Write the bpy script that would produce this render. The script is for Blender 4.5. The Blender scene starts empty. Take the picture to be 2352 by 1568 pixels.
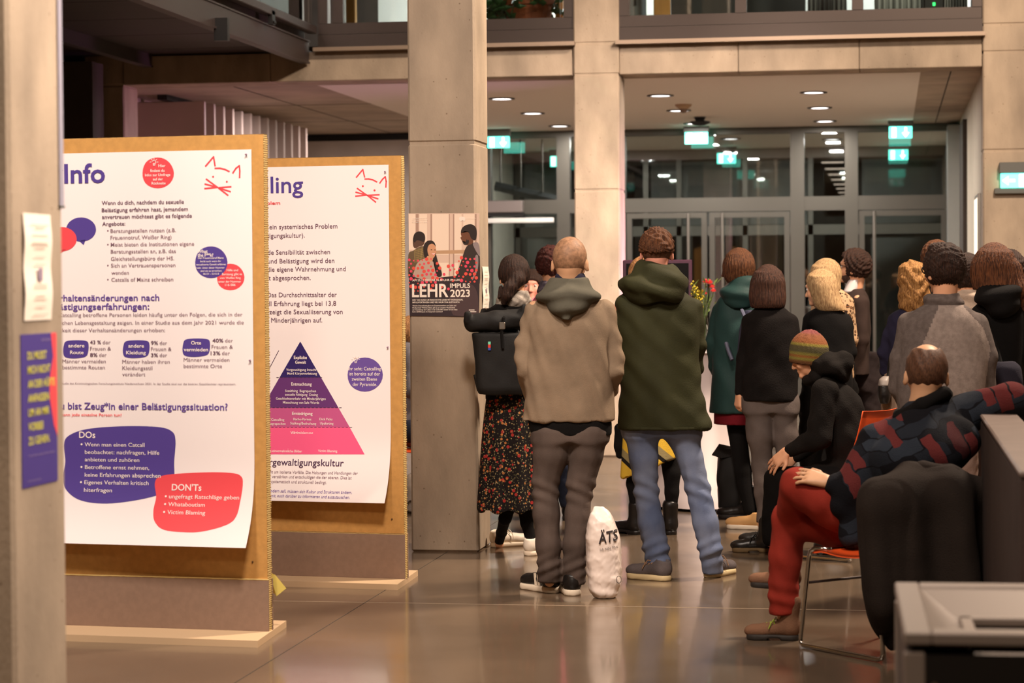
import bpy, bmesh, math, random
import numpy as np
from mathutils import Vector, Matrix

# ------------------------------------------------------------------ camera, world, light, exposure
F_PX, W_PX, H_PX, EYE = 5270.0, 2352, 1568, 1.57
YAW, PITCH, ROLL = math.atan(864 / F_PX), math.atan(134 / F_PX), 0.007
SC = bpy.context.scene
COL = SC.collection
SC.view_settings.view_transform = 'Standard'
SC.view_settings.look = 'None'
SC.view_settings.gamma = 1.0
SC.view_settings.use_curve_mapping = False
SC.view_settings.exposure = 0.0
_fw = np.array([-math.sin(YAW) * math.cos(PITCH), math.cos(YAW) * math.cos(PITCH), -math.sin(PITCH)])
_r0 = np.array([math.cos(YAW), math.sin(YAW), 0.0])
_u0 = np.cross(_r0, _fw)
_rt = math.cos(ROLL) * _r0 - math.sin(ROLL) * _u0
_up = np.cross(_rt, _fw)
cam_d = bpy.data.cameras.new('camera')
cam_d.sensor_width = 36.0
cam_d.lens = F_PX / W_PX * 36.0
cam_d.clip_end = 300
cam_d.dof.use_dof = True
cam_d.dof.focus_distance = 12.4
cam_d.dof.aperture_fstop = 3.6
cam = bpy.data.objects.new('camera', cam_d)
COL.objects.link(cam)
cam.matrix_world = Matrix(((_rt[0], _up[0], -_fw[0], 0), (_rt[1], _up[1], -_fw[1], 0), (_rt[2], _up[2], -_fw[2], EYE), (0, 0, 0, 1)))
SC.camera = cam
SC.cycles.use_denoising = True
SC.cycles.max_bounces = 8
SC.cycles.diffuse_bounces = 4
SC.cycles.glossy_bounces = 4
SC.cycles.transparent_max_bounces = 12
SC.cycles.sample_clamp_indirect = 4.0
SC.cycles.caustics_reflective = False
SC.cycles.caustics_refractive = False
wd = bpy.data.worlds.new('night')
SC.world = wd
wd.use_nodes = True
wd.node_tree.nodes['Background'].inputs[0].default_value = (0.010, 0.012, 0.018, 1)
wd.node_tree.nodes['Background'].inputs[1].default_value = 1.0


def s2l(c):
    return tuple(((v / 255) / 12.92 if v / 255 <= 0.04045 else ((v / 255 + 0.055) / 1.055) ** 2.4) for v in c)


def area(name, loc, target, size, power, col, spread=180, sizey=None):
    d = bpy.data.lights.new(name, 'AREA')
    d.energy = power
    d.color = col
    d.size = size
    if sizey:
        d.shape = 'RECTANGLE'
        d.size_y = sizey
    d.spread = math.radians(spread)
    o = bpy.data.objects.new(name, d)
    COL.objects.link(o)
    o.location = loc
    o.rotation_euler = (Vector(target) - Vector(loc)).to_track_quat('-Z', 'Y').to_euler()
    return o


WARM = (1.0, 0.80, 0.62)
WARM2 = (1.0, 0.84, 0.72)
# hall floodlights hung high on the right side, and over the exhibition boards
area('hall_lamp', (2.2, 13.8, 7.2), (-2.0, 15.5, 0.8), 0.9, 1150, WARM)
area('hall_lamp', (-0.9, 5.6, 7.2), (-3.0, 11.0, 1.2), 0.9, 225, WARM2, spread=120)
area('hall_lamp', (-3.6, 5.0, 7.2), (-3.0, 11.0, 1.2), 0.9, 180, WARM2, spread=120)
area('hall_lamp', (-1.0, -2.0, 7.6), (-1.0, 8.0, 1.0), 1.2, 330, WARM)
area('fill_spot', (1.4, 12.4, 5.6), (-2.4, 20.5, 1.55), 0.5, 68, (1.0, 0.82, 0.72), spread=34)  # added spot without a known fitting, brightens second pillar and right wall
area('fill_spot', (2.6, 6.3, 6.4), (-2.37, 6.2, 2.9), 0.5, 62, (1.0, 0.82, 0.68), spread=45)  # added spot, brightens the right face of the front left pillar
area('stage_light', (0.45, 21.6, 1.5), (-4.0, 20.95, 1.55), 0.2, 26, (1.0, 0.45, 0.85), spread=60)


def proj(p):
    d = np.array(p, float) - np.array([0, 0, EYE])
    z = d @ _fw
    return W_PX / 2 + F_PX * (d @ _rt) / z, H_PX / 2 - F_PX * (d @ _up) / z, z


def ray(x, y):
    return _fw + _rt * (x - W_PX / 2) / F_PX - _up * (y - H_PX / 2) / F_PX


def gnd(x, y, z=0.0):
    d = ray(x, y)
    return np.array([0, 0, EYE]) + d * ((z - EYE) / d[2])


def atY(x, y, Y):
    d = ray(x, y)
    return np.array([0, 0, EYE]) + d * (Y / d[1])


def atX(x, y, X):
    d = ray(x, y)
    return np.array([0, 0, EYE]) + d * (X / d[0])


# ------------------------------------------------------------------ materials
MATS = {}


def mat(name, col, rough=0.7, var=0.0, scale=8.0, bump=0.0, bscale=None, metal=0.0, stretch=(1, 1, 1), emit=None, estr=0.0,
        spec=0.4, col2=None, detail=4.0, sheen=0.0, coat=0.0, lo=0.35, hi=0.65):
    if name in MATS:
        return MATS[name]
    m = bpy.data.materials.new(name)
    m.use_nodes = True
    nt = m.node_tree
    b = nt.nodes['Principled BSDF']
    c = s2l(col)
    b.inputs['Base Color'].default_value = (*c, 1)
    b.inputs['Roughness'].default_value = rough
    b.inputs['Metallic'].default_value = metal
    b.inputs['Specular IOR Level'].default_value = spec
    if sheen:
        b.inputs['Sheen Weight'].default_value = sheen
        b.inputs['Sheen Roughness'].default_value = 0.5
    if coat:
        b.inputs['Coat Weight'].default_value = coat
    if emit:
        b.inputs['Emission Color'].default_value = (*s2l(emit), 1)
        b.inputs['Emission Strength'].default_value = estr
    if var or bump or col2:
        tc = nt.nodes.new('ShaderNodeTexCoord')
        mp = nt.nodes.new('ShaderNodeMapping')
        mp.inputs['Scale'].default_value = stretch
        nt.links.new(tc.outputs['Object'], mp.inputs[0])
    if var or col2:
        n = nt.nodes.new('ShaderNodeTexNoise')
        n.inputs['Scale'].default_value = scale
        n.inputs['Detail'].default_value = detail
        nt.links.new(mp.outputs[0], n.inputs['Vector'])
        r = nt.nodes.new('ShaderNodeValToRGB')
        r.color_ramp.elements[0].position = lo
        r.color_ramp.elements[1].position = hi
        a = c if col2 else tuple(max(0, v * (1 - var)) for v in c)
        z = s2l(col2) if col2 else tuple(min(1, v * (1 + var)) for v in c)
        r.color_ramp.elements[0].color = (*a, 1)
        r.color_ramp.elements[1].color = (*z, 1)
        nt.links.new(n.outputs[0], r.inputs[0])
        nt.links.new(r.outputs[0], b.inputs['Base Color'])
    if bump:
        n2 = nt.nodes.new('ShaderNodeTexNoise')
        n2.inputs['Scale'].default_value = bscale or scale * 3
        n2.inputs['Detail'].default_value = 3
        nt.links.new(mp.outputs[0], n2.inputs['Vector'])
        bp = nt.nodes.new('ShaderNodeBump')
        bp.inputs['Strength'].default_value = bump
        bp.inputs['Distance'].default_value = 0.01
        nt.links.new(n2.outputs[0], bp.inputs['Height'])
        nt.links.new(bp.outputs[0], b.inputs['Normal'])
    MATS[name] = m
    return m


def N(m, t):
    return m.node_tree.nodes.new('ShaderNode' + t)


def glass_mat(name, tint=(0.8, 0.85, 0.85), refl=0.12, dark=0.0):
    if name in MATS:
        return MATS[name]
    m = bpy.data.materials.new(name)
    m.use_nodes = True
    nt = m.node_tree
    nt.nodes.clear()
    out = nt.nodes.new('ShaderNodeOutputMaterial')
    tr = nt.nodes.new('ShaderNodeBsdfTransparent')
    tr.inputs[0].default_value = (*tint, 1)
    gl = nt.nodes.new('ShaderNodeBsdfGlossy')
    gl.inputs['Roughness'].default_value = 0.02
    mx = nt.nodes.new('ShaderNodeMixShader')
    fr = nt.nodes.new('ShaderNodeFresnel')
    fr.inputs[0].default_value = 1.5
    ma = nt.nodes.new('ShaderNodeMath')
    ma.operation = 'MULTIPLY_ADD'
    ma.inputs[1].default_value = 1.0
    ma.inputs[2].default_value = refl - 0.04
    nt.links.new(fr.outputs[0], ma.inputs[0])
    nt.links.new(ma.outputs[0], mx.inputs[0])
    nt.links.new(tr.outputs[0], mx.inputs[1])
    nt.links.new(gl.outputs[0], mx.inputs[2])
    nt.links.new(mx.outputs[0], out.inputs[0])
    MATS[name] = m
    return m


# ------------------------------------------------------------------ object helpers
def mesh_obj(name, verts, faces, material=None, parent=None, smooth=False, mats=None, mi=None):
    me = bpy.data.meshes.new(name)
    me.from_pydata([tuple(map(float, v)) for v in verts], [], [tuple(map(int, f)) for f in faces])
    me.update()
    if smooth:
        me.polygons.foreach_set('use_smooth', [True] * len(me.polygons))
    if mats:
        for mm in mats:
            me.materials.append(mm)
        if mi:
            me.polygons.foreach_set('material_index', mi)
    elif material:
        me.materials.append(material)
    o = bpy.data.objects.new(name, me)
    COL.objects.link(o)
    if parent:
        o.parent = parent
    return o


def tag(o, label=None, cat=None, group=None, kind=None):
    if label:
        o['label'] = label
    if cat:
        o['category'] = cat
    if group:
        o['group'] = group
    if kind:
        o['kind'] = kind
    return o


def empty(name, loc=(0, 0, 0), rz=0.0, label=None, cat=None, group=None):
    o = bpy.data.objects.new(name, None)
    COL.objects.link(o)
    o.location = loc
    o.rotation_euler = (0, 0, rz)
    o.empty_display_size = 0.1
    return tag(o, label, cat, group)


class MB:
    """collects boxes, tubes, prisms into one mesh"""

    def __init__(self):
        self.v, self.f = [], []

    def add(self, v, f):
        o = len(self.v)
        self.v += [tuple(map(float, p)) for p in v]
        self.f += [tuple(i + o for i in q) for q in f]
        return self

    def box(self, x0, x1, y0, y1, z0, z1, b=0.0):
        if b <= 0:
            v = [(x, y, z) for z in (z0, z1) for y in (y0, y1) for x in (x0, x1)]
            return self.add(v, [(0, 2, 3, 1), (4, 5, 7, 6), (0, 1, 5, 4), (2, 6, 7, 3), (0, 4, 6, 2), (1, 3, 7, 5)])
        bm = bmesh.new()
        bmesh.ops.create_cube(bm, size=1.0)
        for q in bm.verts:
            q.co = (x0 + (q.co.x + .5) * (x1 - x0), y0 + (q.co.y + .5) * (y1 - y0), z0 + (q.co.z + .5) * (z1 - z0))
        bmesh.ops.bevel(bm, geom=list(bm.edges), offset=b, segments=1, affect='EDGES')
        bm.verts.index_update()
        v, f = [tuple(q.co) for q in bm.verts], [tuple(w.index for w in q.verts) for q in bm.faces]
        bm.free()
        return self.add(v, f)

    def tube(self, pts, r, n=8, caps=True, closed=False):
        pts = [np.array(p, float) for p in pts]
        rs = r if isinstance(r, (list, tuple)) else [r] * len(pts)
        rings = []
        m = len(pts)
        up = None
        for i, p in enumerate(pts):
            if closed:
                t = pts[(i + 1) % m] - pts[i - 1]
            else:
                t = pts[min(i + 1, m - 1)] - pts[max(i - 1, 0)]
            t = t / (np.linalg.norm(t) + 1e-9)
            if up is None:
                a = np.array([0, 0, 1.0]) if abs(t[2]) < 0.9 else np.array([1.0, 0, 0])
                up = np.cross(np.cross(t, a), t)
            up = up - t * (up @ t)
            up /= np.linalg.norm(up) + 1e-9
            s = np.cross(t, up)
            rings.append([p + rs[i] * (math.cos(2 * math.pi * k / n) * up + math.sin(2 * math.pi * k / n) * s) for k in range(n)])
        v = [q for rg in rings for q in rg]
        f = []
        for i in range(m if closed else m - 1):
            j = (i + 1) % m
            for k in range(n):
                f.append((i * n + k, i * n + (k + 1) % n, j * n + (k + 1) % n, j * n + k))
        if caps and not closed:
            f.append(tuple(range(n))[::-1])
            f.append(tuple((m - 1) * n + k for k in range(n)))
        return self.add(v, f)

    def lathe(self, prof, c=(0, 0), n=20):
        """prof = [(r, z)...] about a vertical axis"""
        v, f = [], []
        for r, z in prof:
            v += [(c[0] + r * math.cos(2 * math.pi * k / n), c[1] + r * math.sin(2 * math.pi * k / n), z) for k in range(n)]
        for i in range(len(prof) - 1):
            for k in range(n):
                f.append((i * n + k, i * n + (k + 1) % n, (i + 1) * n + (k + 1) % n, (i + 1) * n + k))
        f.append(tuple(range(n))[::-1])
        f.append(tuple((len(prof) - 1) * n + k for k in range(n)))
        return self.add(v, f)

    def prism(self, poly, fn, d0, d1):
        """poly = 2D outline; fn(u, v, d) -> point; extruded from d0 to d1"""
        n = len(poly)
        v = [fn(u, w, d0) for u, w in poly] + [fn(u, w, d1) for u, w in poly]
        f = [tuple(range(n)), tuple(range(n, 2 * n))[::-1]] + [(i, i + n, (i + 1) % n + n, (i + 1) % n) for i in range(n)]
        return self.add(v, f)

    def build(self, name, material, parent=None, smooth=False):
        return mesh_obj(name, self.v, self.f, material, parent, smooth)


def box(name, x0, x1, y0, y1, z0, z1, material, parent=None, b=0.0):
    return MB().box(x0, x1, y0, y1, z0, z1, b).build(name, material, parent)


def struct(o, label=None):
    o['kind'] = 'structure'
    if label:
        o['label'] = label
    return o


def copy_tree(o, parent=None):
    c = o.copy()
    COL.objects.link(c)
    if parent:
        c.parent = parent
    for ch in list(o.children):
        copy_tree(ch, c)
    return c


# ------------------------------------------------------------------ signed-distance modelling (figures, clothes, soft things)
def rotm(rx=0, ry=0, rz=0):
    cx, sx, cy, sy, cz, sz = math.cos(rx), math.sin(rx), math.cos(ry), math.sin(ry), math.cos(rz), math.sin(rz)
    return np.array([[cz, -sz, 0], [sz, cz, 0], [0, 0, 1]]) @ np.array([[cy, 0, sy], [0, 1, 0], [-sy, 0, cy]]) @ np.array([[1, 0, 0], [0, cx, -sx], [0, sx, cx]])


class SDF:
    def __init__(self, h=0.012, fine=()):
        self.h, self.fine, self.ops = h, fine, []
        self.lo, self.hi = np.full(3, 1e9), np.full(3, -1e9)

    def _op(self, lo, hi, fn, k, mode):
        lo, hi = np.array(lo, float), np.array(hi, float)
        if mode == 'add':
            self.lo, self.hi = np.minimum(self.lo, lo), np.maximum(self.hi, hi)
        self.ops.append((lo - k - 0.03, hi + k + 0.03, fn, k, mode))
        return self

    def C(self, a, b, ra, rb=None, k=0.02, mode='add', sq=None):
        """tapered capsule; sq squashes depth (y)"""
        a, b = np.array(a, float), np.array(b, float)
        rb = ra if rb is None else rb
        ab = b - a
        L2 = ab @ ab + 1e-12
        m = max(ra, rb)

        def fn(X, Y, Z):
            t = np.clip(((X - a[0]) * ab[0] + (Y - a[1]) * ab[1] + (Z - a[2]) * ab[2]) / L2, 0, 1)
            dy = (Y - a[1] - t * ab[1])
            if sq:
                dy = dy / sq
            return np.sqrt((X - a[0] - t * ab[0]) ** 2 + dy ** 2 + (Z - a[2] - t * ab[2]) ** 2) - (ra + (rb - ra) * t)
        ms = m * max(1.0, sq or 1.0)
        return self._op(np.minimum(a, b) - ms, np.maximum(a, b) + ms, fn, k, mode)

    def chain(self, pts, rs, k=0.02, mode='add', sq=None):
        for i in range(len(pts) - 1):
            self.C(pts[i], pts[i + 1], rs[i], rs[i + 1], k, mode, sq)
        return self

    def E(self, c, r, R=None, k=0.02, mode='add'):
        c, r = np.array(c, float), np.array(r, float)
        R = np.eye(3) if R is None else R
        Rt = R.T

        def fn(X, Y, Z):
            x, y, z = X - c[0], Y - c[1], Z - c[2]
            p = (Rt[0, 0] * x + Rt[0, 1] * y + Rt[0, 2] * z) / r[0]
            q = (Rt[1, 0] * x + Rt[1, 1] * y + Rt[1, 2] * z) / r[1]
            s = (Rt[2, 0] * x + Rt[2, 1] * y + Rt[2, 2] * z) / r[2]
            k0 = np.sqrt(p * p + q * q + s * s) + 1e-9
            k1 = np.sqrt((p / r[0]) ** 2 + (q / r[1]) ** 2 + (s / r[2]) ** 2) + 1e-9
            return k0 * (k0 - 1) / k1
        e = np.abs(R) @ r
        return self._op(c - e, c + e, fn, k, mode)

    def B(self, c, hs, rad=0.01, R=None, k=0.01, mode='add'):
        c, hs = np.array(c, float), np.array(hs, float)
        R = np.eye(3) if R is None else R
        Rt = R.T

        def fn(X, Y, Z):
            x, y, z = X - c[0], Y - c[1], Z - c[2]
            q = [np.abs(Rt[i, 0] * x + Rt[i, 1] * y + Rt[i, 2] * z) - (hs[i] - rad) for i in range(3)]
            out = np.sqrt(sum(np.maximum(a, 0) ** 2 for a in q))
            return out + np.minimum(np.maximum(np.maximum(q[0], q[1]), q[2]), 0) - rad
        e = np.abs(R) @ hs
        return self._op(c - e, c + e, fn, k, mode)

    def L(self, rows, k=0.02, mode='add', n=2.4):
        """vertical loft; rows = (z, xl, xr, half depth, y centre) from any order"""
        rows = sorted(rows, key=lambda r: r[0])
        A = np.array([[r[0], (r[1] + r[2]) / 2, (r[2] - r[1]) / 2, r[3], r[4] if len(r) > 4 else 0.0] for r in rows])
        z = A[:, 0]
        zz = np.linspace(z[0], z[-1], max(20, int((z[-1] - z[0]) / 0.01)))
        # smooth cubic through the rows (monotone slopes)
        cols = []
        for j in range(1, 5):
            y = A[:, j]
            if len(z) > 2:
                dl = np.diff(y) / np.diff(z)
                m = np.zeros(len(z))
                m[1:-1] = np.where(dl[:-1] * dl[1:] > 0, 2 * dl[:-1] * dl[1:] / (dl[:-1] + dl[1:] + 1e-12), 0)
                m[0], m[-1] = dl[0], dl[-1]
                i = np.clip(np.searchsorted(z, zz) - 1, 0, len(z) - 2)
                hh = z[i + 1] - z[i]
                t = (zz - z[i]) / hh
                cols.append((2 * t**3 - 3 * t**2 + 1) * y[i] + (t**3 - 2 * t**2 + t) * hh * m[i] + (-2 * t**3 + 3 * t**2) * y[i + 1] + (t**3 - t**2) * hh * m[i + 1])
            else:
                cols.append(np.interp(zz, z, y))
        cx, a, b, cy = cols

        def fn(X, Y, Z):
            zc = np.clip(Z, z[0], z[-1])
            X0, A0 = np.interp(zc, zz, cx), np.interp(zc, zz, a)
            B0, Y0 = np.interp(zc, zz, b), np.interp(zc, zz, cy)
            q = (np.abs((X - X0) / A0) ** n + np.abs((Y - Y0) / B0) ** n) ** (1 / n)
            d = (q - 1) * np.minimum(A0, B0)
            dz = np.maximum(z[0] - Z, Z - z[-1])
            return np.where(dz > 0, np.sqrt(np.maximum(d, 0) ** 2 + dz ** 2), np.maximum(d, dz))
        lo = (float(np.min(cx - a)), float(np.min(cy - b)), z[0])
        hi = (float(np.max(cx + a)), float(np.max(cy + b)), z[-1])
        return self._op(lo, hi, fn, k, mode)

    def half(self, p, nrm, k=0.01):
        """removes everything on the side nrm points to"""
        p, nrm = np.array(p, float), np.array(nrm, float)
        nrm = nrm / np.linalg.norm(nrm)
        fn = lambda X, Y, Z: (p[0] - X) * nrm[0] + (p[1] - Y) * nrm[1] + (p[2] - Z) * nrm[2]
        self.ops.append((np.full(3, -1e9), np.full(3, 1e9), fn, k, 'sub'))
        return self

    def noise(self, fn):
        self.ops.append((None, None, fn, 0, 'noise'))
        return self

    def mesh(self, disp=None):
        pad = self.h * 2.5 + 0.012
        lo, hi = self.lo - pad, self.hi + pad
        ax = [np.arange(lo[i], hi[i] + self.h, self.h) for i in range(2)]
        zs, z = [], lo[2]
        while z < hi[2]:
            zs.append(z)
            st = self.h
            for f0, f1, fh in self.fine:
                if f0 <= z <= f1:
                    st = min(st, fh)
            z += st
        zs.append(z)
        ax.append(np.array(zs))
        V = np.full([len(a) for a in ax], 0.5, np.float32)
        for lo_, hi_, fn, k, mode in self.ops:
            if lo_ is None:
                V += fn(ax[0][:, None, None], ax[1][None, :, None], ax[2][None, None, :]).astype(np.float32)
                continue
            sl = []
            for i in range(3):
                i0, i1 = np.searchsorted(ax[i], lo_[i]), np.searchsorted(ax[i], hi_[i])
                sl.append(slice(max(0, i0), max(i1, i0)))
            if any(s.stop <= s.start for s in sl):
                continue
            X, Y, Z = ax[0][sl[0]][:, None, None], ax[1][sl[1]][None, :, None], ax[2][sl[2]][None, None, :]
            d = np.broadcast_to(fn(X, Y, Z), [s.stop - s.start for s in sl]).astype(np.float32)
            v = V[tuple(sl)]
            if mode == 'add':
                h = np.clip(0.5 + 0.5 * (v - d) / max(k, 1e-5), 0, 1)
                V[tuple(sl)] = v * (1 - h) + d * h - k * h * (1 - h)
            else:
                d = -d
                h = np.clip(0.5 - 0.5 * (v - d) / max(k, 1e-5), 0, 1)
                V[tuple(sl)] = v * (1 - h) + d * h + k * h * (1 - h)
        S = V < 0
        n = S[:-1, :-1, :-1].astype(np.int8)
        cnt = np.zeros(n.shape, np.int8)
        offs = [(a, b, c) for a in (0, 1) for b in (0, 1) for c in (0, 1)]
        for a, b, c in offs:
            cnt += S[a:a + n.shape[0], b:b + n.shape[1], c:c + n.shape[2]]
        mk = (cnt > 0) & (cnt < 8)
        I, J, K = np.nonzero(mk)
        idx = np.full(n.shape, -1, np.int64)
        idx[mk] = np.arange(len(I))
        cv = [V[I + a, J + b, K + c] for a, b, c in offs]
        pos = np.zeros((len(I), 3))
        num = np.zeros(len(I))
        for p in range(8):
            for q in range(p + 1, 8):
                dd = [offs[q][i] - offs[p][i] for i in range(3)]
                if sum(map(abs, dd)) != 1:
                    continue
                cr = (cv[p] < 0) != (cv[q] < 0)
                t = np.where(cr, cv[p] / np.where(cr, cv[p] - cv[q], 1), 0)
                for i in range(3):
                    pos[:, i] += np.where(cr, offs[p][i] + t * dd[i], 0)
                num += cr
        pos /= num[:, None]
        P = np.empty_like(pos)
        for i, II in enumerate((I, J, K)):
            P[:, i] = ax[i][II] + pos[:, i] * (ax[i][np.minimum(II + 1, len(ax[i]) - 1)] - ax[i][II])
        quads = []
        for axis in range(3):
            A = np.moveaxis(S, axis, 0)
            e = A[:-1] != A[1:]
            e = e[:, 1:-1, 1:-1]
            i, j, k2 = np.nonzero(e)
            sgn = A[i, j + 1, k2 + 1]
            Q = np.moveaxis(idx, axis, 0)
            q = np.stack([Q[i, j, k2], Q[i, j + 1, k2], Q[i, j + 1, k2 + 1], Q[i, j, k2 + 1]], 1)
            if axis == 1:
                sgn = ~sgn
            q[~sgn] = q[~sgn][:, ::-1]
            quads.append(q)
        quads = np.concatenate(quads)
        if disp is not None:
            a, b, c, d = (P[quads[:, i]] for i in range(4))
            fnm = np.cross(c - a, d - b)
            nn = np.zeros_like(P)
            for i in range(4):
                for j in range(3):
                    nn[:, j] += np.bincount(quads[:, i], fnm[:, j], len(P))
            nn /= np.linalg.norm(nn, axis=1)[:, None] + 1e-12
            P = P + nn * disp(P[:, 0], P[:, 1], P[:, 2])[:, None]
        return P, quads

    def build(self, name, material, parent=None, disp=None, mats=None, region=None):
        P, q = self.mesh(disp)
        me = bpy.data.meshes.new(name)
        me.vertices.add(len(P))
        me.vertices.foreach_set('co', P.astype(np.float32).ravel())
        me.loops.add(q.size)
        me.loops.foreach_set('vertex_index', q.astype(np.int32).ravel())
        me.polygons.add(len(q))
        me.polygons.foreach_set('loop_start', np.arange(0, q.size, 4, dtype=np.int32))
        me.polygons.foreach_set('use_smooth', np.ones(len(q), bool))
        for mm in (mats or [material]):
            me.materials.append(mm)
        if region is not None:
            c = P[q].mean(1)
            me.polygons.foreach_set('material_index', region(c[:, 0], c[:, 1], c[:, 2]).astype(np.int32))
        me.update(calc_edges=True)
        o = bpy.data.objects.new(name, me)
        COL.objects.link(o)
        if parent:
            o.parent = parent
        return o


def folds(amp, fx, fy, fz, seed=0, warp=0.5):
    rs = np.random.RandomState(seed)
    ws = [(rs.uniform(0.6, 1.4, 3) * rs.choice([-1, 1], 3), rs.uniform(0, 6.28)) for _ in range(5)]

    def fn(x, y, z):
        s = 0
        for i, (w, p) in enumerate(ws):
            q = 1 + 0.45 * i
            s = s + np.sin(fx * w[0] * x * q + fy * w[1] * y * q + fz * w[2] * z * q + p + warp * np.sin(9 * z + 7 * x + i)) / q ** 0.7
        return amp * s / 2.2
    return fn
# ------------------------------------------------------------------ the setting
def pores(m):
    """small air holes and darker blotches in the cast surface"""
    nt = m.node_tree
    b = nt.nodes['Principled BSDF']
    src = b.inputs['Base Color'].links[0].from_socket
    tc, vo, lt, mx, n2, r2 = N(m, 'TexCoord'), N(m, 'TexVoronoi'), N(m, 'ValToRGB'), N(m, 'Mix'), N(m, 'TexNoise'), N(m, 'ValToRGB')
    vo.inputs['Scale'].default_value = 16
    n2.inputs['Scale'].default_value = 9; n2.inputs['Detail'].default_value = 10
    nt.links.new(tc.outputs['Object'], vo.inputs['Vector']); nt.links.new(tc.outputs['Object'], n2.inputs['Vector'])
    nt.links.new(vo.outputs['Distance'], lt.inputs[0])
    lt.color_ramp.elements[0].position, lt.color_ramp.elements[1].position = 0.05, 0.09
    lt.color_ramp.elements[0].color, lt.color_ramp.elements[1].color = (0.55, 0.5, 0.45, 1), (1, 1, 1, 1)
    r2.color_ramp.elements[0].position, r2.color_ramp.elements[1].position = 0.3, 0.6
    r2.color_ramp.elements[0].color, r2.color_ramp.elements[1].color = (0.72, 0.71, 0.68, 1), (1.06, 1.05, 1.02, 1)
    m2 = N(m, 'Mix')
    for q in (mx, m2):
        q.data_type = 'RGBA'; q.blend_type = 'MULTIPLY'; q.inputs['Factor'].default_value = 1.0
    nt.links.new(src, mx.inputs[6]); nt.links.new(lt.outputs[0], mx.inputs[7])
    nt.links.new(mx.outputs[2], m2.inputs[6]); nt.links.new(r2.outputs[0], m2.inputs[7])
    nt.links.new(m2.outputs[2], b.inputs['Base Color'])


M_CONC = mat('concrete', (166, 149, 131), 0.75, 0.30, 3.2, 0.2, 70, detail=12, stretch=(1.3, 1.3, 0.55), lo=0.25, hi=0.75)
pores(M_CONC)
M_CONC2 = mat('concrete_dark', (172, 156, 140), 0.8, 0.15, 2.0, 0.1, 50, detail=8)
M_JOINT = mat('joint_dark', (60, 52, 44), 0.9)  # dark colour of the floor and ceiling joints
M_PLASTER = mat('white_plaster', (236, 228, 220), 0.85)
M_GREYW = mat('grey_panel', (176, 164, 156), 0.7, 0.05, 4)
M_DARKW = mat('dark_wall', (58, 48, 42), 0.8, 0.1, 5)
M_BRONZE = mat('bronze_metal', (62, 52, 47), 0.4, metal=0.6, spec=0.5)
M_FRAME = mat('frame_metal', (94, 90, 83), 0.4, metal=0.5)
M_STEELD = mat('dark_steel', (66, 56, 54), 0.5, metal=0.4)
M_BLACK = mat('black_paint', (22, 20, 20), 0.5)
M_GLASS = glass_mat('window_glass', (0.82, 0.86, 0.85), 0.11)
M_CHROME = mat('chrome', (200, 195, 188), 0.12, metal=1.0)
M_SSTEEL = mat('brushed_steel', (170, 165, 158), 0.32, metal=1.0)
M_WHITE = mat('white_wall', (228, 226, 220), 0.8)
M_ORWOOD = mat('orange_wood', (196, 138, 62), 0.5, 0.12, 3, stretch=(6, 6, 0.6))

# polished concrete floor
mf = mat('polished_floor', (104, 88, 72), 0.2, 0.2, 0.9, 0.0, detail=10, spec=0.5)
nt = mf.node_tree
_b = nt.nodes['Principled BSDF']
_n = N(mf, 'TexNoise'); _n.inputs['Scale'].default_value = 3.0; _n.inputs['Detail'].default_value = 8
_mp = [x for x in nt.nodes if x.type == 'MAPPING'][0]
nt.links.new(_mp.outputs[0], _n.inputs['Vector'])
_r = N(mf, 'MapRange'); _r.inputs['To Min'].default_value = 0.13; _r.inputs['To Max'].default_value = 0.30
nt.links.new(_n.outputs[0], _r.inputs['Value'])
nt.links.new(_r.outputs[0], _b.inputs['Roughness'])
_b.inputs['Coat Weight'].default_value = 0.35
_b.inputs['Coat Roughness'].default_value = 0.08
fl = struct(box('floor', -12, 6, -8, 32.5, -0.3, 0.0, mf))
for x0, x1, y0, y1 in [(-2.552, -2.548, -8, 28), (-12, 6, 11.02, 11.03), (-12, 6, 18.5, 18.504), (1.05, 1.054, -8, 28)]:
    box('joint', x0, x1, y0, y1, -0.01, 0.0006, mat('joint_filler', (150, 132, 112), 0.5) if y0 > 10 else M_JOINT, fl)


def pillar(name, x0, x1, y0, y1, ztop, joints, m=M_CONC, b=0.012):
    o = MB()
    z = 0.0
    for j in list(joints) + [ztop]:
        o.box(x0, x1, y0, y1, z, j - 0.004, b)
        if j < ztop:
            o.box(x0 + 0.008, x1 - 0.008, y0 + 0.008, y1 - 0.008, j - 0.02, j + 0.02)
        z = j + 0.004
    return struct(o.build(name, m))


PILLAR_L = pillar('pillar', -2.772, -2.372, 5.99, 6.39, 9.2, [2.55])
PILLAR_C = pillar('pillar', -2.765, -2.365, 13.16, 13.58, 9.2, [2.39, 4.9])
pillar('pillar', -2.79, -2.378, 20.544, 20.98, 9.2, [2.40, 3.44, 3.72])
pillar('pillar', 0.825, 1.9, 20.544, 21.0, 9.2, [2.70, 3.56, 3.80])
pillar('pillar', -7.42, -7.03, 20.60, 21.0, 9.2, [3.44])
for x0, x1 in ((-7.03, -2.79), (-2.378, 0.825)):
    o = MB()
    w = (x1 - x0) / 3
    for k in range(3):
        o.box(x0 + k * w, x0 + (k + 1) * w - 0.004, 20.585, 21.0, 3.44, 3.705, 0.006)
    struct(o.build('beam', M_CONC))
struct(box('wall_upper', -12, 6, 20.7, 21.0, 5.4, 9.2, M_CONC))
struct(box('wall_right_front', 1.9, 6, 20.6, 20.9, 0, 9.2, M_CONC))
struct(box('wall_right', 6, 6.3, -8, 20.9, 0, 9.2, M_CONC2))
struct(box('wall_left', -12.3, -12, -8, 21, 0, 9.2, M_CONC2))
struct(box('wall_rear', -12, 6, -8.3, -8, 0, 9.2, M_CONC2))
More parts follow.
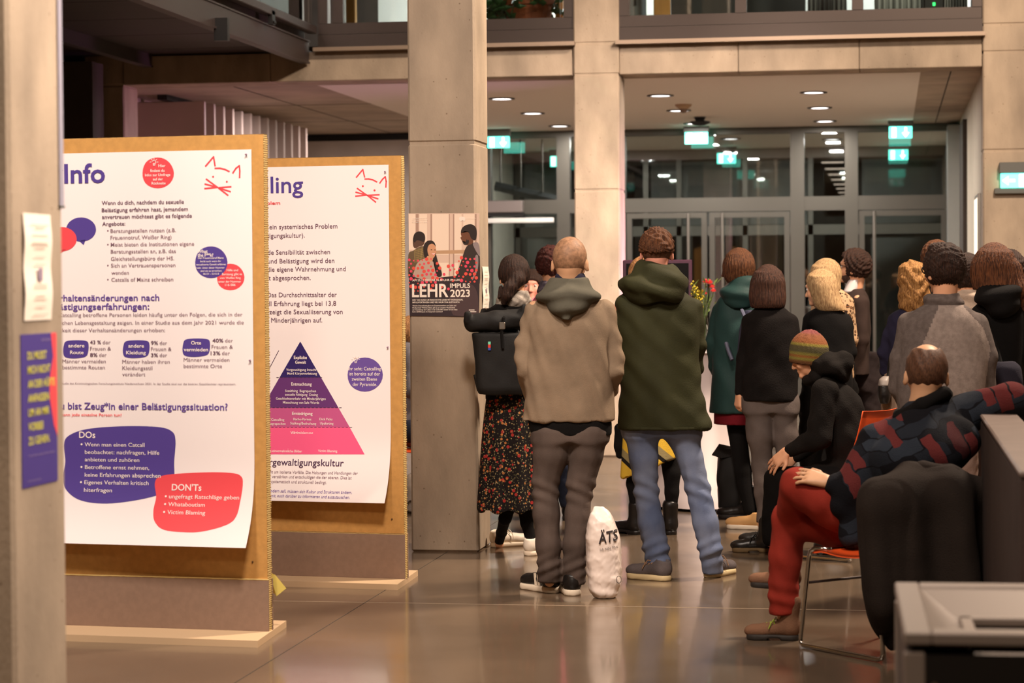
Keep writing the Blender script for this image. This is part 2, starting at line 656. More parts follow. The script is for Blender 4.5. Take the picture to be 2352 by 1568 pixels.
struct(box('ceiling_hall', -12.3, 6.3, -8.3, 21.0, 9.2, 9.5, M_CONC2))
struct(box('wall_dark_left', -12, -7.16, 20.1, 20.4, 0, 3.62, M_DARKW))

# gallery bridge on the left: dark soffit boards carried by steel channels
soff = struct(box('slab_gallery', -12, -5.28, 3.0, 20.55, 3.74, 3.9, M_DARKW))
for k in range(15):
    y = 4.0 + k * 1.15
    box('board', -12 if k % 2 else -11.9, -5.3, y + 0.008, y + 1.142, 3.715, 3.742, mat('soffit_board', (44, 32, 28), 0.6, 0.2, 6, stretch=(0.3, 4, 1)), soff)
for x, nm in ((-5.24, 'right'), (-6.74, 'mid')):
    o = MB()
    o.box(x - 0.012, x, 3, 20.55, 3.60, 3.80)
    o.box(x - 0.075, x + 0.012, 3, 20.55, 3.595, 3.612)
    o.box(x - 0.075, x + 0.012, 3, 20.55, 3.79, 3.805)
    struct(o.build('beam_gallery_' + nm, M_STEELD))
gr = empty('gallery_railing', (-5.2, 12, 3.8), 0, 'glass railing with steel base rail on the dark gallery edge', 'railing')
MB().box(-0.03, 0.05, -9, 8.5, 0.06, 0.13, 0.005).build('base_rail', M_STEELD, gr)
box('glass_pane', 0.0, 0.02, -9, 8.45, 0.1, 1.1, M_GLASS, gr)
for y in (-2.0, 1.5, 4.6, 7.0):
    o = MB()
    o.box(0.012, 0.05, y - 0.05, y + 0.05, -0.02, 0.1)
    o.tube([(0.05, y - 0.02, 0.0), (0.065, y - 0.02, 0.0)], 0.012)
    o.tube([(0.05, y + 0.02, 0.0), (0.065, y + 0.02, 0.0)], 0.012)
    o.build('clamp', M_BLACK, gr)
for y in (5.6, 0.5):
    box('bracket', -0.05, 0.06, y - 0.03, y + 0.03, -0.30, -0.12, M_BLACK, gr)
wl = empty('wall_lamp', (-7.66, 20.08, 3.28), 0, 'small white lamp on the dark wall behind the left pillar', 'lamp')
MB().box(-0.06, 0.06, -0.05, 0, -0.03, 0.03, 0.01).build('housing', M_SSTEEL, wl)
MB().box(-0.055, 0.055, -0.056, -0.05, -0.025, 0.025).build('diffuser', mat('lamp_white', (250, 245, 235), 0.5, emit=(255, 250, 235), estr=1.6), wl)

# foyer behind the beam
cei = struct(box('ceiling', -7.45, 0.9, 21.0, 28.1, 3.45, 3.75, M_CONC2))
struct(box('ceiling_plaster', -5.28, 0.295, 21.02, 28.0, 3.438, 3.452, M_PLASTER))
struct(box('ceiling_vestibule', -5.6, 0.9, 28.2, 32.6, 3.44, 3.7, M_PLASTER))
for x0, x1, y0, y1 in [(-6.12, -6.105, 21, 28), (-7.4, -5.28, 23.42, 23.435), (-7.4, -5.28, 25.85, 25.865), (0.56, 0.572, 21, 28)]:
    box('joint', x0, x1, y0, y1, 3.4475, 3.4505, M_JOINT, cei)
struct(box('wall_foyer_left', -7.75, -7.42, 21.0, 28.4, 0, 3.45, M_CONC2))
gw = struct(box('wall_foyer_back', -7.42, -4.95, 28.0, 28.2, 0, 3.36, M_GREYW))
struct(box('gap_shade', -7.42, -4.95, 28.05, 28.2, 3.36, 3.44, M_BLACK))  # black strip paints the shade in the gap under the ceiling
struct(box('wall_foyer_right', 0.845, 1.1, 21.0, 32.6, 0, 3.45, mat('side_wall', (178, 168, 152), 0.8, 0.05, 3)))
# parked panels of the movable wall
pk = empty('partition', (-6.65, 21.9, 0), 0, 'parked grey movable wall panels standing one behind another in the foyer', 'partition')
M_PANEL = mat('partition_panel', (190, 172, 164), 0.6, 0.04, 3)
pm = None
for k in range(13):
    if pm is None:
        p = MB().box(-0.76, 0.0, 0, 0.055, 0.03, 3.385, 0.006).build('panel', M_PANEL, pk)
        pm = p.data
    else:
        p = bpy.data.objects.new('panel', pm); COL.objects.link(p); p.parent = pk
    p.location = (0, k * 0.335, 0)
MB().box(-0.45, -0.35, -0.1, 4.3, 3.40, 3.452).build('track', M_BLACK, pk)

# downlights
M_LED = mat('led_white', (255, 250, 248), 0.5, emit=(255, 246, 244), estr=6.0)
M_RING = mat('lamp_ring', (70, 62, 56), 0.4, metal=0.5)


def downlight():
    o = empty('downlight', (0, 0, 3.44), 0)
    MB().lathe([(0.135, -0.002), (0.135, -0.012), (0.105, -0.014), (0.105, -0.003)], n=20).build('ring', M_RING, o)
    MB().lathe([(0.104, -0.004), (0.104, -0.007)], n=20).build('diffuser', M_LED, o)
    return o


dl0, first = downlight(), True
rows = [(-3.85, 'left of the three rows', 'behind the poster pillar'), (-2.24, 'middle row', 'right of the second pillar'), (-0.72, 'right row', 'towards the exit sign')]
for x, rn, where in rows:
    for j, y in enumerate((22.95, 25.0, 27.1)):
        o = dl0 if first else copy_tree(dl0)
        first = False
        o.location = (x, y, 3.44)
        tag(o, 'round ceiling downlight, %s of the %s, %s' % (('nearest', 'middle', 'farthest')[j], rn if 'row' == rn[-3:] else rn, where), 'ceiling light', 'foyer downlights')
for i, (x, y) in enumerate(((-2.02, 30.1), (-0.72, 30.6), (-3.6, 30.2))):
    o = copy_tree(dl0)
    o.location = (x, y, 3.44)
    tag(o, ('downlight beyond the glass, seen beside the middle exit sign', 'downlight beyond the narrow glass pane in the vestibule', 'downlight in the vestibule, hidden behind the second pillar')[i], 'ceiling light', 'vestibule downlights')
for x, _, _ in rows:
    for y in (22.95, 25.0, 27.1):
        area('downlight_and_fill', (x, y, 3.425), (x, y, 0), 0.18, 46, (1.0, 0.92, 0.84))
for x, y in ((-2.02, 30.1), (-0.72, 30.6), (-3.6, 30.2)):
    area('downlight_and_fill', (x, y, 3.425), (x, y, 0), 0.18, 90, (1.0, 0.94, 0.88))
for x, y in ((-6.0, 23.0), (-6.0, 26.0)):
    area('downlight_and_fill', (x, y, 3.425), (x, y, 0), 0.18, 34, (1.0, 0.86, 0.8))  # added fill with no fitting here, brightens parked panels and left bay
# ceiling sensors
sd = empty('smoke_detector', (-2.12, 24.2, 3.44), 0, 'beige cone smoke detector on the foyer ceiling', 'smoke detector')
MB().lathe([(0.09, 0), (0.085, -0.02), (0.05, -0.05)], n=16).build('base', mat('beige_plastic', (170, 140, 110), 0.5), sd)
MB().lathe([(0.045, -0.05), (0.03, -0.085), (0.01, -0.09)], n=16).build('cone', mat('brown_plastic', (110, 85, 70), 0.5), sd)
sd = empty('motion_sensor', (-2.1, 26.1, 3.44), 0, 'black dome motion sensor on the foyer ceiling above the exit sign', 'sensor')
MB().lathe([(0.07, 0), (0.055, -0.03), (0.05, -0.05)], n=16).build('neck', M_BLACK, sd)
MB().lathe([(0.11, -0.05), (0.12, -0.065), (0.06, -0.095), (0.02, -0.1)], n=16).build('dome', M_BLACK, sd)

# glazed entrance wall
GY = 28.1


def gx(px, Y=GY):
    return float(atY(px, 470, Y)[0])


def gz(py, px=1650, Y=GY):
    return float(atY(px, py, Y)[2])


def frame(o, x0, x1, z0, z1, y=GY, d=0.1):
    o.box(x0, x1, y - d / 2, y + d / 2, z0, z1)


X = {k: gx(v) for k, v in dict(a=1110, p0=1281, p1=1311, q0=1438, r0=1816, r1=1848, s0=1941, s1=1971, t0=2176, t1=2202).items()}
ZT0, ZT1, ZD0, ZD1 = gz(309), gz(291), gz(486), gz(454)
fr = MB()
frame(fr, -4.95, X['t1'] + 0.05, ZT0, 3.44, d=0.14)
frame(fr, -4.95, X['t1'], ZD0, ZD1, d=0.14)
for a, b in ((-4.95, -4.85), (X['p0'], X['p1']), (X['q0'] - 0.12, X['q0']), (X['r0'], X['r1']), (X['s0'], X['s1']), (X['t0'], X['t1'] + 0.05)):
    frame(fr, a, b, 0, ZT0, d=0.155)
frame(fr, -4.95, X['p0'], 0, 0.12)
frame(fr, X['r1'], X['s0'], 0, 0.12)
w1 = struct(fr.build('window_1', M_FRAME))
for a, b, z0, z1 in ((-4.85, X['p0'], ZD1, ZT0), (X['p1'], X['q0'] - 0.12, 0.1, ZD0), (X['p1'], X['q0'] - 0.12, ZD1, ZT0), (X['q0'], X['r0'], ZD1, ZT0), (X['r1'], X['s0'], 0.1, ZD0), (X['r1'], X['s0'], ZD1, ZT0),
                     (X['s1'], X['t0'], ZD1, ZT0), (-4.85, X['p0'], 0.1, ZD0)):
    box('pane', a, b, GY - 0.008, GY + 0.008, z0, z1, M_GLASS, w1)


def door(name, x0, x1, hx, label):
    d = struct(empty(name, (x0, GY, 0)), label)
    w, t = x1 - x0, 0.075
    o = MB()
    for a, b, c, e in ((0.01, t, 0.02, ZD0 - 0.01), (w - t, w - 0.01, 0.02, ZD0 - 0.01), (t, w - t, 0.02, 0.14), (t, w - t, ZD0 - t, ZD0 - 0.01)):
        o.box(a, b, -0.06, 0.03, c, e)
    o.build('leaf_frame', M_FRAME, d)
    box('pane', t, w - t, -0.02, -0.005, 0.14, ZD0 - t, M_GLASS, d)
    h = MB().tube([(hx - x0, -0.16, 0.25), (hx - x0, -0.16, ZD0 - 0.02)], 0.02, 12)
    for z in (0.4, 1.4, ZD0 - 0.1):
        h.tube([(hx - x0, -0.16, z), (hx - x0, -0.06, z)], 0.01, 8)
    h.build('handle', M_SSTEEL, d)
    return d


door('door_1', X['q0'], gx(1626), gx(1583), 'left leaf of the glazed double entrance door')
door('door_2', gx(1628), X['r0'], gx(1661), 'right leaf of the glazed double entrance door')
door('door_3', X['s1'], X['t0'], gx(2008), 'glazed single door at the right end of the entrance')

# vestibule and second glazed wall
V2 = 32.5
vl = float(atY(1180, 400, V2)[0])
struct(box('wall_vestibule', -5.6, vl, 28.3, 32.6, 0, 3.44, mat('vestibule_wall', (150, 146, 134), 0.8, 0.08, 3)))
o = MB()
o.box(vl, 0.845, V2 - 0.06, V2 + 0.06, 3.3, 3.44)
o.box(vl, 0.845, V2 - 0.06, V2 + 0.06, 2.22, 2.36)
for px in (1190, 1484, 1560, 1712, 1862, 2172):
    x = gx(px, V2)
    o.box(x - 0.035, x + 0.035, V2 - 0.06, V2 + 0.06, 0, 3.3)
w2 = struct(o.build('window_2', M_FRAME))
box('pane', vl, 0.845, V2 - 0.006, V2 + 0.006, 0.05, 3.3, M_GLASS, w2)
o = MB()
for a, b, z0 in ((1205, 1290, 2.37), (1495, 1855, 2.37), (1980, 2168, 2.37), (2000, 2168, 0.1), (1210, 1290, 0.3)):
    o.box(gx(a, V2), gx(b, V2), V2 + 0.02, V2 + 0.028, z0, 3.27 if z0 > 1 else 2.2)
# roller screens behind the upper panes
struct(o.build('trim_2', mat('grey_screen', (150, 140, 138), 0.9)))
struct(box('ground', -30, 20, 32.6, 70, -0.3, -0.02, mat('asphalt', (40, 38, 38), 0.7, 0.2, 3)))
cn = struct(box('ceiling_canopy', -3.4, 0.2, 33.2, 58, 3.5, 3.7, M_DARKW))
fac = struct(box('wall_outside', -30, 20, 62, 62.5, 0, 14, mat('night_facade', (46, 46, 52), 0.9, 0.2, 1)))
M_STRIP = mat('canopy_strip', (255, 225, 205), 0.5, emit=(255, 215, 195), estr=2.2)
cl0 = None
for k in range(13):
    if k < 10:
        x, y, lb = -0.86, 34.7 + k * 2.1, 'strip lamp under the outside canopy, number %s from the glass in the long row' % ('one two three four five six seven eight nine ten'.split()[k])
    else:
        x, y, lb = -2.55, 36.5 + (k - 10) * 4.2, 'small outside lamp seen below the far middle exit sign, %s' % ('upper', 'middle', 'lower')[k - 10]
    if cl0 is None:
        cl0 = o = empty('canopy_lamp')
        MB().box(-0.2, 0.2, -0.16, 0.16, 0.0, 0.05, 0.008).build('housing', M_STEELD, o)
        MB().box(-0.17, 0.17, -0.13, 0.13, -0.006, 0.0).build('diffuser', M_STRIP, o)
    else:
        o = copy_tree(cl0)
    o.location = (x, y, 3.45)
    if k >= 10:
        o.scale = (0.62, 0.8, 1)
    tag(o, lb, 'lamp', 'outside canopy lamps')
# window opener hardware seen in the left bay of the vestibule
op = empty('ceiling_heater', (gx(1205, 29.6), 29.6, 2.55), 0, 'grey tilted heater bar hung on two thin rods behind the left glass', 'heater')
a0, a1 = np.array(atY(1137, 427, 29.6)) - np.array(op.location), np.array(atY(1300, 464, 29.6)) - np.array(op.location)
MB().tube([a0, a1], 0.06, 4).build('bar', mat('heater_grey', (88, 92, 94), 0.5), op)
for px, py in ((1150, 430), (1196, 440), (1246, 452)):
    p = np.array(atY(px, py, 29.6)) - np.array(op.location)
    MB().tube([p, (p[0], p[1], 3.44 - op.location[2])], 0.012, 6).build('rod', M_FRAME, op)
dc = empty('door_operator', (gx(1160), GY - 0.12, gz(476, 1160)), 0, 'long box shaped door operator on the glazing left of the second pillar', 'door operator')
MB().box(-0.55, gx(1205) - gx(1160), -0.1, 0.05, -0.07, 0.075, 0.008).build('cover', mat('operator_grey', (150, 138, 134), 0.35, metal=0.6), dc)
MB().box(-0.55, gx(1207) - gx(1160), -0.08, 0.05, -0.12, -0.07).build('gasket', M_BLACK, dc)
MB().box(-0.55, gx(1277) - gx(1160), -0.1, -0.05, -0.2, -0.14, 0.006).build('rail', mat('rail_white', (225, 220, 214), 0.3), dc)
# right reveal: posts and a glowing panel in place of lamp-lit wall
o = MB()
o.box(0.70, 0.84, 27.6, 28.03, 0, 3.4)
struct(o.build('trim_3', mat('reveal_grey', (150, 150, 146), 0.5, metal=0.2)))
struct(box('trim_4', 0.80, 0.845, 25.2, 26.4, 0, 3.3, M_DARKW))
ws = empty('lit_wall_panel', (0.84, 21.75, 0), 0, 'tall glowing panel standing for the lamp-lit side wall beside the right pillar', 'glowing panel')
MB().box(-0.03, 0, -0.42, 0.42, 0.6, 2.36, 0.005).build('housing', M_SSTEEL, ws)
MB().box(-0.034, -0.03, -0.36, 0.36, 0.64, 2.32).build('diffuser', mat('lit_wall_glow', (255, 246, 225), 0.5, emit=(255, 240, 215), estr=0.9), ws)

# upper floor windows above the beam
UY = 20.62


def upper_window(n, x0, x1, mull, lit):
    o = MB()
    o.box(x0, x1, UY - 0.05, UY + 0.08, 3.705, 3.86)
    o.box(x0, x1, UY - 0.03, UY + 0.08, 3.865, 3.965)
    o.box(x0, x1, UY - 0.05, UY + 0.08, 5.3, 5.42)
    for a, b in [(x0, x0 + 0.09), (x1 - 0.09, x1)] + [(m - 0.05, m + 0.05) for m in mull]:
        o.box(a, b, UY - 0.04, UY + 0.08, 3.965, 5.3)
    w = struct(o.build('window_%d' % n, M_BRONZE))
    box('sill', x0 - 0.02, x1 + 0.02, UY - 0.16, UY - 0.04, 3.70, 3.735, mat('sill_metal', (150, 130, 112), 0.35, metal=0.5), w)
    ms = [x0 + 0.09] + [m for m in mull] + [x1 - 0.09]
    for a, b in zip(ms[:-1], ms[1:]):
        box('pane', a + 0.04, b - 0.04, UY + 0.02, UY + 0.03, 3.965, 5.3, M_GLASS, w)
    return w


ux = lambda px, Y=UY: float(atY(px, 40, Y)[0])
upper_window(3, -5.16, -2.79, [ux(778)], 1)
upper_window(4, -2.378, 0.825, [ux(1702), ux(1970)], 1)
# dark post beside the gallery
struct(box('wall_upper_room', -5.4, 0.85, 24.2, 24.4, 3.75, 5.5, M_WHITE))
struct(box('floor_upper', -12, 0.85, 21.0, 24.4, 3.75, 3.80, M_DARKW))
struct(box('ceiling_upper', -12, 0.85, 21.0, 24.4, 5.4, 5.5, M_WHITE))
struct(box('wall_upper_dark', -12, -5.4, 24.2, 24.4, 3.75, 5.5, M_DARKW))
area('office_light', (-3.6, 22.8, 5.35), (-3.6, 23.4, 3.8), 1.4, 330, (0.98, 1.0, 0.95))
area('office_light', (0.1, 22.8, 5.35), (0.1, 23.4, 3.8), 1.0, 150, (0.98, 1.0, 0.97))


def up_item(name, px0, px1, Y, z0, z1, m, label, cat, t=0.08):
    e = empty(name, (0.5 * (ux(px0, Y) + ux(px1, Y)), Y, z0), 0, label, cat)
    w = abs(ux(px1, Y) - ux(px0, Y)) / 2
    MB().box(-w, w, -t / 2, t / 2, 0, z1 - z0, 0.01).build('board', m, e)
    return e


M_GREYP = mat('grey_cabinet', (120, 124, 124), 0.6)
for a, b, lb in ((792, 818, 'orange wooden upright in the lit upper window left of the poster pillar'), (1502, 1540, 'orange wooden upright in the dark upper right window'), (664, 678, 'slim orange wooden upright behind the gallery railing')):
    e = up_item('wooden_upright', a, b, 21.5, 3.8, 5.35, M_ORWOOD, lb, 'upright')
    MB().box(-0.02, 0.02, -0.07, -0.04, 0.9, 1.0).build('bracket', M_FRAME, e)
e = up_item('cabinet', 1450, 1480, 22.0, 3.8, 5.0, M_GREYP, 'grey cabinet at the left end of the upper right window', 'cabinet', 0.4)
MB().box(-0.01, 0.01, -0.22, -0.2, 0.4, 0.6).build('handle', M_BLACK, e)
for a, b in ((1541, 1700), (1716, 1850)):
    struct(box('wall_upper_%d' % a, ux(a, 22.6), ux(b, 22.6), 22.6, 22.7, 3.8, 5.4, mat('dark_glass_wall', (24, 28, 26), 0.4)))
# white curtains in the right upper window
for i, (a, b, lb) in enumerate(((1855, 1945, 'grey folded curtain in the middle pane of the upper right window'), (2008, 2125, 'white folded curtain in the right pane of the upper right window'), (2165, 2222, 'narrow white curtain at the right end of the upper right window'))):
    Yc = 21.5
    x0, x1 = ux(a, Yc), ux(b, Yc)
    n = 40
    v, f = [], []
    for k in range(n + 1):
        x = x0 + (x1 - x0) * k / n
        y = Yc + 0.035 * math.sin(k * 1.35) + 0.015 * math.sin(k * 0.5 + i)
        v += [(x, y, 3.82), (x, y, 5.3), (x, y + 0.012, 3.82), (x, y + 0.012, 5.3)]
    for k in range(n):
        q = 4 * k
        f += [(q, q + 4, q + 5, q + 1), (q + 2, q + 3, q + 7, q + 6), (q + 1, q + 5, q + 7, q + 3), (q, q + 2, q + 6, q + 4)]
    c = mesh_obj('curtain', v, f, mat('curtain_white', (226, 228, 224), 0.9) if i else mat('curtain_grey', (150, 152, 150), 0.9), None, True)
    tag(c, lb, 'curtain', 'upper window curtains')
e = empty('speaker_box', (ux(2145, 21.4), 21.4, 3.82), 0, 'black device with a green status light on the upper window sill', 'device')
MB().box(-0.09, 0.09, -0.06, 0.06, 0.12, 0.5, 0.01).build('body', M_BLACK, e)
MB().tube([(0, 0, 0), (0, 0, 0.13)], 0.02).build('stand', M_BLACK, e)
MB().box(-0.012, 0.012, -0.064, -0.06, 0.25, 0.28).build('status_light', mat('green_led', (60, 255, 120), 0.5, emit=(60, 255, 120), estr=3), e)
# potted plants in the middle upper window
def plant(px, Y, big, label):
    x = ux(px, Y)
    e = empty('potted_plant', (x, Y, 3.8), 0, label, 'plant', 'plants in the upper window')
    mt = mat('terracotta', (176, 92, 52), 0.6, 0.1, 6)
    r = 0.24 if big else 0.12
    MB().lathe([(r * 0.72, 0), (r * 0.95, 0.36), (r * 1.06, 0.36), (r * 1.06, 0.42), (r * 0.95, 0.42), (r * 0.9, 0.36)], n=24).build('pot', mt, e)
    rs = random.Random(int(px))
    stem, lv, lf = MB(), [], []
    for k in range(13):
        a, s, dr = rs.uniform(0, 6.28), rs.uniform(0.25, 0.6), rs.uniform(0.3, 0.62)
        pts = [(0.04 * math.cos(a), 0.04 * math.sin(a), 0.36)]
        for j in range(1, 6):
            t = j / 5
            pts.append((s * t * math.cos(a) * 0.9, s * t * math.sin(a) * 0.5 - 0.15 * t, 0.40 + 0.30 * t - dr * t * t))
        stem.tube(pts, 0.008, 5)
        for j in range(1, 6):
            for q in range(3):
                p = np.array(pts[j])
                an, L, w = rs.uniform(0, 6.28), rs.uniform(0.09, 0.17), rs.uniform(0.02, 0.035)
                d = np.array([math.cos(an), 0.6 * math.sin(an), rs.uniform(-0.6, 0.5)])
                d /= np.linalg.norm(d)
                s_ = np.cross(d, [0.2, 0.9, 0.3]); s_ /= np.linalg.norm(s_)
                nrm = np.cross(d, s_) * 0.006
                b = len(lv)
                lv += [p, p + d * L * .45 + s_ * w, p + d * L, p + d * L * .45 - s_ * w, p + d * L * .45 + nrm * 2, p + d * L * .45 - nrm]
                lf += [(b, b + 1, b + 4), (b + 1, b + 2, b + 4), (b + 2, b + 3, b + 4), (b + 3, b, b + 4), (b, b + 5, b + 1), (b + 1, b + 5, b + 2), (b + 2, b + 5, b + 3), (b + 3, b + 5, b)]
    stem.build('stem', mat('plant_stem', (70, 80, 40), 0.7), e)
    fo = mesh_obj('foliage', lv, lf, mat('plant_leaf', (52, 92, 46), 0.45, 0.3, 5), e)
    fo['kind'] = 'stuff'


plant(1215, 21.35, True, 'large terracotta pot with leafy plant in the upper window by the poster pillar')
plant(1150, 21.7, False, 'dense green plant left of the terracotta pot in the upper window')
struct(box('wall_upper_strip', ux(1275, 21.9), ux(1292, 21.9), 21.9, 22.0, 3.8, 5.4, M_ORWOOD))
# ------------------------------------------------------------------ exit signs
M_SIGN = mat('exit_green', (120, 235, 215), 0.4, emit=(95, 232, 205), estr=3.0)
M_SIGNW = mat('exit_white', (255, 255, 255), 0.4, emit=(235, 255, 250), estr=4)
M_SIGNB = mat('sign_housing', (92, 92, 88), 0.5)


def exit_sign(x, y, z, w, h, label, arrow='down', hang=True, face=-1):
    e = empty('exit_sign', (x, y, z), 0, label, 'exit sign', 'exit signs')
    MB().box(-w / 2 - 0.012, w / 2 + 0.012, -0.035, 0.035, h, h + 0.095, 0.006).build('housing', M_SIGNB, e)
    MB().box(-w / 2, w / 2, -0.012, 0.012, 0, h, 0.004).build('panel', M_SIGN, e)
    o = MB()
    q = lambda a, b: lambda u, v, d: (a + u * h, -0.0125 - d, b + v * h)
    # door with a running figure, and an arrow
    o.prism([(-.26, -.42), (.1, -.42), (.1, .42), (-.26, .42)], q(-w * .24 if arrow == 'down' else w * .2, h / 2), 0, .002)
    dn = [(-.09, .42), (.09, .42), (.09, -.02), (.3, -.02), (0, -.42), (-.3, -.02), (-.09, -.02)]
    if arrow == 'left':
        dn = [(v * 1.0, u) for u, v in dn]
    o.prism(dn, q(w * .22 if arrow == 'down' else -w * .25, h / 2), 0, .002)
    o.build('pictogram', M_SIGNW, e)
    if arrow == 'down':
        m = MB()
        for u0, v0, u1, v1, r in ((-.1, .2, -.06, -.02, .06), (-.06, -.02, -.18, -.3, .045), (-.06, -.02, .06, -.2, .045), (-.1, .18, .04, .08, .035)):
            m.tube([(-w * .24 + u0 * h, -0.015, h / 2 + v0 * h), (-w * .24 + u1 * h, -0.015, h / 2 + v1 * h)], r * h * .6, 6)
        m.build('figure', M_SIGN, e)
    if hang:
        b = MB()
        for s in (-1, 1):
            b.tube([(s * w * .3, 0, h + .09), (s * w * .3, 0, 3.45 - z)], .006, 6)
        b.build('rod', M_SIGNB, e)
    return e


def sign_at(px0, px1, py0, py1, Y, label, arrow='down', hang=True):
    a, b = atY(px0, py1, Y), atY(px1, py0, Y)
    return exit_sign((a[0] + b[0]) / 2, Y, a[2], b[0] - a[0], b[2] - a[2], label, arrow, hang)


sign_at(1120, 1170, 313, 340, 27.5, 'lit green exit sign hanging from the foyer ceiling right of the poster pillar')
sign_at(1573, 1626, 303, 331, 27.65, 'lit green exit sign above the glazed double door')
sign_at(2042, 2095, 290, 318, 27.3, 'lit green exit sign above the glazed single door on the right')
sign_at(1647, 1690, 351, 376, 32.0, 'smaller lit exit sign beyond the glass, behind the double door')
sign_at(2041, 2086, 343, 368, 32.0, 'smaller lit exit sign beyond the glass, directly below the right hanging sign')
sign_at(1264, 1300, 358, 383, 32.0, 'smaller lit exit sign beyond the glass, half behind the dark post')
e = sign_at(2298, 2372, 397, 432, 20.49, 'lit exit sign with a left arrow on the right concrete wall', 'left', False)
MB().box(-0.19, 0.2, 0.0, 0.05, -0.05, 0.0, 0.006).build('wall_box', M_SIGNB, e)

# ------------------------------------------------------------------ lettering
_tc = bpy.data.curves.new('lettering_tool', 'FONT')
_tc.resolution_u = 3
_to = bpy.data.objects.new('lettering_tool', _tc)
COL.objects.link(_to)


def text_mesh(s, bold=0.0, shear=0.0):
    _tc.body = s
    _tc.size = 1.0
    _tc.offset = bold
    _tc.shear = shear
    me = _to.to_mesh()
    v = np.zeros(len(me.vertices) * 3, np.float32)
    me.vertices.foreach_get('co', v)
    v = v.reshape(-1, 3)[:, :2].astype(float)
    f = [tuple(p.vertices) for p in me.polygons]
    _to.to_mesh_clear()
    return v, f


CAP = 0.729


class Sheet:
    """flat print on a real sheet: paper coordinates u (right), v (up) in metres; pt(u, v, lift) -> world point"""

    def __init__(self, pt, px2uv):
        self.pt, self.px2uv, self.parts = pt, px2uv, {}

    def put(self, key, uv, faces, lift=0.0008):
        V, Fc = self.parts.setdefault(key, ([], []))
        o = len(V)
        V += [self.pt(u, v, lift) for u, v in uv]
        Fc += [tuple(i + o for i in f) for f in faces]

    def text(self, s, x0, x1, y, key, bold=0.0, cap=None, sub=None, shear=0.0, lift=0.0026):
        """s between picture columns x0..x1 on base row y; sub = the piece of s those columns measure, at its right end"""
        a, b = self.px2uv(x0, y), self.px2uv(x1, y)
        v, f = text_mesh(s, bold, shear)
        if not len(v):
            return
        vs = text_mesh(sub, bold, shear)[0] if sub else v
        sx = (b[0] - a[0]) / (vs[:, 0].max() - vs[:, 0].min())
        sy = sx
        if cap:
            sy = abs(self.px2uv(x0, y - cap)[1] - a[1]) / CAP
        u = b[0] + (v[:, 0] - v[:, 0].max()) * sx
        w = a[1] + v[:, 1] * sy
        self.put(key, list(zip(u, w)), f, lift)

    def poly(self, pts, key, lift=0.0008, px=True):
        uv = [self.px2uv(*p) for p in pts] if px else pts
        self.put(key, uv, [tuple(range(len(uv)))], lift)

    def blob(self, pts, key, lift=0.0008, n=6):
        """closed smooth outline through the points, fanned from its middle"""
        P = np.array([self.px2uv(*p) for p in pts])
        m = len(P)
        out = []
        for i in range(m):
            p0, p1, p2, p3 = P[i - 1], P[i], P[(i + 1) % m], P[(i + 2) % m]
            for k in range(n):
                t = k / n
                out.append(0.5 * (2 * p1 + (p2 - p0) * t + (2 * p0 - 5 * p1 + 4 * p2 - p3) * t * t + (3 * p1 - p0 - 3 * p2 + p3) * t**3))
        out = np.array(out)
        c = out.mean(0)
        k = len(out)
        nr = max(1, min(9, int(np.abs(out - c).max() / 0.03) + 1))
        uv = [tuple(c)] + [tuple(c + (p - c) * (r + 1) / nr) for r in range(nr) for p in out]
        fc = [(0, 1 + i, 1 + (i + 1) % k) for i in range(k)]
        for r in range(nr - 1):
            a = 1 + r * k
            fc += [(a + i, a + (i + 1) % k, a + k + (i + 1) % k, a + k + i) for i in range(k)]
        self.put(key, uv, fc, lift)

    def ell(self, cx, cy, rx, ry, key, lift=0.0008, n=28, wob=0.0):
        self.blob([(cx + rx * (1 + wob * math.sin(3 * t + 1)) * math.cos(t), cy + ry * (1 + wob * math.cos(2 * t)) * math.sin(t)) for t in [6.2832 * k / n for k in range(n)]], key, lift, 1)

    def line(self, pts, w, key, lift=0.0008):
        P = [np.array(self.px2uv(*p)) for p in pts]
        for a, b in zip(P[:-1], P[1:]):
            d = b - a
            d /= np.linalg.norm(d) + 1e-9
            s = np.array([-d[1], d[0]]) * w / 2
            e = d * w * 0.3
            self.put(key, [a - s - e, b - s + e, b + s + e, a + s - e], [(0, 1, 2, 3)], lift)

    def finish(self, parent, mats, names=None):
        for k, (V, Fc) in self.parts.items():
            b, _, nm = k.partition('#')
            o = mesh_obj(nm.split('.')[0] or (names or {}).get(k, 'lettering'), V, Fc, mats[b], parent)
            if (not nm or nm in ('cat_drawing', 'title')) and 'picture' not in o.name and 'pyramid' not in o.name:
                o['kind'] = 'stuff'


INK = {
    'violet': mat('ink_violet', (82, 63, 146), 0.6), 'violet2': mat('ink_violet_light', (104, 78, 158), 0.6),
    'red': mat('ink_red', (236, 76, 84), 0.6), 'white': mat('ink_white', (250, 236, 232), 0.6),
    'grey': mat('ink_grey', (136, 108, 122), 0.6), 'dark': mat('ink_dark', (108, 78, 100), 0.6), 'ink': mat('ink_plum', (70, 36, 74), 0.6),
    'p1': mat('ink_pyramid_top', (46, 28, 100), 0.6), 'p2': mat('ink_pyramid_second', (102, 50, 116), 0.6),
    'p3': mat('ink_pyramid_third', (198, 88, 142), 0.6), 'p4': mat('ink_pyramid_base', (244, 92, 140), 0.6)}
PNAMES = {'violet': 'violet_print', 'violet2': 'heading_print', 'red': 'red_print', 'white': 'white_lettering', 'grey': 'grey_lettering', 'dark': 'bold_lettering', 'ink': 'dark_print',
          'p1': 'pyramid_tier', 'p2': 'pyramid_tier', 'p3': 'pyramid_tier', 'p4': 'pyramid_tier'}
M_PAPER = mat('poster_paper', (246, 236, 236), 0.55, spec=0.3)
M_KRAFT = mat('kraft_board', (196, 146, 80), 0.75, 0.07, 30, 0.05, 200)
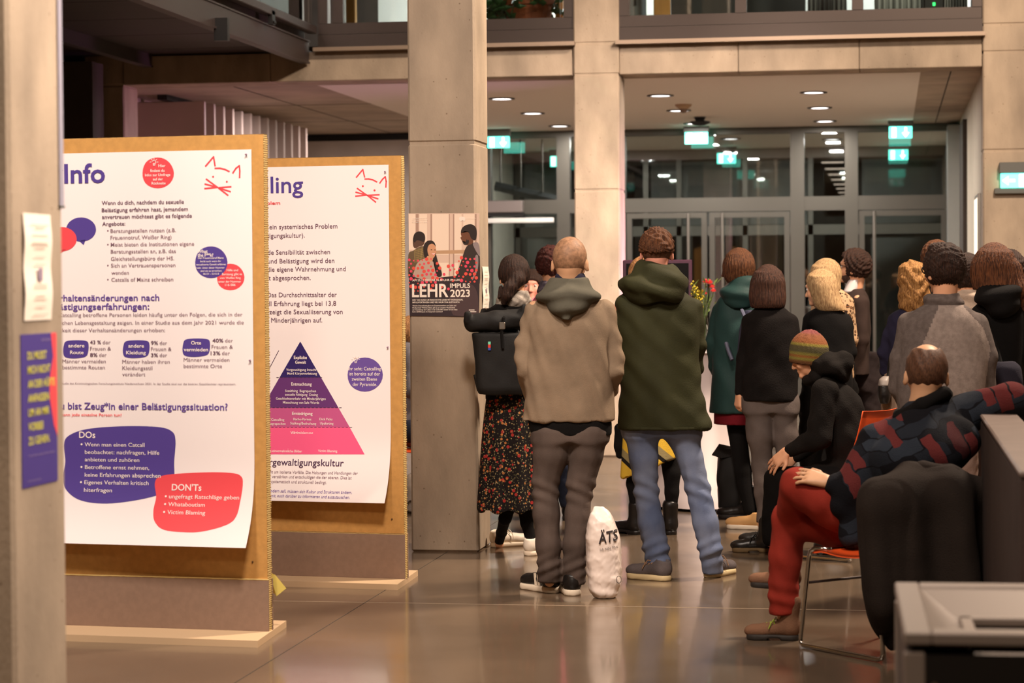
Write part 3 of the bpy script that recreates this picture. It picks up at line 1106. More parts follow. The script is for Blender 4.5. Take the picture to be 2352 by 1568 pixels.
M_GREYB = mat('grey_board', (142, 116, 99), 0.8, 0.05, 40)
M_BASEB = mat('base_board', (206, 176, 140), 0.75)
M_FLUTE = mat('corrugated_edge', (216, 184, 110), 0.8)
_nt = M_FLUTE.node_tree
_w = N(M_FLUTE, 'TexWave'); _w.wave_type = 'BANDS'; _w.bands_direction = 'Z'; _w.inputs['Scale'].default_value = 33
_w.inputs['Distortion'].default_value = 1.5
_tcn = N(M_FLUTE, 'TexCoord'); _nt.links.new(_tcn.outputs['Object'], _w.inputs['Vector'])
_rr = N(M_FLUTE, 'ValToRGB')
_rr.color_ramp.elements[0].color = (*s2l((140, 100, 50)), 1); _rr.color_ramp.elements[1].color = (*s2l((232, 205, 135)), 1)
_nt.links.new(_w.outputs[0], _rr.inputs[0]); _nt.links.new(_rr.outputs[0], _nt.nodes['Principled BSDF'].inputs['Base Color'])


def board(edge_px, ang, front_px, tip_px, width, top_py, strip_py, label):
    """freestanding corrugated display board; local x along the board, y away from the visitor; origin at the right end of the board"""
    R = gnd(*edge_px)
    ang = math.radians(ang)
    nrm = np.array([-math.sin(ang), math.cos(ang)])
    org = R[:2] - nrm * 0.022
    corner_px = edge_px
    e = empty('display_board', (org[0], org[1], 0), ang, label, 'display board', 'freestanding cardboard display boards')
    loc = lambda g_: ((g_[0] - org[0]) * math.cos(ang) + (g_[1] - org[1]) * math.sin(ang), -(g_[0] - org[0]) * math.sin(ang) + (g_[1] - org[1]) * math.cos(ang))
    fA, fB = loc(gnd(*front_px)), loc(gnd(*tip_px))
    dx = np.array([math.cos(ang), math.sin(ang)])

    def px2uv(x, y, dep=0.0):
        d = ray(x, y)
        o2 = org + nrm * dep
        t = (nrm @ o2) / (nrm @ d[:2])
        p = np.array([0, 0, EYE]) + d * t
        return float((p[:2] - o2) @ dx), float(p[2])
    w = width
    rr = 0.0
    top = px2uv(*top_py)[1]
    zs = px2uv(corner_px[0] - 20, strip_py)[1]
    T = 0.045
    o = MB()
    o.box(-w, rr - 0.003, 0.001, T - 0.001, 0.03, top - 0.002)
    o.build('board_face', M_KRAFT, e)
    f = MB()
    f.box(rr - 0.003, rr, 0.003, T - 0.003, 0.03, top)
    f.box(-w, rr, 0.003, T - 0.003, top - 0.003, top + 0.001)
    # crushed liner edges standing proud along the corrugation
    rs = random.Random(int(top * 1e4))
    for k in range(170):
        z = 0.05 + k * (top - 0.06) / 170
        f.box(rr - 0.002, rr + rs.uniform(0.0005, 0.003), 0.0, 0.004, z, z + 0.008)
        f.box(rr - 0.002, rr + rs.uniform(0.0005, 0.003), T - 0.004, T, z, z + 0.008)
    f.build('corrugated_edge', M_FLUTE, e)
    MB().box(-w, rr + 0.004, -0.008, 0.0, 0.03, zs, 0.001).build('kick_panel', M_GREYB, e)
    MB().box(-w, rr + 0.004, -0.0085, 0.001, zs - 0.004, zs + 0.002).build('panel_edge', M_FLUTE, e)
    MB().box(-w, rr + 0.004, T, T + 0.008, 0.03, zs, 0.001).build('kick_panel', M_GREYB, e)
    MB().prism([(-w - .02, fA[1]), fA, fB, (-w - .02, fB[1])], lambda u, v, d: (u, v, d), 0.0, 0.03).build('base_plate', M_BASEB, e)
    return e, px2uv, zs, top


def poster(e, px2uv, x_left, w_right, top_py, bot_py, curl, label, name='poster'):
    """paper sheet hung on the board, its lower edge curling forward"""
    p = empty(name, (0, 0, 0), 0, label, 'poster', 'printed posters on the display boards')
    p.location = e.location
    p.rotation_euler = e.rotation_euler
    ut, vt = px2uv(w_right, top_py)
    u0 = ut - x_left
    vb = px2uv(w_right + 12, bot_py)[1]

    def off(u, v):
        t = max(0.0, (vb + 0.42 - v) / 0.42)
        s = max(0.0, (v - (vt - 0.35)) / 0.35)
        return 0.004 + curl * t ** 2.6 * (0.75 + 0.25 * (u - u0) / (ut - u0)) + 0.006 * math.sin(3.1 * (u - u0)) ** 2 * s

    pt = lambda u, v, lift=0.0: (u, -off(u, v) - lift, v)
    nu, nv = 10, 44
    v, f = [], []
    for s in (0, 0.0006):
        for j in range(nv + 1):
            for i in range(nu + 1):
                v.append(pt(u0 + (ut - u0) * i / nu, vb + (vt - vb) * j / nv, -s))
    M = (nu + 1) * (nv + 1)
    for j in range(nv):
        for i in range(nu):
            q = j * (nu + 1) + i
            f.append((q, q + 1, q + nu + 2, q + nu + 1))
            f.append((M + q, M + q + nu + 1, M + q + nu + 2, M + q + 1))
    mesh_obj('paper', v, f, M_PAPER, p, True)
    return p, Sheet(pt, lambda x, y: px2uv(x, y, -0.006)), pt


def pins(p, sh, pts):
    for x, y in pts:
        u, v = sh.px2uv(x, y)
        q = sh.pt(u, v, 0)
        MB().tube([q, (q[0], q[1] - 0.012, q[2] - 0.004)], [0.0025, 0.0045], 8).build('pin', mat('pin_head', (170, 140, 165), 0.3), p)


def cat_face(sh, P):
    w = 0.0075
    for seg in P[:-2]:
        sh.line(seg, w, 'red#cat_drawing')
    for x, y in P[-2]:
        sh.ell(x, y, 2.4, 2.4, 'red#cat_drawing', n=12)


def bulb(sh, x, y, s):
    sh.line([(x + s * .45 * math.cos(t), y - s * .2 + s * .45 * math.sin(t)) for t in [2.2 - k * .62 for k in range(9)]], 0.003, 'white', 0.0028)
    sh.line([(x - s * .22, y + s * .25), (x - s * .2, y + s * .62), (x + s * .2, y + s * .62), (x + s * .22, y + s * .25)], 0.003, 'white', 0.0028)
    for k in range(5):
        a = -math.pi * (k / 4)
        sh.line([(x + s * .7 * math.cos(a), y - s * .2 + s * .7 * math.sin(a)), (x + s * 1.05 * math.cos(a), y - s * .2 + s * 1.05 * math.sin(a))], 0.0025, 'white', 0.0028)


# board 1
b1, uv1, zs1, top1 = board((621, 1463), -4.8, (592, 1487), (658, 1440), 1.13, (600, 308), 1330, 'large kraft cardboard display board nearest the front pillar, with the dos and don\'ts poster')
po1, s1, pt1 = poster(b1, uv1, 1.03, 578, 343, 1251, 0.12, 'white poster with violet and red speech blobs listing dos and don\'ts')
T = s1.text
s1.text('Info', 148, 242, 420, 'violet#title', 0.02, 45)
s1.line([(122, 392), (145, 391)], 0.004, 'violet')
s1.ell(363, 397, 36, 36.5, 'red#info_circle', wob=0.03)
for t, a, b, y in (('Hier', 365, 381, 384), ('findest du', 346, 379, 395), ('Infos zur Umfrage', 334, 392, 405), ('auf der', 352, 375, 414.5), ('Rückseite', 349, 381, 424)):
    T(t, a, b, y, 'white', 0.012)
bulb(s1, 355, 374, 9)
g = lambda *p: [(x / 3.5636, 280 + y / 3.5636) for x, y in p]
nose = (1780, 535)
cat_face(s1, [g((1683, 362), (1748, 285), (1760, 360)), g((1760, 380), (1800, 379), (1840, 388), (1875, 405)), g((1905, 418), (1930, 380), (1958, 358), (1962, 400), (1960, 455)),
              g((1688, 468), nose), g((1678, 508), nose), g((1676, 545), nose), g((1890, 530), (1790, 538)), g((1885, 570), (1790, 540)), g((1865, 600), (1790, 542)), g((1744, 448), (1856, 489)), 0])
for t, a, b, y in (('Wenn du dich, nachdem du sexuelle', 234, 423, 470), ('Belästigung erfahren hast, jemandem', 234, 432, 486.5), ('anvertrauen möchtest gibt es folgende', 234.5, 441, 502), ('Angebote:', 235, 288, 518)):
    T(t, a, b, y, 'dark', 0.012, 9)
for t, a, b, y, bl in (('Beratungsstellen nutzen (z.B.', 254, 404, 534, 1), ('Frauennotruf, Weißer Ring)', 254, 394, 549.5, 0), ('Meist bieten die Institutionen eigene', 254.5, 446, 565.5, 1), ('Beratungsstellen an, z.B. das', 254.5, 404, 581.5, 0),
                       ('Gleichstellungsbüro der HS.', 255, 400, 598, 0), ('Sich an Vertrauenspersonen', 255, 403, 613.5, 1), ('wenden', 256, 296, 630, 0), ('Catcalls of Mainz schreiben', 256, 398, 646, 1)):
    T(t, a, b, y, 'grey', 0.003, 8.8)
    if bl:
        s1.ell(247.5, y - 4, 2, 2, 'grey', n=10)
s1.ell(186, 527, 34.5, 28, 'violet#speech_bubble')
s1.poly([(180, 552), (196, 550), (192, 563)], 'violet#speech_bubble')
s1.ell(141, 549, 35, 28, 'red#speech_bubble', 0.0012)
s1.poly([(140, 574), (152, 572), (135, 585)], 'red#speech_bubble', 0.0012)
s1.ell(484.6, 602, 37.2, 37.2, 'violet#info_circle', 0.001, wob=0.02)
for t, a, b, y in (('What', 454, 477, 581), ('the F**k?', 454, 490, 589.5)):
    T(t, a, b, y, 'white', 0.015, 8)
for t, a, b, y in (('Der Frauennotruf Mainz', 455, 514, 594.5), ('berät auch wenn ihr', 460, 508, 602), ('sexualisierte Gewalt erfahren', 451, 519, 609.5), ('habt. Unter dieser Nummer', 452, 516, 617), ('sind sie zu erreichen:', 461, 510, 624), ('06131 - 221213', 467, 503, 631)):
    T(t, a, b, y, 'white', 0.006, lift=0.0032)
s1.ell(529, 636, 31.5, 31.5, 'red#info_circle.', 0.0006, wob=0.03)
for t, a, b, y in (('Hilfe und', 521, 547, 623), ('Beratung gibt es', 510, 556, 632), ('vom Weißen Ring', 505, 553, 640.5), ('unter der Nummer', 502, 554, 649), ('116 006', 517, 541, 657)):
    T(t, a, b, y, 'white', 0.006)
T('Verhaltensänderungen nach', 137, 366, 691, 'violet2', 0.014, 15, 'rhaltensänderungen nach')
T('Belästigungserfahrungen:', 136, 343, 711, 'violet2', 0.014, 15, 'ästigungserfahrungen:')
T('Von Catcalling betroffene Personen leiden häufig unter den Folgen, die sich in der', 135, 557, 727, 'grey', 0, 8.5, 'Catcalling betroffene Personen leiden häufig unter den Folgen, die sich in der')
T('täglichen Lebensgestaltung zeigen. In einer Studie aus dem Jahr 2021 wurde die', 137, 560, 745, 'grey', 0, 8.5, 'lichen Lebensgestaltung zeigen. In einer Studie aus dem Jahr 2021 wurde die')
T('Häufigkeit dieser Verhaltensänderungen erhoben:', 137, 379, 762, 'grey', 0, 8.5, 'gkeit dieser Verhaltensänderungen erhoben:')
for x0, x1, y0, y1 in ((145, 203, 781, 823), (282, 343, 781, 822.5), (419, 482, 777, 819.5)):
    w_, h_ = x1 - x0, y1 - y0
    s1.blob([(x0 + w_ * .02, y0 + h_ * .3), (x0 + w_ * .12, y0 + h_ * .06), (x0 + w_ * .5, y0), (x0 + w_ * .9, y0 + h_ * .04), (x1, y0 + h_ * .22), (x1 - w_ * .02, y0 + h_ * .7), (x0 + w_ * .85, y1 - h_ * .08), (x0 + w_ * .45, y1), (x0 + w_ * .1, y1 - h_ * .06), (x0, y0 + h_ * .7)], 'violet#word_tag.%d' % x0)
for t, a, b, y in (('andere', 157, 194, 797.5), ('Route', 161, 192, 813), ('andere', 295, 331, 798), ('Kleidung', 290, 335, 813.5), ('Orte', 439, 462, 791), ('vermieden', 422, 478, 806.5)):
    T(t, a, b, y, 'white', 0.015, 8.5)
for t, a, b, y, kd in (('43 %', 207, 232, 789.5, 1), ('der', 236, 254, 789.5, 0), ('Frauen &', 207, 255, 804, 0), ('8%', 207, 224, 818.5, 1), ('der', 228, 245, 818.5, 0), ('Männer vermeiden', 143.5, 243, 833, 0), ('bestimmte Routen', 143.5, 241, 847, 0),
                       ('9%', 347, 363, 791, 1), ('der', 367, 384, 791, 0), ('Frauen &', 347, 394, 805, 0), ('3%', 347, 363, 819, 1), ('der', 367, 384, 819, 0), ('Männer haben ihren', 281, 390, 834, 0), ('Kleidungsstil', 281, 350, 848.5, 0), ('verändert', 281, 334, 863, 0),
                       ('40%', 488, 513, 785.5, 1), ('der', 517, 535, 785.5, 0), ('Frauen &', 486, 535, 800, 0), ('13%', 484, 506, 814.5, 1), ('der', 510, 528, 814.5, 0), ('Männer vermeiden', 422, 527, 829.5, 0), ('bestimmte Orte', 422, 510, 844, 0)):
    T(t, a, b, y, 'dark' if kd else 'grey', 0.012 if kd else 0, 8.6)
T('Aus einer Studie des Kriminologischen Forschungsinstituts Niedersachsen 2021. In der Studie sind nur die binären Geschlechter repräsentiert.', 140, 542, 882, 'grey', 0, 4.5, 'Studie des Kriminologischen Forschungsinstituts Niedersachsen 2021. In der Studie sind nur die binären Geschlechter repräsentiert.')
T('Du bist Zeug*in einer Belästigungssituation?', 139, 523, 939, 'violet2', 0.014, 16, 'u bist Zeug*in einer Belästigungssituation?')
T('Das kann jede einzelne Person tun!', 141, 279, 955, 'red', 0.008, 7, 'kann jede einzelne Person tun!')
s1.blob([(147, 1020), (158, 1000), (200, 985), (280, 978.5), (360, 980), (394, 990), (403, 1012), (400, 1060), (400, 1100), (385, 1128), (325, 1146), (250, 1155), (190, 1148), (155, 1125), (146, 1095), (150, 1060)], 'violet#dos_bubble')
T('DOs', 182, 219, 1005, 'white', 0.014, 15)
for t, a, b, y, bl in (('Wenn man einen Catcall', 194.5, 332, 1024.5, 1), ('beobachtet: nachfragen, Hilfe', 195, 366, 1042, 0), ('anbieten und zuhören', 195, 320, 1059, 0), ('Betroffene ernst nehmen,', 195.5, 343, 1076.5, 1), ('keine Erfahrungen absprechen', 195.5, 370, 1094, 0),
                       ('Eigenes Verhalten kritisch', 195.5, 343, 1111, 1), ('hiterfragen', 195.5, 260, 1128.5, 0)):
    T(t, a, b, y, 'white', 0.002, 9.5)
    if bl:
        s1.ell(187.5, y - 4.5, 2.4, 2.4, 'white', 0.0026, 10)
s1.blob([(357, 1110), (366, 1095), (400, 1088), (480, 1084), (535, 1086), (555, 1094), (559, 1112), (556, 1150), (551, 1182), (535, 1200), (490, 1214), (450, 1218), (392, 1213), (366, 1195), (359, 1170), (362, 1140)], 'red#donts_bubble', 0.0014)
T('DON\'Ts', 397, 465, 1125, 'white', 0.014, 15, lift=0.0032)
for t, a, b, y in (('ungefragt Ratschläge geben', 392, 553, 1143, ), ('Whataboutism', 392, 476, 1160.5), ('Victim Blaming', 392, 479, 1178)):
    T(t, a, b, y, 'white', 0.002, 9.5, lift=0.0032)
    s1.ell(384.5, y - 4.5, 2.4, 2.4, 'white', 0.0032, 10)
s1.finish(po1, INK, PNAMES)
pins(po1, s1, [(566, 353), (575, 826)])
# yellow note stuck behind the first board
u, z = uv1(628, 1320)
yn = empty('sticky_note', (0, 0, 0), 0, 'yellow paper note sticking out from behind the near display board', 'note')
yn.location, yn.rotation_euler = b1.location, b1.rotation_euler
P = [uv1(618, 1314, .06), uv1(630, 1320, .06), uv1(654, 1352, .06), uv1(630, 1371, .06), uv1(618, 1360, .06)]
mesh_obj('sheet', [(a, .06 + .01 * i, b) for i, (a, b) in enumerate(P)] + [(a, .0605 + .01 * i, b) for i, (a, b) in enumerate(P)], [(0, 1, 2, 3, 4), (9, 8, 7, 6, 5)], mat('yellow_note', (240, 222, 120), 0.7), yn)

# board 2
b2, uv2, zs2, top2 = board((933, 1341), -6.5, (913, 1355), (960, 1322), 1.13, (915, 357), 1225, 'second kraft cardboard display board, farther back beside the concrete pillar')
po2, s2, pt2 = poster(b2, uv2, 1.03, 893, 378, 1151, 0.11, 'white poster with a violet and pink pyramid diagram')
T = s2.text
T('Catcalling', 610, 697, 443, 'violet#title', 0.010, 39, 'lling')
T('Ein Problem', 614, 644, 470, 'red', 0.012, 8, 'blem')
for t, a, b, y, sb in (('Catcalling ist ein systemisches Problem', 619, 775, 526, 'ein systemisches Problem'), ('(Belästigungskultur).', 613.5, 700, 546, 'tigungskultur).'), ('fehlende Sensibilität zwischen', 615, 758, 584.5, 'de Sensibilität zwischen'),
                       ('und Belästigung wird den', 615, 768, 604.5, None), ('die eigene Wahrnehmung und', 614, 794, 623.5, None), ('oft abgesprochen.', 617, 713.5, 643, 't abgesprochen.'), ('Das Durchschnittsalter der', 614, 773.5, 682, None),
                       ('Catcall Erfahrung liegt bei 13,8', 611.5, 772, 702, 'all Erfahrung liegt bei 13,8'), ('zeigt die Sexualiiserung von', 619, 787, 721, None), ('Minderjährigen auf.', 623, 740, 740, None)):
    T(t, a, b, y, 'dark', 0.0, 11, sb)
cx, ya, yb, hw = 689.5, 784, 1043, 149.5
lv = [784, 866.7, 936, 981, 1043]
for i in range(4):
    h0, h1 = (lv[i] - ya) / (yb - ya) * hw, (lv[i + 1] - ya) / (yb - ya) * hw
    s2.poly([(cx - h0, lv[i]), (cx + h0, lv[i]), (cx + h1, lv[i + 1]), (cx - h1, lv[i + 1])], 'p%d' % (i + 1))
for y, xa, xb in ((866.7, 635, 747), (936, 590, 790), (981, 560, 816)):
    k = int((xb - xa) / 9)
    for i in range(k):
        s2.line([(xa + i * 9, y), (xa + i * 9 + 5, y)], 0.003, 'ink', 0.0012)
s2.line([(640, 805), (600, 881)], 0.0035, 'ink')
for t, a, b, y, bo in (('Explizite', 675, 705, 824, 1), ('Gewalt', 678, 703, 835, 1), ('Vergewaltigung Inzucht', 657.5, 727, 851.5, 0), ('Mord Körperverletzung', 660, 728, 860, 0), ('Entmachtung', 669, 716, 885, 1), ('Stealthing  Begrapschen', 655, 726, 900, 0),
                       ('sexuelle Nötigung  Dosing', 655, 730, 908.5, 0), ('Geschlechtsverkehr mit Minderjährigen', 634, 748, 917.5, 0), ('Missachtung von Safe Words', 650, 733, 926.5, 0), ('Erniedrigung', 671, 718, 952.5, 1), ('Catcalling', 623, 653, 966, 0), ('Rache-Pornos', 674, 715, 965, 0),
                       ('Dick Picks', 734, 763.5, 965, 0), ('Stalking/Bedrohung', 667, 726.5, 974.5, 0), ('Upskirting', 735, 766, 974.5, 0), ('Viktimisierung', 667.5, 719, 997, 1), ('Vergewaltigungs-Witze', 656, 723, 1010, 0),
                       ('Homo- und Transphobie', 730, 802, 1010, 0), ('(nicht sexuelle) Berührungen', 626, 711, 1019, 0), ('"Locker Room Talk"', 737, 797, 1019, 0), ('Herausgabe privater Daten', 699, 777.5, 1028, 0), ('Victim Blaming', 732, 776, 1037.5, 0)):
    T(t, a, b, y, 'white', 0.016 if bo else 0.006, 7.5 if bo else 6)
for t, a, b, y, sb in (('Begrapschen', 621, 656, 975, 'egrapschen'), ('halt so"', 622, 643, 1010, None), ('stische Haltungen', 622, 671, 1028, 'tische Haltungen'), ('nicht-einvernehmliche Bilder', 622, 695, 1037.5, 't-einvernehmliche Bilder')):
    T(t, a, b, y, 'white', 0.006, 6, sb)
T('Vergewaltigungskultur', 622, 792.5, 1067, 'ink', 0.006, 16, 'rgewaltigungskultur')
for t, a, b, y, sb in (('nicht um isolierte Vorfälle. Die Haltungen und Handlungen der', 622, 827, 1085, 'cht um isolierte Vorfälle. Die Haltungen und Handlungen der'), ('verstärken und entschuldigen die der oberen. Dies ist', 631, 814, 1095.5, None), ('systematisch und strukturell bedingt.', 631, 758, 1106.5, None),
                       ('uns ändern soll, müssen sich Kultur und Strukturen ändern.', 624, 820, 1127, 's ändern soll, müssen sich Kultur und Strukturen ändern.'), ('damit, euch darüber zu informieren und auszutauschen.', 627, 817, 1137.5, None)):
    T(t, a, b, y, 'violet2' if y > 1120 else 'grey', 0.0, 7, sb)
s2.ell(838, 860, 40.5, 40, 'violet2#info_circle', wob=0.02)
for t, a, b, y in (('Ihr seht: Catcalling', 800, 875, 850, ), ('ist bereits auf der', 802, 873, 861.8), ('zweiten Ebene', 808, 866, 873.8), ('der Pyramide.', 810, 866, 886)):
    T(t, a, b, y, 'white', 0.004, 8.2)
bulb(s2, 817, 827, 9)
g = lambda *p: [(560 + x / 3.7325, 340 + y / 3.7325) for x, y in p]
nose = (1052, 402)
cat_face(s2, [g((965, 250), (1020, 183), (1035, 248)), g((1037, 265), (1070, 264), (1105, 272), (1140, 290)), g((1165, 300), (1190, 265), (1212, 245), (1220, 285), (1217, 335)),
              g((972, 345), nose), g((960, 378), nose), g((958, 412), nose), g((1160, 400), (1058, 404)), g((1150, 435), (1058, 404)), g((1130, 463), (1058, 404)), g((1020, 326), (1120, 362)), 0])
s2.finish(po2, INK, PNAMES)
pins(po2, s2, [(885, 393), (891, 796)])
for e, uvf, q in ((b1, uv1, (580, 1290)), (b2, uv2, (900, 1192))):
    u, v = uvf(*q)
    MB().tube([(u, 0.002, v), (u, -0.004, v)], [0.005, 0.0035], 8).build('pin', mat('pin_dark', (90, 64, 40), 0.5), e)

# ------------------------------------------------------------------ poster on the middle pillar
PY = 13.157
lp = empty('poster', (-2.565, PY, 0), 0, 'dark event poster with three people and red dots on the middle concrete pillar', 'poster')
LK = {k: mat('event_' + k, c, 0.55) for k, c in dict(bg=(226, 196, 176), win=(246, 222, 200), bar=(178, 146, 128), rail=(196, 156, 120), skin1=(112, 66, 42), skin2=(214, 156, 118), hair=(40, 26, 22), shirt=(196, 168, 152), plaid=(104, 84, 58), plaid2=(196, 168, 96), coat=(52, 38, 34), coat2=(150, 134, 134), dark=(46, 32, 38), dark2=(74, 54, 56), dot=(238, 84, 70), dot2=(240, 72, 100), white=(250, 236, 222), brown=(92, 62, 46)).items()}
_q = lambda x, y: (920 + x / 5.409, 470 + y / 5.409)


def lxy(x, y):
    p = atY(*_q(x, y), PY)
    return float(p[0] + 2.565), float(p[2])


ls = Sheet(lambda u, v, l=0.0: (u, -0.0015 - l, v), lxy)
ls.poly([(98, 108), (981, 105), (976, 1392), (115, 1380)], 'bg', 0)
for x0, x1, y1 in ((105, 185, 560), (235, 330, 540), (395, 600, 620), (670, 760, 620), (400, 600, 900), (670, 720, 900), (780, 920, 330)):
    ls.poly([(x0, 115 if y1 < 700 else 720), (x1, 115 if y1 < 700 else 720), (x1, y1), (x0, y1)], 'win', 0.0003)
for x0, x1 in ((190, 225), (372, 392), (602, 612), (652, 668), (925, 945)):
    ls.poly([(x0, 115), (x1, 115), (x1, 880), (x0, 880)], 'bar', 0.0004)
ls.poly([(440, 570), (810, 560), (810, 605), (440, 612)], 'rail', 0.0005)
B = lambda key, pts, l: ls.blob(pts, key, l, 4)
# man at the back left
B('plaid', [(98, 620), (160, 570), (220, 530), (285, 515), (310, 560), (300, 700), (200, 760), (150, 880), (98, 900)], 0.0006)
for k in range(7):
    ls.line([(170 + k * 18, 560 - k * 6), (175 + k * 18, 720)], 0.0012, 'plaid2', 0.0007)
    ls.line([(190, 570 + k * 22), (300, 545 + k * 22)], 0.0012, 'plaid2', 0.0007)
B('brown', [(160, 400), (205, 340), (255, 335), (300, 370), (305, 430), (285, 500), (230, 520), (180, 540), (155, 500)], 0.0008)
B('hair', [(155, 430), (175, 360), (225, 333), (285, 350), (308, 410), (290, 460), (210, 440), (175, 470)], 0.0009)
# woman
B('shirt', [(180, 900), (190, 760), (250, 690), (330, 660), (400, 670), (470, 720), (510, 800), (500, 920), (340, 960)], 0.0010)
B('hair#picture_area', [(283, 560), (295, 490), (340, 448), (400, 450), (435, 500), (440, 600), (470, 720), (515, 860), (480, 900), (440, 860), (420, 720), (330, 680), (295, 640)], 0.0011)
B('skin2', [(335, 560), (355, 500), (400, 485), (435, 520), (442, 580), (425, 640), (395, 668), (355, 640)], 0.0012)
B('skin2', [(330, 640), (400, 650), (395, 700), (350, 700)], 0.00115)
for x, y in ((385, 560), (428, 562)):
    ls.ell(x, y, 0, 0, 'hair', 0.0013) if 0 else B('hair#facial_features', [(x - 11, y), (x, y - 7), (x + 11, y), (x, y + 5)], 0.0013)
B('white', [(388, 602), (412, 606), (430, 598), (412, 620)], 0.0013)
B('dot2', [(384, 600), (412, 604), (434, 595), (412, 626)], 0.00125)
# man on the right
B('coat', [(800, 560), (840, 500), (910, 470), (970, 500), (985, 620), (985, 980), (900, 940), (780, 950), (700, 900), (720, 800), (760, 680)], 0.0010)
B('coat2', [(900, 480), (960, 470), (984, 540), (984, 640), (930, 560)], 0.0011)
B('coat2#picture_area', [(930, 640), (965, 640), (960, 800), (900, 930), (890, 920), (930, 800)], 0.0011)
B('skin1', [(750, 350), (790, 290), (860, 300), (900, 380), (900, 470), (850, 500), (790, 495), (765, 450), (745, 410), (758, 395)], 0.0012)
B('skin1', [(830, 400), (855, 390), (850, 430), (830, 440)], 0.0014)
B('hair#picture_area.', [(752, 350), (765, 290), (820, 250), (890, 245), (940, 290), (948, 380), (930, 440), (880, 420), (850, 350), (800, 330)], 0.0013)
B('hair#picture_area..', [(770, 450), (800, 470), (830, 420), (850, 440), (840, 490), (790, 496)], 0.0013)
# dark lower band
ls.poly([(103, 800), (180, 900), (340, 950), (520, 900), (700, 880), (800, 940), (984, 930), (976, 1392), (115, 1380)], 'dark', 0.0014)
B('dark2', [(640, 1340), (600, 1180), (680, 1030), (800, 985), (900, 1000), (955, 1100), (968, 1250), (955, 1375), (700, 1378)], 0.0017)
rs = random.Random(5)
for j in range(9):
    for i in range(17):
        x, y = 110 + i * 54 + (j % 2) * 22, 665 + j * 47 + (20 if i < 8 else 0) + 12 * math.sin(i)
        if 480 < x < 700 and j < 2 or x > 972 or rs.random() < 0.3 + (0.15 if 300 < x < 640 else 0) or (j > 6 and x > 600):
            continue
        r = rs.choice((10, 14, 18, 22))
        ls.blob([(x + r * math.cos(a), y + r * math.sin(a)) for a in [k * .6283 for k in range(10)]], 'dot' if rs.random() < .6 else 'dot2', 0.0017, 1)
T = lambda s, x0, x1, y, cap, b=0.0: ls.text(s, x0, x1, y, 'white', b, cap, lift=0.0030)
T('LEHR', 145, 597, 1145, 167, 0.02)
T('IMPULS', 618, 866, 1033, 58, 0.02)
T('2023', 620, 864, 1143, 92, 0.02)
T('AM 23.11.2023 AB 16.30 UHR IM LUX', 148, 740, 950, 25, 0.02)
T('DER TAG RUND UM INNOVATIVE LEHRE MIT WORKSHOPS,', 150, 778, 1193, 20, 0.015)
T('IMPULSVORTRÄGEN UND VIEL RAUM ZUM AUSTAUSCH.', 150, 738, 1223, 20, 0.015)
for s, x1, y in (('Welche Unterschiede gibt es im Zusammenwirken von Lehre und', 692, 1262), ('Hochschule? Welche Ideen gibt es an unserer Hochschule', 678, 1288), ('zur Gestaltung der Lehre in der Zukunft? Lassen Sie uns dazu', 708, 1312), ('beim LEHRimpuls ins Gespräch kommen!', 524, 1337)):
    T(s, 150, x1, y, 17, 0.008)
for s, x1, y in (('IDEENWERKSTATT', 330, 178), ('FÜR INNOVATION IN', 342, 200), ('STUDIUM UND LEHRE', 336, 226)):
    T(s, 145, x1, y, 15, 0.01)
T('HOCHSCHULE MAINZ', 815, 936, 178, 10)
for a, b in ((850, 1310), (850, 1332)):
    ls.poly([(a, b - 8), (a + (70 if b < 1320 else 92), b - 8), (a + (70 if b < 1320 else 92), b + 2), (a, b + 2)], 'white', 0.002)
B('white', [(730, 180), (735, 155), (765, 148), (800, 160), (804, 185), (790, 212), (775, 195), (755, 205), (740, 200)], 0.002)
ls.finish(lp, LK, {k: ('lettering' if k == 'white' else 'picture_area' if k not in ('dot', 'dot2') else 'red_dots') for k in LK})

# ------------------------------------------------------------------ notices on the pillars' right faces
def side_notice(Xf, q, label, name, thick=0.002):
    """q = picture corners TL, TR, BR, BL of a sheet on a face that looks towards +x"""
    P = [atX(x, y, Xf) for x, y in q]
    y0 = (P[0][1] + P[3][1]) / 2
    y1 = (P[1][1] + P[2][1]) / 2
    z0 = (P[2][2] + P[3][2]) / 2
    z1 = (P[0][2] + P[1][2]) / 2
    e = empty(name, (Xf, y0, z0), 0, label, 'notice')
    return e, y1 - y0, z1 - z0


e, w, h = side_notice(-2.371, [(43, 768), (128, 764), (132, 1108), (54, 1117)], 'violet and red notice with yellow capitals low on the front left pillar', 'notice')
MB().box(0, 0.0015, 0, w, 0, h).build('paper', mat('notice_violet', (70, 54, 132), 0.6), e)
o = MB()
o.add([(0.0022, w * a, h * b) for a, b in ((.84, 1), (1, 1), (1, .3), (.9, .38), (.8, .55), (.78, .68), (.9, .84))], [tuple(range(7))])
o.build('red_print', INK['red'], e)
ns = Sheet(lambda u, v, l=0.0: (0.002 + l, u, v), lambda x, y: (x * w, (1 - y) * h))
for i, (s, x1) in enumerate((('DU MUSST', .70), ('MICH NICHT', .80), ('AN DER HÜFTE', .93), ('ANFASSEN', .76), ('UM AN MIR', .76), ('VORBEI', .58), ('ZU GEHEN.', .76))):
    ns.text(s, .17, x1, .165 + i * .093, 'y', 0.016, 0.052, lift=0.001)
ns.text('Gemeinsam gegen Belästigung', .17, .9, .80, 'w', 0, 0.012, lift=0.001)
ns.text('Hochschule', .12, .5, .965, 'w', 0, 0.012, lift=0.001)
ns.text('AKTION', .55, .82, .05, 'w', 0, 0.016, lift=0.001)
ns.finish(e, {'y': mat('ink_yellow', (214, 208, 92), 0.6), 'w': mat('ink_lilac', (150, 130, 170), 0.6)}, {'y': 'lettering', 'w': 'small_lettering'})


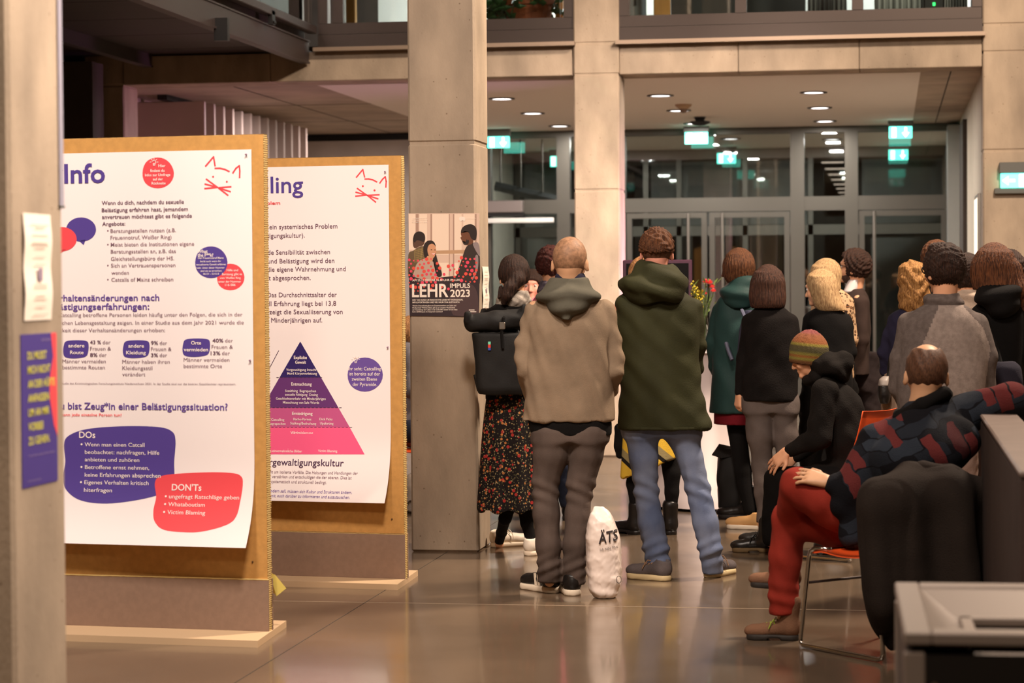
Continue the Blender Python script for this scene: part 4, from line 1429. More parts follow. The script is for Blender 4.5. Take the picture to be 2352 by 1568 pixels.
def white_notice(q, Xf, label):
    e, w, h = side_notice(Xf, q, label, 'notice')
    v, f = [], []
    for k in range(13):
        z = h * k / 12
        x = 0.003 + 0.005 * (1 - math.cos(6.28 * k / 6)) / 2
        v += [(x, 0, z), (x, w, z), (x - 0.001, 0, z), (x - 0.001, w, z)]
    for k in range(12):
        q4 = 4 * k
        f += [(q4, q4 + 1, q4 + 5, q4 + 4), (q4 + 2, q4 + 6, q4 + 7, q4 + 3)]
    mesh_obj('paper', v, f, mat('notice_paper', (246, 234, 220), 0.6), e, True)
    n = Sheet(lambda u, v, l=0.0: (0.0095 + l, u, v), lambda x, y: (x * w, (1 - y) * h))
    rs = random.Random(int(h * 1e5))
    for y in (.10, .13, .20, .27, .29, .32, .40, .47, .66, .69, .77, .80, .87, .94):
        a = rs.uniform(.2, .35)
        n.poly([(a, y), (1 - a + .05, y), (1 - a + .05, y + .008), (a, y + .008)], 'g')
    n.poly([(.45, .51), (.6, .51), (.6, .63), (.45, .63)], 'd')
    n.finish(e, {'g': mat('ink_palegrey', (188, 172, 160), 0.7), 'd': mat('ink_bar', (150, 130, 150), 0.6)}, {'g': 'print_lines', 'd': 'printed_bar'})
    return e


white_notice([(50, 492), (112, 490), (117, 733), (54, 737)], -2.371, 'white paper notice on the front left pillar above the violet one')
white_notice([(1107, 612), (1121, 612), (1121, 707), (1107, 708)], -2.364, 'narrow white notice on the right face of the middle pillar beside the event poster')
# grey-blue banner hanging off the back edge of the front pillar
bn = empty('banner_strip', (-2.371, 6.36, 0), 0, 'narrow grey banner edge hanging at the back corner of the front left pillar', 'banner')
o = MB()
z0, z1 = atX(146, 475, -2.368)[2], 3.6
o.box(0.001, 0.004, 0.0, 0.032, z0, z1)
o.build('cloth', mat('banner_grey', (150, 146, 160), 0.8), bn)
MB().tube([(0.003, -0.002, z0), (0.003, 0.034, z0)], 0.004, 6).build('hem_rod', M_SIGNB, bn)
# cord loop hanging at the left side of the middle pillar
hk = empty('cord_loop', (-2.80, 13.5, float(atY(931, 510, 13.5)[2])), 0, 'dark cord loop hanging left of the middle pillar above the poster', 'cord')
o = MB()
o.tube([(0.0 + 0.018 * math.cos(t), 0, 0.045 + 0.05 * math.sin(t)) for t in [k * .6283 for k in range(10)]], 0.005, 6, closed=True)
o.tube([(0.0 + 0.012 * math.cos(t), 0, 0.115 + 0.02 * math.sin(t)) for t in [k * .6283 for k in range(10)]], 0.005, 6, closed=True)
o.tube([(0, 0, 0.11), (0.036, 0, 0.12)], 0.004, 6)
o.build('cord', mat('dark_cord', (54, 58, 50), 0.7), hk)
# ------------------------------------------------------------------ figures
SKIN = mat('skin', (226, 168, 132), 0.5, 0.06, 14, spec=0.35)
SKIN2 = mat('skin_rosy', (232, 160, 138), 0.5, 0.06, 14, spec=0.35)
SKINB = mat('skin_shaven', (206, 158, 122), 0.5, 0.05, 20, spec=0.4)
M_EYE = mat('eye_white', (235, 228, 220), 0.3)
M_IRIS = mat('iris_dark', (50, 36, 28), 0.3)


def cloth(name, col, var=0.12, scale=9, bump=0.25, bscale=220, rough=0.9, sheen=0.0, **k):
    return mat(name, col, rough, var, scale, bump, bscale, spec=0.15, sheen=sheen, **k)


def hairmat(name, c1, c2):
    return mat(name, c1, 0.58, 0, 34, 0.6, 90, stretch=(5, 5, 0.6), col2=c2, spec=0.25, detail=6)


# shoe shapes, toe along +x, heel at the origin
def _shoe_meshes(kind):
    S = SDF(0.0065)
    S.E((0.05, 0, 0.062), (0.05, 0.036, 0.05), k=0.02)
    S.C((0.05, 0, 0.06), (0.17, 0.0, 0.048), 0.038, 0.036, k=0.03)
    S.E((0.215, 0, 0.042), (0.062, 0.043, 0.036), k=0.02)
    top = 0.10
    if kind == 'boot':
        S.C((0.055, 0, 0.07), (0.045, 0, 0.19), 0.045, 0.052, k=0.03)
        top = 0.22
    else:
        S.C((0.052, 0, 0.06), (0.045, 0, 0.098), 0.038, 0.037, k=0.02)
    S.C((0.05, 0, top + 0.005), (0.045, 0, top + 0.06), 0.03, 0.04, k=0.004, mode='sub')
    S.half((0, 0, 0.02), (0, 0, -1), 0.004)
    S.half((0, 0, top), (-0.25, 0, 1), 0.006)
    up = S.build('shoe', SKIN)
    S = SDF(0.0065)
    S.C((0.045, 0, 0.014), (0.215, 0.004, 0.014), 0.043, 0.05, k=0.01)
    S.half((0, 0, 0.0), (0, 0, -1), 0.003)
    S.half((0, 0, 0.03), (0, 0, 1), 0.006)
    if kind == 'boot':
        S.B((0.125, 0, 0), (0.03, 0.06, 0.012), 0.004, mode='sub')
    so = S.build('sole', SKIN)
    o = MB()
    for i in range(5):
        x = 0.105 + i * 0.018
        z = 0.098 - i * 0.0045
        o.tube([(x, -0.026, z - 0.012), (x + 0.004, 0, z - 0.004 + 0.004), (x, 0.026, z - 0.012)], 0.0032, 5)
    o.tube([(0.11, 0, 0.098), (0.125, 0.03, 0.105), (0.14, 0.035, 0.085), (0.15, 0.045, 0.06)], 0.0028, 5)
    o.tube([(0.11, 0, 0.098), (0.12, -0.03, 0.108), (0.135, -0.04, 0.085), (0.14, -0.05, 0.055)], 0.0028, 5)
    la = o.build('laces', SKIN)
    ms = [x.data for x in (up, so, la)]
    for x in (up, so, la):
        bpy.data.objects.remove(x)
    return ms


SHOES = {k: _shoe_meshes(k) for k in ('sneaker', 'boot')}
_sm = {}


def shoe_data(kind, i, m):
    key = (kind, i, m.name)
    if key not in _sm:
        d = SHOES[kind][i].copy()
        d.materials.clear()
        d.materials.append(m)
        _sm[key] = d
    return _sm[key]


class Fig:
    def __init__(self, px, Y, label, group=None, name='person', cat='person'):
        py = 1200.0
        for _ in range(4):
            X = float(atY(px, py, Y)[0])
            _, py, _ = proj((X, Y, 0))
        self.cx, self.by, self.Z = proj((X, Y, 0))
        self.pxm = F_PX / self.Z
        self.lean = proj((X, Y, 1))[0] - self.cx
        self.a = math.atan2(-X, Y)
        self.X, self.Y = X, Y
        self.root = empty(name, (X, Y, 0), self.a, label, cat, group)
        self.hy = self.by - EYE * self.pxm
        self.late = None

    def q(self, px, py, d=0.0):
        s = (self.Z + d) / F_PX
        z = EYE + (self.hy - py) * s
        return np.array([(px - self.cx - self.lean * z) * s, d, z])

    def r(self, p):
        return p / self.pxm

    def g(self, px, py):
        p = gnd(px, py)
        dx, dy = p[0] - self.X, p[1] - self.Y
        return np.array([dx * math.cos(self.a) + dy * math.sin(self.a), -dx * math.sin(self.a) + dy * math.cos(self.a), 0])

    def w(self, X, Y, z):
        dx, dy = X - self.X, Y - self.Y
        return np.array([dx * math.cos(self.a) + dy * math.sin(self.a), -dx * math.sin(self.a) + dy * math.cos(self.a), z])

    def rows(self, R):
        out = []
        for t in R:
            dy = t[4] if len(t) > 4 else 0.0
            a, b = self.q(t[1], t[0], dy), self.q(t[2], t[0], dy)
            out.append((a[2], a[0], b[0], t[3], dy))
        return out

    def pts(self, P):
        """[(px, py, d, rpx)] -> points, radii"""
        return [self.q(p[0], p[1], p[2]) for p in P], [self.r(p[3]) for p in P]

    def head_frame(self, px, top, s, yaw=0, nod=0, roll=0, d=0.0):
        R = rotm(0, 0, math.radians(yaw)) @ rotm(0, math.radians(roll), 0) @ rotm(-math.radians(nod), 0, 0)
        c = self.q(px, top, d)
        c[2] -= 0.102 * s
        self.hc, self.hs, self.hR = c, s, R
        self.H = c[2] + 0.1 * s
        return lambda x, y, z: c + s * (R @ np.array([x, y, z], float))

    def body(self, head, arms=None, legs=None, sh=None, neck=None, hip=None, skin=None, h=0.009, hz=None, fine=(), build=1.0, hands=None, foot=True):
        """one continuous figure: head with face, neck, trunk, arms with hands, legs with feet"""
        p = self.head_frame(*head)
        if arms is None and not self.late:
            self.late = dict(head=head, legs=legs, sh=sh, neck=neck, hip=hip, skin=skin, h=h, fine=fine, build=build, hands=hands, foot=foot)
            return
        s, H = self.hs, self.H
        S = SDF(h, list(fine) + [(self.hc[2] - 0.17, self.hc[2] + 0.13, min(h, 0.0085))])
        k = 0.012
        S.E(p(0, -0.006, 0.005), np.array([0.078, 0.096, 0.096]) * s, self.hR, k)
        S.E(p(0, 0.03, -0.055), np.array([0.058, 0.066, 0.072]) * s, self.hR, 0.03)
        S.E(p(0, 0.082, 0.016), np.array([0.052, 0.016, 0.014]) * s, self.hR, 0.012)
        S.C(p(0, 0.094, -0.008), p(0, 0.116, -0.044), 0.008 * s, 0.0125 * s, 0.01)
        S.E(p(0, 0.085, -0.105), np.array([0.026, 0.02, 0.018]) * s, self.hR, 0.015)
        for sx in (-1, 1):
            S.E(p(sx * 0.034, 0.098, -0.008), np.array([0.016, 0.014, 0.01]) * s, self.hR, 0.008, 'sub')
            S.E(p(sx * 0.046, 0.066, -0.045), np.array([0.02, 0.02, 0.02]) * s, self.hR, 0.02)
            S.E(p(sx * 0.013, 0.104, -0.05), np.array([0.009, 0.01, 0.008]) * s, self.hR, 0.006)
            Re = self.hR @ rotm(0, 0, -sx * 0.45) @ rotm(0.15, 0, 0)
            S.E(p(sx * 0.082, -0.008, -0.035), np.array([0.010, 0.019, 0.031]) * s, Re, 0.006)
            S.E(p(sx * 0.090, 0.002, -0.028), np.array([0.006, 0.01, 0.018]) * s, Re, 0.006, 'sub')
        S.E(p(0, 0.095, -0.072), np.array([0.024, 0.01, 0.0055]) * s, self.hR, 0.006)
        S.E(p(0, 0.093, -0.083), np.array([0.02, 0.01, 0.007]) * s, self.hR, 0.006)
        m = H / 1.75
        cx = self.hc[0]
        nb = np.array([cx * 0.8, -0.005, H - 0.31 * m]) if neck is None else np.array(neck)
        S.chain([p(0, -0.03, -0.06), nb], [0.052 * s, 0.062 * s * build], 0.025)
        if sh is None:
            sh = [np.array([nb[0] + sx * 0.165 * m * build, 0, nb[2] - 0.035 * m]) for sx in (-1, 1)]
        if hip is None:
            hip = np.array([0.0, 0.0, 0.53 * H])
        hip = np.array(hip)
        S.C(sh[0], sh[1], 0.036 * m, 0.036 * m, 0.04)
        mid = (sh[0] + sh[1]) / 2
        S.C(mid + (hip - mid) * 0.2, mid + (hip - mid) * 0.55, 0.098 * m * build, 0.09 * m * build, 0.06, sq=0.85)
        S.C(mid + (hip - mid) * 0.5, hip, 0.09 * m * build, 0.105 * m * build, 0.06, sq=0.85)
        if arms is None:
            arms = [[np.array([sh[i][0] + sx * 0.06, -0.02, 0.63 * H]), np.array([sx * 0.13, 0.17, 0.60 * H])] for i, sx in ((0, -1), (1, 1))]
        for i, A in enumerate(arms):
            S.chain([sh[i]] + list(A), [0.032 * m] + [0.025 * m] * (len(A) - 1) + [0.021 * m], 0.02)
            sx = -1 if i == 0 else 1
            hd = hands[i] if hands and hands[i] else None
            w = np.array(A[-1])
            if hd is None:
                v = w - np.array(A[-2])
                v /= np.linalg.norm(v)
                n_ = np.cross(v, [0, 0, 1.0]) * sx
                hd = (v, n_ / (np.linalg.norm(n_) + 1e-9), sx, 0.5, 0.95)
            self.hand(S, w, *hd)
        if legs is None:
            legs = [[hip + np.array([sx * 0.09, 0, -0.03]), np.array([sx * 0.1, 0.01, 0.28 * H]), np.array([sx * 0.1, 0.0, 0.09])] for sx in (-1, 1)]
        for L in legs:
            S.chain(L, [0.052 * m, 0.036 * m, 0.026 * m] if len(L) == 3 else [0.05, 0.03, 0.022, 0.02], 0.02)
            if foot and L[-1][2] < 0.2:
                S.C(L[-1], L[-1] - np.array([0, 0, 0.03]), 0.028, 0.026, 0.01)
        self.legs = legs
        o = S.build('body', skin or SKIN, self.root)
        e = 0.0115 * s
        for sx in (-1, 1):
            b = MB()
            b.lathe([(e * math.cos(t), e * math.sin(t)) for t in [-1.45 + 0.29 * i for i in range(11)]], n=12)
            eo = b.build('eye', M_EYE, self.root, True)
            eo.location = p(sx * 0.034, 0.079, -0.008)
            i = MB()
            d = self.hR @ np.array([0, 1.0, 0])
            i.tube([d * e * 0.86, d * (e * 1.06)], [e * 0.55, e * 0.3], 10)
            i.build('iris', M_IRIS, eo)
        return o

    def hand(self, S, w, d, n, side=1, curl=0.4, s=1.0, spread=0.12):
        d, n = np.array(d, float), np.array(n, float)
        d /= np.linalg.norm(d)
        n = n - d * (n @ d)
        n /= np.linalg.norm(n) + 1e-9
        ac = np.cross(d, n) * side
        Ls = (0.066, 0.074, 0.069, 0.054)
        for i in range(4):
            off = (i - 1.5) * 0.0205 * s
            b = w + d * (0.088 - 0.004 * abs(i - 1.2)) * s + ac * off
            S.C(w + ac * off * 0.55 + d * 0.005, b, 0.017 * s, 0.0125 * s, 0.012)
            dd = d + ac * (i - 1.5) * spread
            dd /= np.linalg.norm(dd)
            q, ang, r = b, curl * 0.55, 0.0098 * s
            for j, fr in enumerate((0.45, 0.32, 0.23)):
                v = dd * math.cos(ang) - n * math.sin(ang)
                q2 = q + v * Ls[i] * s * fr
                S.C(q, q2, r, r * 0.9, 0.003)
                q, ang, r = q2, ang + curl * 0.8, r * 0.92
        t0 = w + d * 0.022 * s - ac * 0.02 * s - n * 0.006
        t1 = t0 + (d * 0.62 - ac * 0.72 - n * 0.2) * 0.048 * s
        t2 = t1 + (d * 0.95 - ac * 0.25 - n * 0.3 * curl) * 0.034 * s
        S.C(w + d * 0.01, t0, 0.018 * s, 0.016 * s, 0.01)
        S.C(t0, t1, 0.0145 * s, 0.0115 * s, 0.006)
        S.C(t1, t2, 0.0112 * s, 0.0092 * s, 0.004)

    def shoe(self, heel, theta, m_up, m_sole, kind='sneaker', scale=1.0, laces=None, z=None, pitch=0.0, roll=0.0):
        h = self.g(*heel) if z is None else np.array(heel)
        o = bpy.data.objects.new('shoe', shoe_data(kind, 0, m_up))
        COL.objects.link(o)
        o.parent = self.root
        o.location = h if z is None else (h[0], h[1], z)
        o.rotation_euler = (roll, pitch, math.radians(theta))
        o.scale = (scale,) * 3
        so = bpy.data.objects.new('sole', shoe_data(kind, 1, m_sole))
        COL.objects.link(so)
        so.parent = o
        if laces:
            la = bpy.data.objects.new('laces', shoe_data(kind, 2, laces))
            COL.objects.link(la)
            la.parent = o
        return o

    def garment(self, name, m, rows=None, chains=(), disp=None, h=0.010, n=2.4, hollow=None, extra=None, k=0.04, mats=None, region=None, sq=None, parent=None, ks=None):
        if self.late and len(chains) >= 2 and len(chains[0]) >= 3:
            P = [self.pts(c)[0] for c in chains[:2]]
            a = self.late
            self.late = None
            self.late_done = True
            a['sh'] = [np.array(P[0][0]) - [0, 0, 0.018], np.array(P[1][0]) - [0, 0, 0.018]]
            self.body(arms=[q_[1:] for q_ in P], **a)
        S = SDF(h)
        if rows:
            S.L(self.rows(rows), k, n=n)
        for ch in chains:
            P, r = self.pts(ch)
            S.chain(P, r, ks or k * 0.45, sq=sq)
        if extra:
            extra(S)
        if hollow:
            R = sorted(self.rows(rows))[:2]
            z0 = R[0][0]
            t = hollow
            S.L([(z0 - 0.03, R[0][1] + t, R[0][2] - t, R[0][3] - t, R[0][4]), (z0 + 0.06, R[0][1] + t, R[0][2] - t, R[0][3] - t, R[0][4])], 0.006, 'sub', n)
        return S.build(name, m, parent or self.root, disp, mats, region)

    def trousers(self, m, L, R, hips=None, disp=None, h=0.011, sq=1.12):
        """L, R = rows (py, xl, xr, d) down each leg"""
        S = SDF(h)
        for rows in (L, R):
            P = [self.q((a + b) / 2, py, d) for py, a, b, d in rows]
            r = [self.r((b - a) / 2) for py, a, b, d in rows]
            S.chain(P, r, 0.02, sq=sq)
        if hips:
            S.L(self.rows(hips), 0.05)
        for rows in (L, R):
            py, a, b, d = rows[-1]
            c = self.q((a + b) / 2, py, d)
            r = self.r((b - a) / 2)
            S.C(c + [0, 0, 0.0], c - [0, 0, 0.06], r * 0.78, r * 0.78, 0.004, 'sub')
            S.B(c - [0, 0, 0.1], (r * 1.6, r * 1.8, 0.1), 0.002, k=0.004, mode='sub')
        return S.build('trousers', m, self.root, disp)

    def default_legs(self, m, mu, ms, w=1.0, theta=(95, 85)):
        """plain trousers and shoes for legs the crowd hides"""
        H = self.H
        S = SDF(0.014)
        S.L([(0.44 * H, -0.16 * w, 0.16 * w, 0.11), (0.6 * H, -0.155 * w, 0.155 * w, 0.105)], 0.03)
        for sx in (-1, 1):
            S.chain([(sx * 0.085, 0, 0.48 * H), (sx * 0.1, 0.01, 0.28 * H), (sx * 0.1, 0, 0.12)], [0.092 * w, 0.075 * w, 0.058 * w], 0.02)
        S.half((0, 0, 0.06), (0, 0, -1), 0.004)
        S.build('trousers', m, self.root, folds(0.004, 25, 25, 40, 3))
        for i, sx in enumerate((-1, 1)):
            o = self.shoe((sx * 0.1, -0.055, 0), theta[i], mu, ms, z=0.0)

    def cap(self, m, thick=0.012, face=(0.118, -0.05), nape=-0.085, slope=0.35, disp=None, h=0.0058, rows=None, extra=None, name='hair', k=0.03, fr=(0.13, 0.075, 0.10), tops=None):
        """hair on the skull: a shell, plus hanging lengths traced as lofts"""
        s, R, c = self.hs, self.hR, self.hc
        p = lambda x, y, z: c + s * (R @ np.array([x, y, z], float))
        S = SDF(h)
        t = thick / s
        S.E(p(0, -0.008, 0.006), np.array(tops or [0.079 + t, 0.099 + t, 0.096 + t]) * s, R, 0.02)
        S.half(p(0, -0.1, nape), R @ np.array([0, slope, -1.0]), 0.008)
        if rows:
            S.L(self.rows(rows), k, n=2.2)
        if extra:
            extra(S, p)
        S.E(p(0, face[0], face[1]), np.array(fr) * s, R, 0.01, 'sub')
        return S.build(name, m, self.root, disp)


def strands(amp, n=34, c=(0, 0), wig=0.6):
    def fn(x, y, z):
        a = np.arctan2(y - c[1], x - c[0])
        return amp * (np.sin(n * a + 5 * np.sin(11 * z) * wig) + 0.6 * np.sin(n * 2.3 * a + 1 + 4 * z + 3 * np.sin(17 * z + a) * wig)) * 0.6
    return fn


def lumps(amp, f=70, seed=1):
    g_ = folds(1.0, f, f, f, seed, 0.2)
    return lambda x, y, z: amp * g_(x, y, z)


DARKJ = cloth('dark_jeans', (34, 38, 52), 0.2)
BLACKC = cloth('black_cloth', (15, 13, 13), 0.15)
RUBBER = mat('white_rubber', (222, 206, 184), 0.6)
DRUB = mat('dark_rubber', (40, 34, 30), 0.7)
BLKL = mat('black_leather', (26, 23, 22), 0.35, 0.1, 10, 0.1, 60)
BROWNH = hairmat('brown_hair', (58, 34, 22), (112, 70, 42))
DKBROWNH = hairmat('dark_brown_hair', (30, 19, 15), (62, 40, 30))
BLONDH = hairmat('blond_hair', (146, 112, 78), (206, 172, 126))
REDH = hairmat('auburn_hair', (46, 20, 18), (86, 40, 34))

# --- bald man in the sand jacket
f = Fig(1312, 11.42, 'man with shaven head in a sand-coloured jacket with grey hood, beside the plastic bag')
f.body((1309, 545, 1.06, -8, 4), skin=SKINB, neck=f.q(1308, 668), sh=[f.q(1228, 708), f.q(1392, 708)],
       arms=[[f.q(1203, 850, -0.02), f.q(1228, 925, 0.17)], [f.q(1414, 850, -0.01), f.q(1390, 920, 0.17)]],
       legs=[[f.q(1268, 985), f.q(1254, 1120, 0.02), f.q(1262, 1322)], [f.q(1350, 985), f.q(1334, 1120, 0.02), f.q(1318, 1325)]], h=0.008)
f.cap(mat('stubble', (150, 112, 84), 0.6, 0.25, 60, 0.1, 300), 0.002, nape=-0.10, slope=0.1, face=(0.1, -0.035), fr=(0.085, 0.085, 0.11))
sand = cloth('sand_canvas', (136, 117, 97), 0.16, 7, 0.2, 260)
f.garment('jacket', sand, [(672, 1278, 1348, .08), (690, 1240, 1380, .10), (715, 1216, 1400, .125, .01), (760, 1208, 1406, .14, .01), (850, 1204, 1404, .14, .01), (930, 1203, 1407, .138, .01), (966, 1199, 1411, .135, .01)],
          [[(1228, 712, 0, 24), (1205, 790, 0, 22), (1202, 850, -.02, 19.5), (1226, 915, .15, 17)], [(1391, 710, 0, 24), (1410, 785, 0, 23), (1414, 850, -.02, 22), (1392, 910, .15, 18)]],
          lambda x, y, z: folds(0.009, 24, 10, 4, 4)(x + 0.45 * z, y, z) + 0.0045 * np.sin(62 * z + 34 * x) * np.clip((np.abs(x) - 0.19) * 12, 0, 1), hollow=0.022, h=0.008, ks=0.009)
f.garment('hood', cloth('grey_green_jersey', (88, 85, 74), 0.1, 10, 0.2, 300), [(640, 1266, 1348, .085, -.02), (662, 1243, 1366, .12, -.03), (684, 1233, 1378, .15, -.03), (700, 1248, 1364, .14, -.04), (718, 1270, 1334, .10, -.07), (735, 1288, 1312, .05, -.11)],
          disp=lambda x, y, z: 0.008 * np.sin(75 * z + 14 * np.abs(x)), h=0.010)
f.garment('collar', cloth('navy_jersey', (38, 38, 54)), [(628, 1277, 1342, .062, -.01), (650, 1270, 1350, .075, -.01)], h=0.009)
f.garment('shirt', BLACKC, [(940, 1212, 1402, .122, .01), (975, 1214, 1405, .124, .01), (998, 1222, 1405, .122, .01)], h=0.009)
f.trousers(cloth('grey_denim', (86, 74, 68), 0.2, 6, 0.2, 260), [(990, 1228, 1312, 0), (1040, 1225, 1306, 0), (1105, 1222, 1284, .01), (1180, 1225, 1284, 0), (1250, 1232, 1286, -.01), (1300, 1236, 1288, 0), (1336, 1234, 1290, .02)],
           [(990, 1308, 1394, 0), (1040, 1308, 1384, 0), (1105, 1303, 1366, .01), (1180, 1299, 1353, 0), (1250, 1294, 1347, -.01), (1300, 1293, 1345, 0), (1340, 1290, 1347, .01)], [(990, 1224, 1396, .105), (1012, 1226, 1395, .11)],
           lambda x, y, z: 0.006 * np.exp(-((z - 0.52) / 0.06) ** 2) * np.sin(95 * z + 45 * x + 20 * y) + 0.006 * np.exp(-((z - 0.14) / 0.06) ** 2) * np.sin(110 * z - 50 * x + 20 * y) + folds(0.0025, 34, 24, 6, 6)(x, y, z))
sh = f.shoe((1280, 1362), 128, BLKL, RUBBER, scale=1.05)
v = MB()
for a, b, c, e in ((0.085, 0.030, 0.055, 0.092), (0.11, 0.032, 0.075, 0.06)):
    v.add([(a, 0.040, 0.03), (a + 0.016, 0.041, 0.03), (a + 0.034, 0.034, 0.085), (a + 0.022, 0.034, 0.088), (a, 0.037, 0.03), (a + 0.016, 0.038, 0.03), (a + 0.034, 0.03, 0.085), (a + 0.022, 0.03, 0.088)], [(0, 1, 2, 3), (7, 6, 5, 4), (0, 4, 5, 1), (1, 5, 6, 2), (2, 6, 7, 3), (3, 7, 4, 0)])
v.build('stripe', RUBBER, sh)
f.shoe((1317, 1369), 96, BLKL, RUBBER, scale=1.05)

# --- man in the olive parka
f = Fig(1520, 12.1, 'man with short brown hair in a long olive parka and light blue jeans')
f.body((1508, 528, 0.99, 0, 4), skin=SKIN2, neck=f.q(1510, 640), sh=[f.q(1428, 706), f.q(1592, 706)],
       arms=[[f.q(1414, 800, .02), f.q(1440, 870, .18)], [f.q(1600, 800, .02), f.q(1570, 870, .18)]],
       legs=[[f.q(1472, 985), f.q(1484, 1133, .02), f.q(1512, 1298)], [f.q(1566, 985), f.q(1605, 1133, .02), f.q(1636, 1290)]], h=0.008)


def top_swirl(x, y, z):
    return 0.0035 * np.sin(130 * x + 60 * y + 30 * np.sin(14 * x + 20 * z)) + 0.003 * np.sin(190 * y + 90 * z)


f.cap(BROWNH, 0.014, nape=-0.03, slope=0.15, face=(0.13, -0.05), disp=top_swirl)
f.cap(mat('short_brown_sides', (96, 60, 40), 0.7, 0.3, 70, 0.2, 300), 0.004, nape=-0.10, slope=0.1, face=(0.1, -0.04), fr=(0.085, 0.085, 0.11))
olive = cloth('olive_parka', (50, 50, 30), 0.16, 5, 0.15, 150, rough=0.75)
f.garment('coat', olive, [(655, 1470, 1550, .09), (672, 1436, 1578, .115), (692, 1416, 1600, .135), (735, 1414, 1608, .15), (800, 1420, 1606, .158), (880, 1424, 1610, .165), (940, 1421, 1624, .17), (984, 1419, 1632, .17)],
          [[(1432, 708, 0, 24), (1416, 790, .02, 21), (1428, 865, .13, 19)], [(1590, 708, 0, 25), (1600, 790, .01, 20), (1597, 845, .08, 19), (1570, 880, .2, 16)]],
          lambda x, y, z: folds(0.006, 22, 8, 12, 8)(x + .5 * z, y, z) + 0.004 * np.sin(48 * z - 26 * np.abs(x)) * np.clip((np.abs(x) - 0.12) * 8, 0, 1), hollow=0.022, h=0.008, ks=0.009)
f.garment('hood', olive, [(603, 1474, 1546, .09, -.02), (616, 1452, 1564, .13, -.03), (640, 1430, 1572, .165, -.05), (664, 1420, 1581, .175, -.05), (684, 1438, 1564, .15, -.06), (698, 1466, 1536, .09, -.09)],
          disp=lambda x, y, z: 0.012 * np.sin(55 * z + 9 * x + 1.5 * np.sin(9 * x)) + folds(0.006, 16, 12, 20, 9)(x, y, z), h=0.011)
MBh = f.garment('hem_band', olive, [(975, 1418, 1633, .173), (984, 1418, 1633, .173)], h=0.011, hollow=0.022)
f.trousers(cloth('blue_jeans', (88, 100, 130), 0.18, 4, 0.2, 280, col2=(124, 133, 156)), [(985, 1432, 1514, 0), (1050, 1446, 1512, 0), (1133, 1457, 1511, .01), (1200, 1466, 1523, 0), (1257, 1477, 1535, 0), (1295, 1484, 1538, .0), (1318, 1482, 1542, .02)],
           [(985, 1522, 1606, 0), (1050, 1556, 1614, 0), (1133, 1578, 1632, .01), (1200, 1592, 1648, 0), (1257, 1604, 1657, 0), (1285, 1611, 1658, .02), (1316, 1612, 1662, .05)], [(950, 1428, 1608, .115), (1000, 1433, 1606, .11)],
           lambda x, y, z: 0.006 * np.exp(-((z - 0.47) / 0.07) ** 2) * np.sin(85 * z + 40 * x + 20 * y) + 0.006 * np.exp(-((z - 0.15) / 0.07) ** 2) * np.sin(100 * z - 45 * x + 20 * y) + folds(0.003, 34, 24, 6, 11)(x, y, z))
grs, tan = cloth('grey_suede', (92, 84, 84), 0.15, 12), mat('cream_sole', (206, 184, 140), 0.6)
cord = mat('brown_lace', (150, 116, 88), 0.7)
f.shoe((1541, 1334), 148, grs, tan, scale=1.0, laces=cord)
f.shoe((1624, 1327), 58, grs, tan, scale=1.0, laces=cord)

# --- woman with backpack in the floral skirt
f = Fig(1178, 13.05, 'woman with dark ponytail in a long floral skirt and white sneakers, wearing the roll-top backpack')
f.body((1180, 590, 0.95, 12, 2), neck=f.q(1182, 690), sh=[f.q(1128, 718), f.q(1226, 718)], legs=[[f.q(1158, 930), f.q(1174, 1140), f.q(1152, 1222, .25), f.q(1147, 1238, .36)], [f.q(1200, 930), f.q(1201, 1140), f.q(1220, 1245)]], skin=SKIN, h=0.009)
f.cap(DKBROWNH, 0.016, nape=-0.075, slope=0.2, face=(0.12, -0.06), disp=strands(0.003, 40, f.hc),
      extra=lambda S, p: S.chain([p(0.0, -0.1, -0.04), f.q(1172, 660, -.12), f.q(1164, 678, -.13), f.q(1158, 694, -.12)], [0.045, 0.035, 0.03, 0.018], 0.02).C(f.q(1150, 660, -.09), f.q(1146, 682, -.1), 0.012, 0.01))
f.garment('scarf', cloth('grey_scarf', (150, 140, 130), 0.3, 25), [(668, 1148, 1215, .09, -.01), (690, 1140, 1220, .11, -.01), (706, 1136, 1222, .1)], disp=folds(0.008, 40, 30, 60, 3), h=0.010)
f.garment('jacket', BLACKC, [(690, 1150, 1215, .09), (712, 1122, 1232, .12), (760, 1115, 1240, .14), (850, 1118, 1238, .14), (915, 1114, 1240, .145)], [[(1126, 728, 0, 19), (1112, 810, 0, 17), (1122, 880, .12, 15)], [(1228, 728, 0, 19), (1244, 810, 0, 17), (1234, 880, .12, 15)]], folds(0.005, 18, 10, 18, 5))
mfl = cloth('floral_fabric', (26, 20, 20), 0.0)
nt = mfl.node_tree
_b = nt.nodes['Principled BSDF']
tc = N(mfl, 'TexCoord')
prev = None
col = (*s2l((24, 19, 19)), 1)
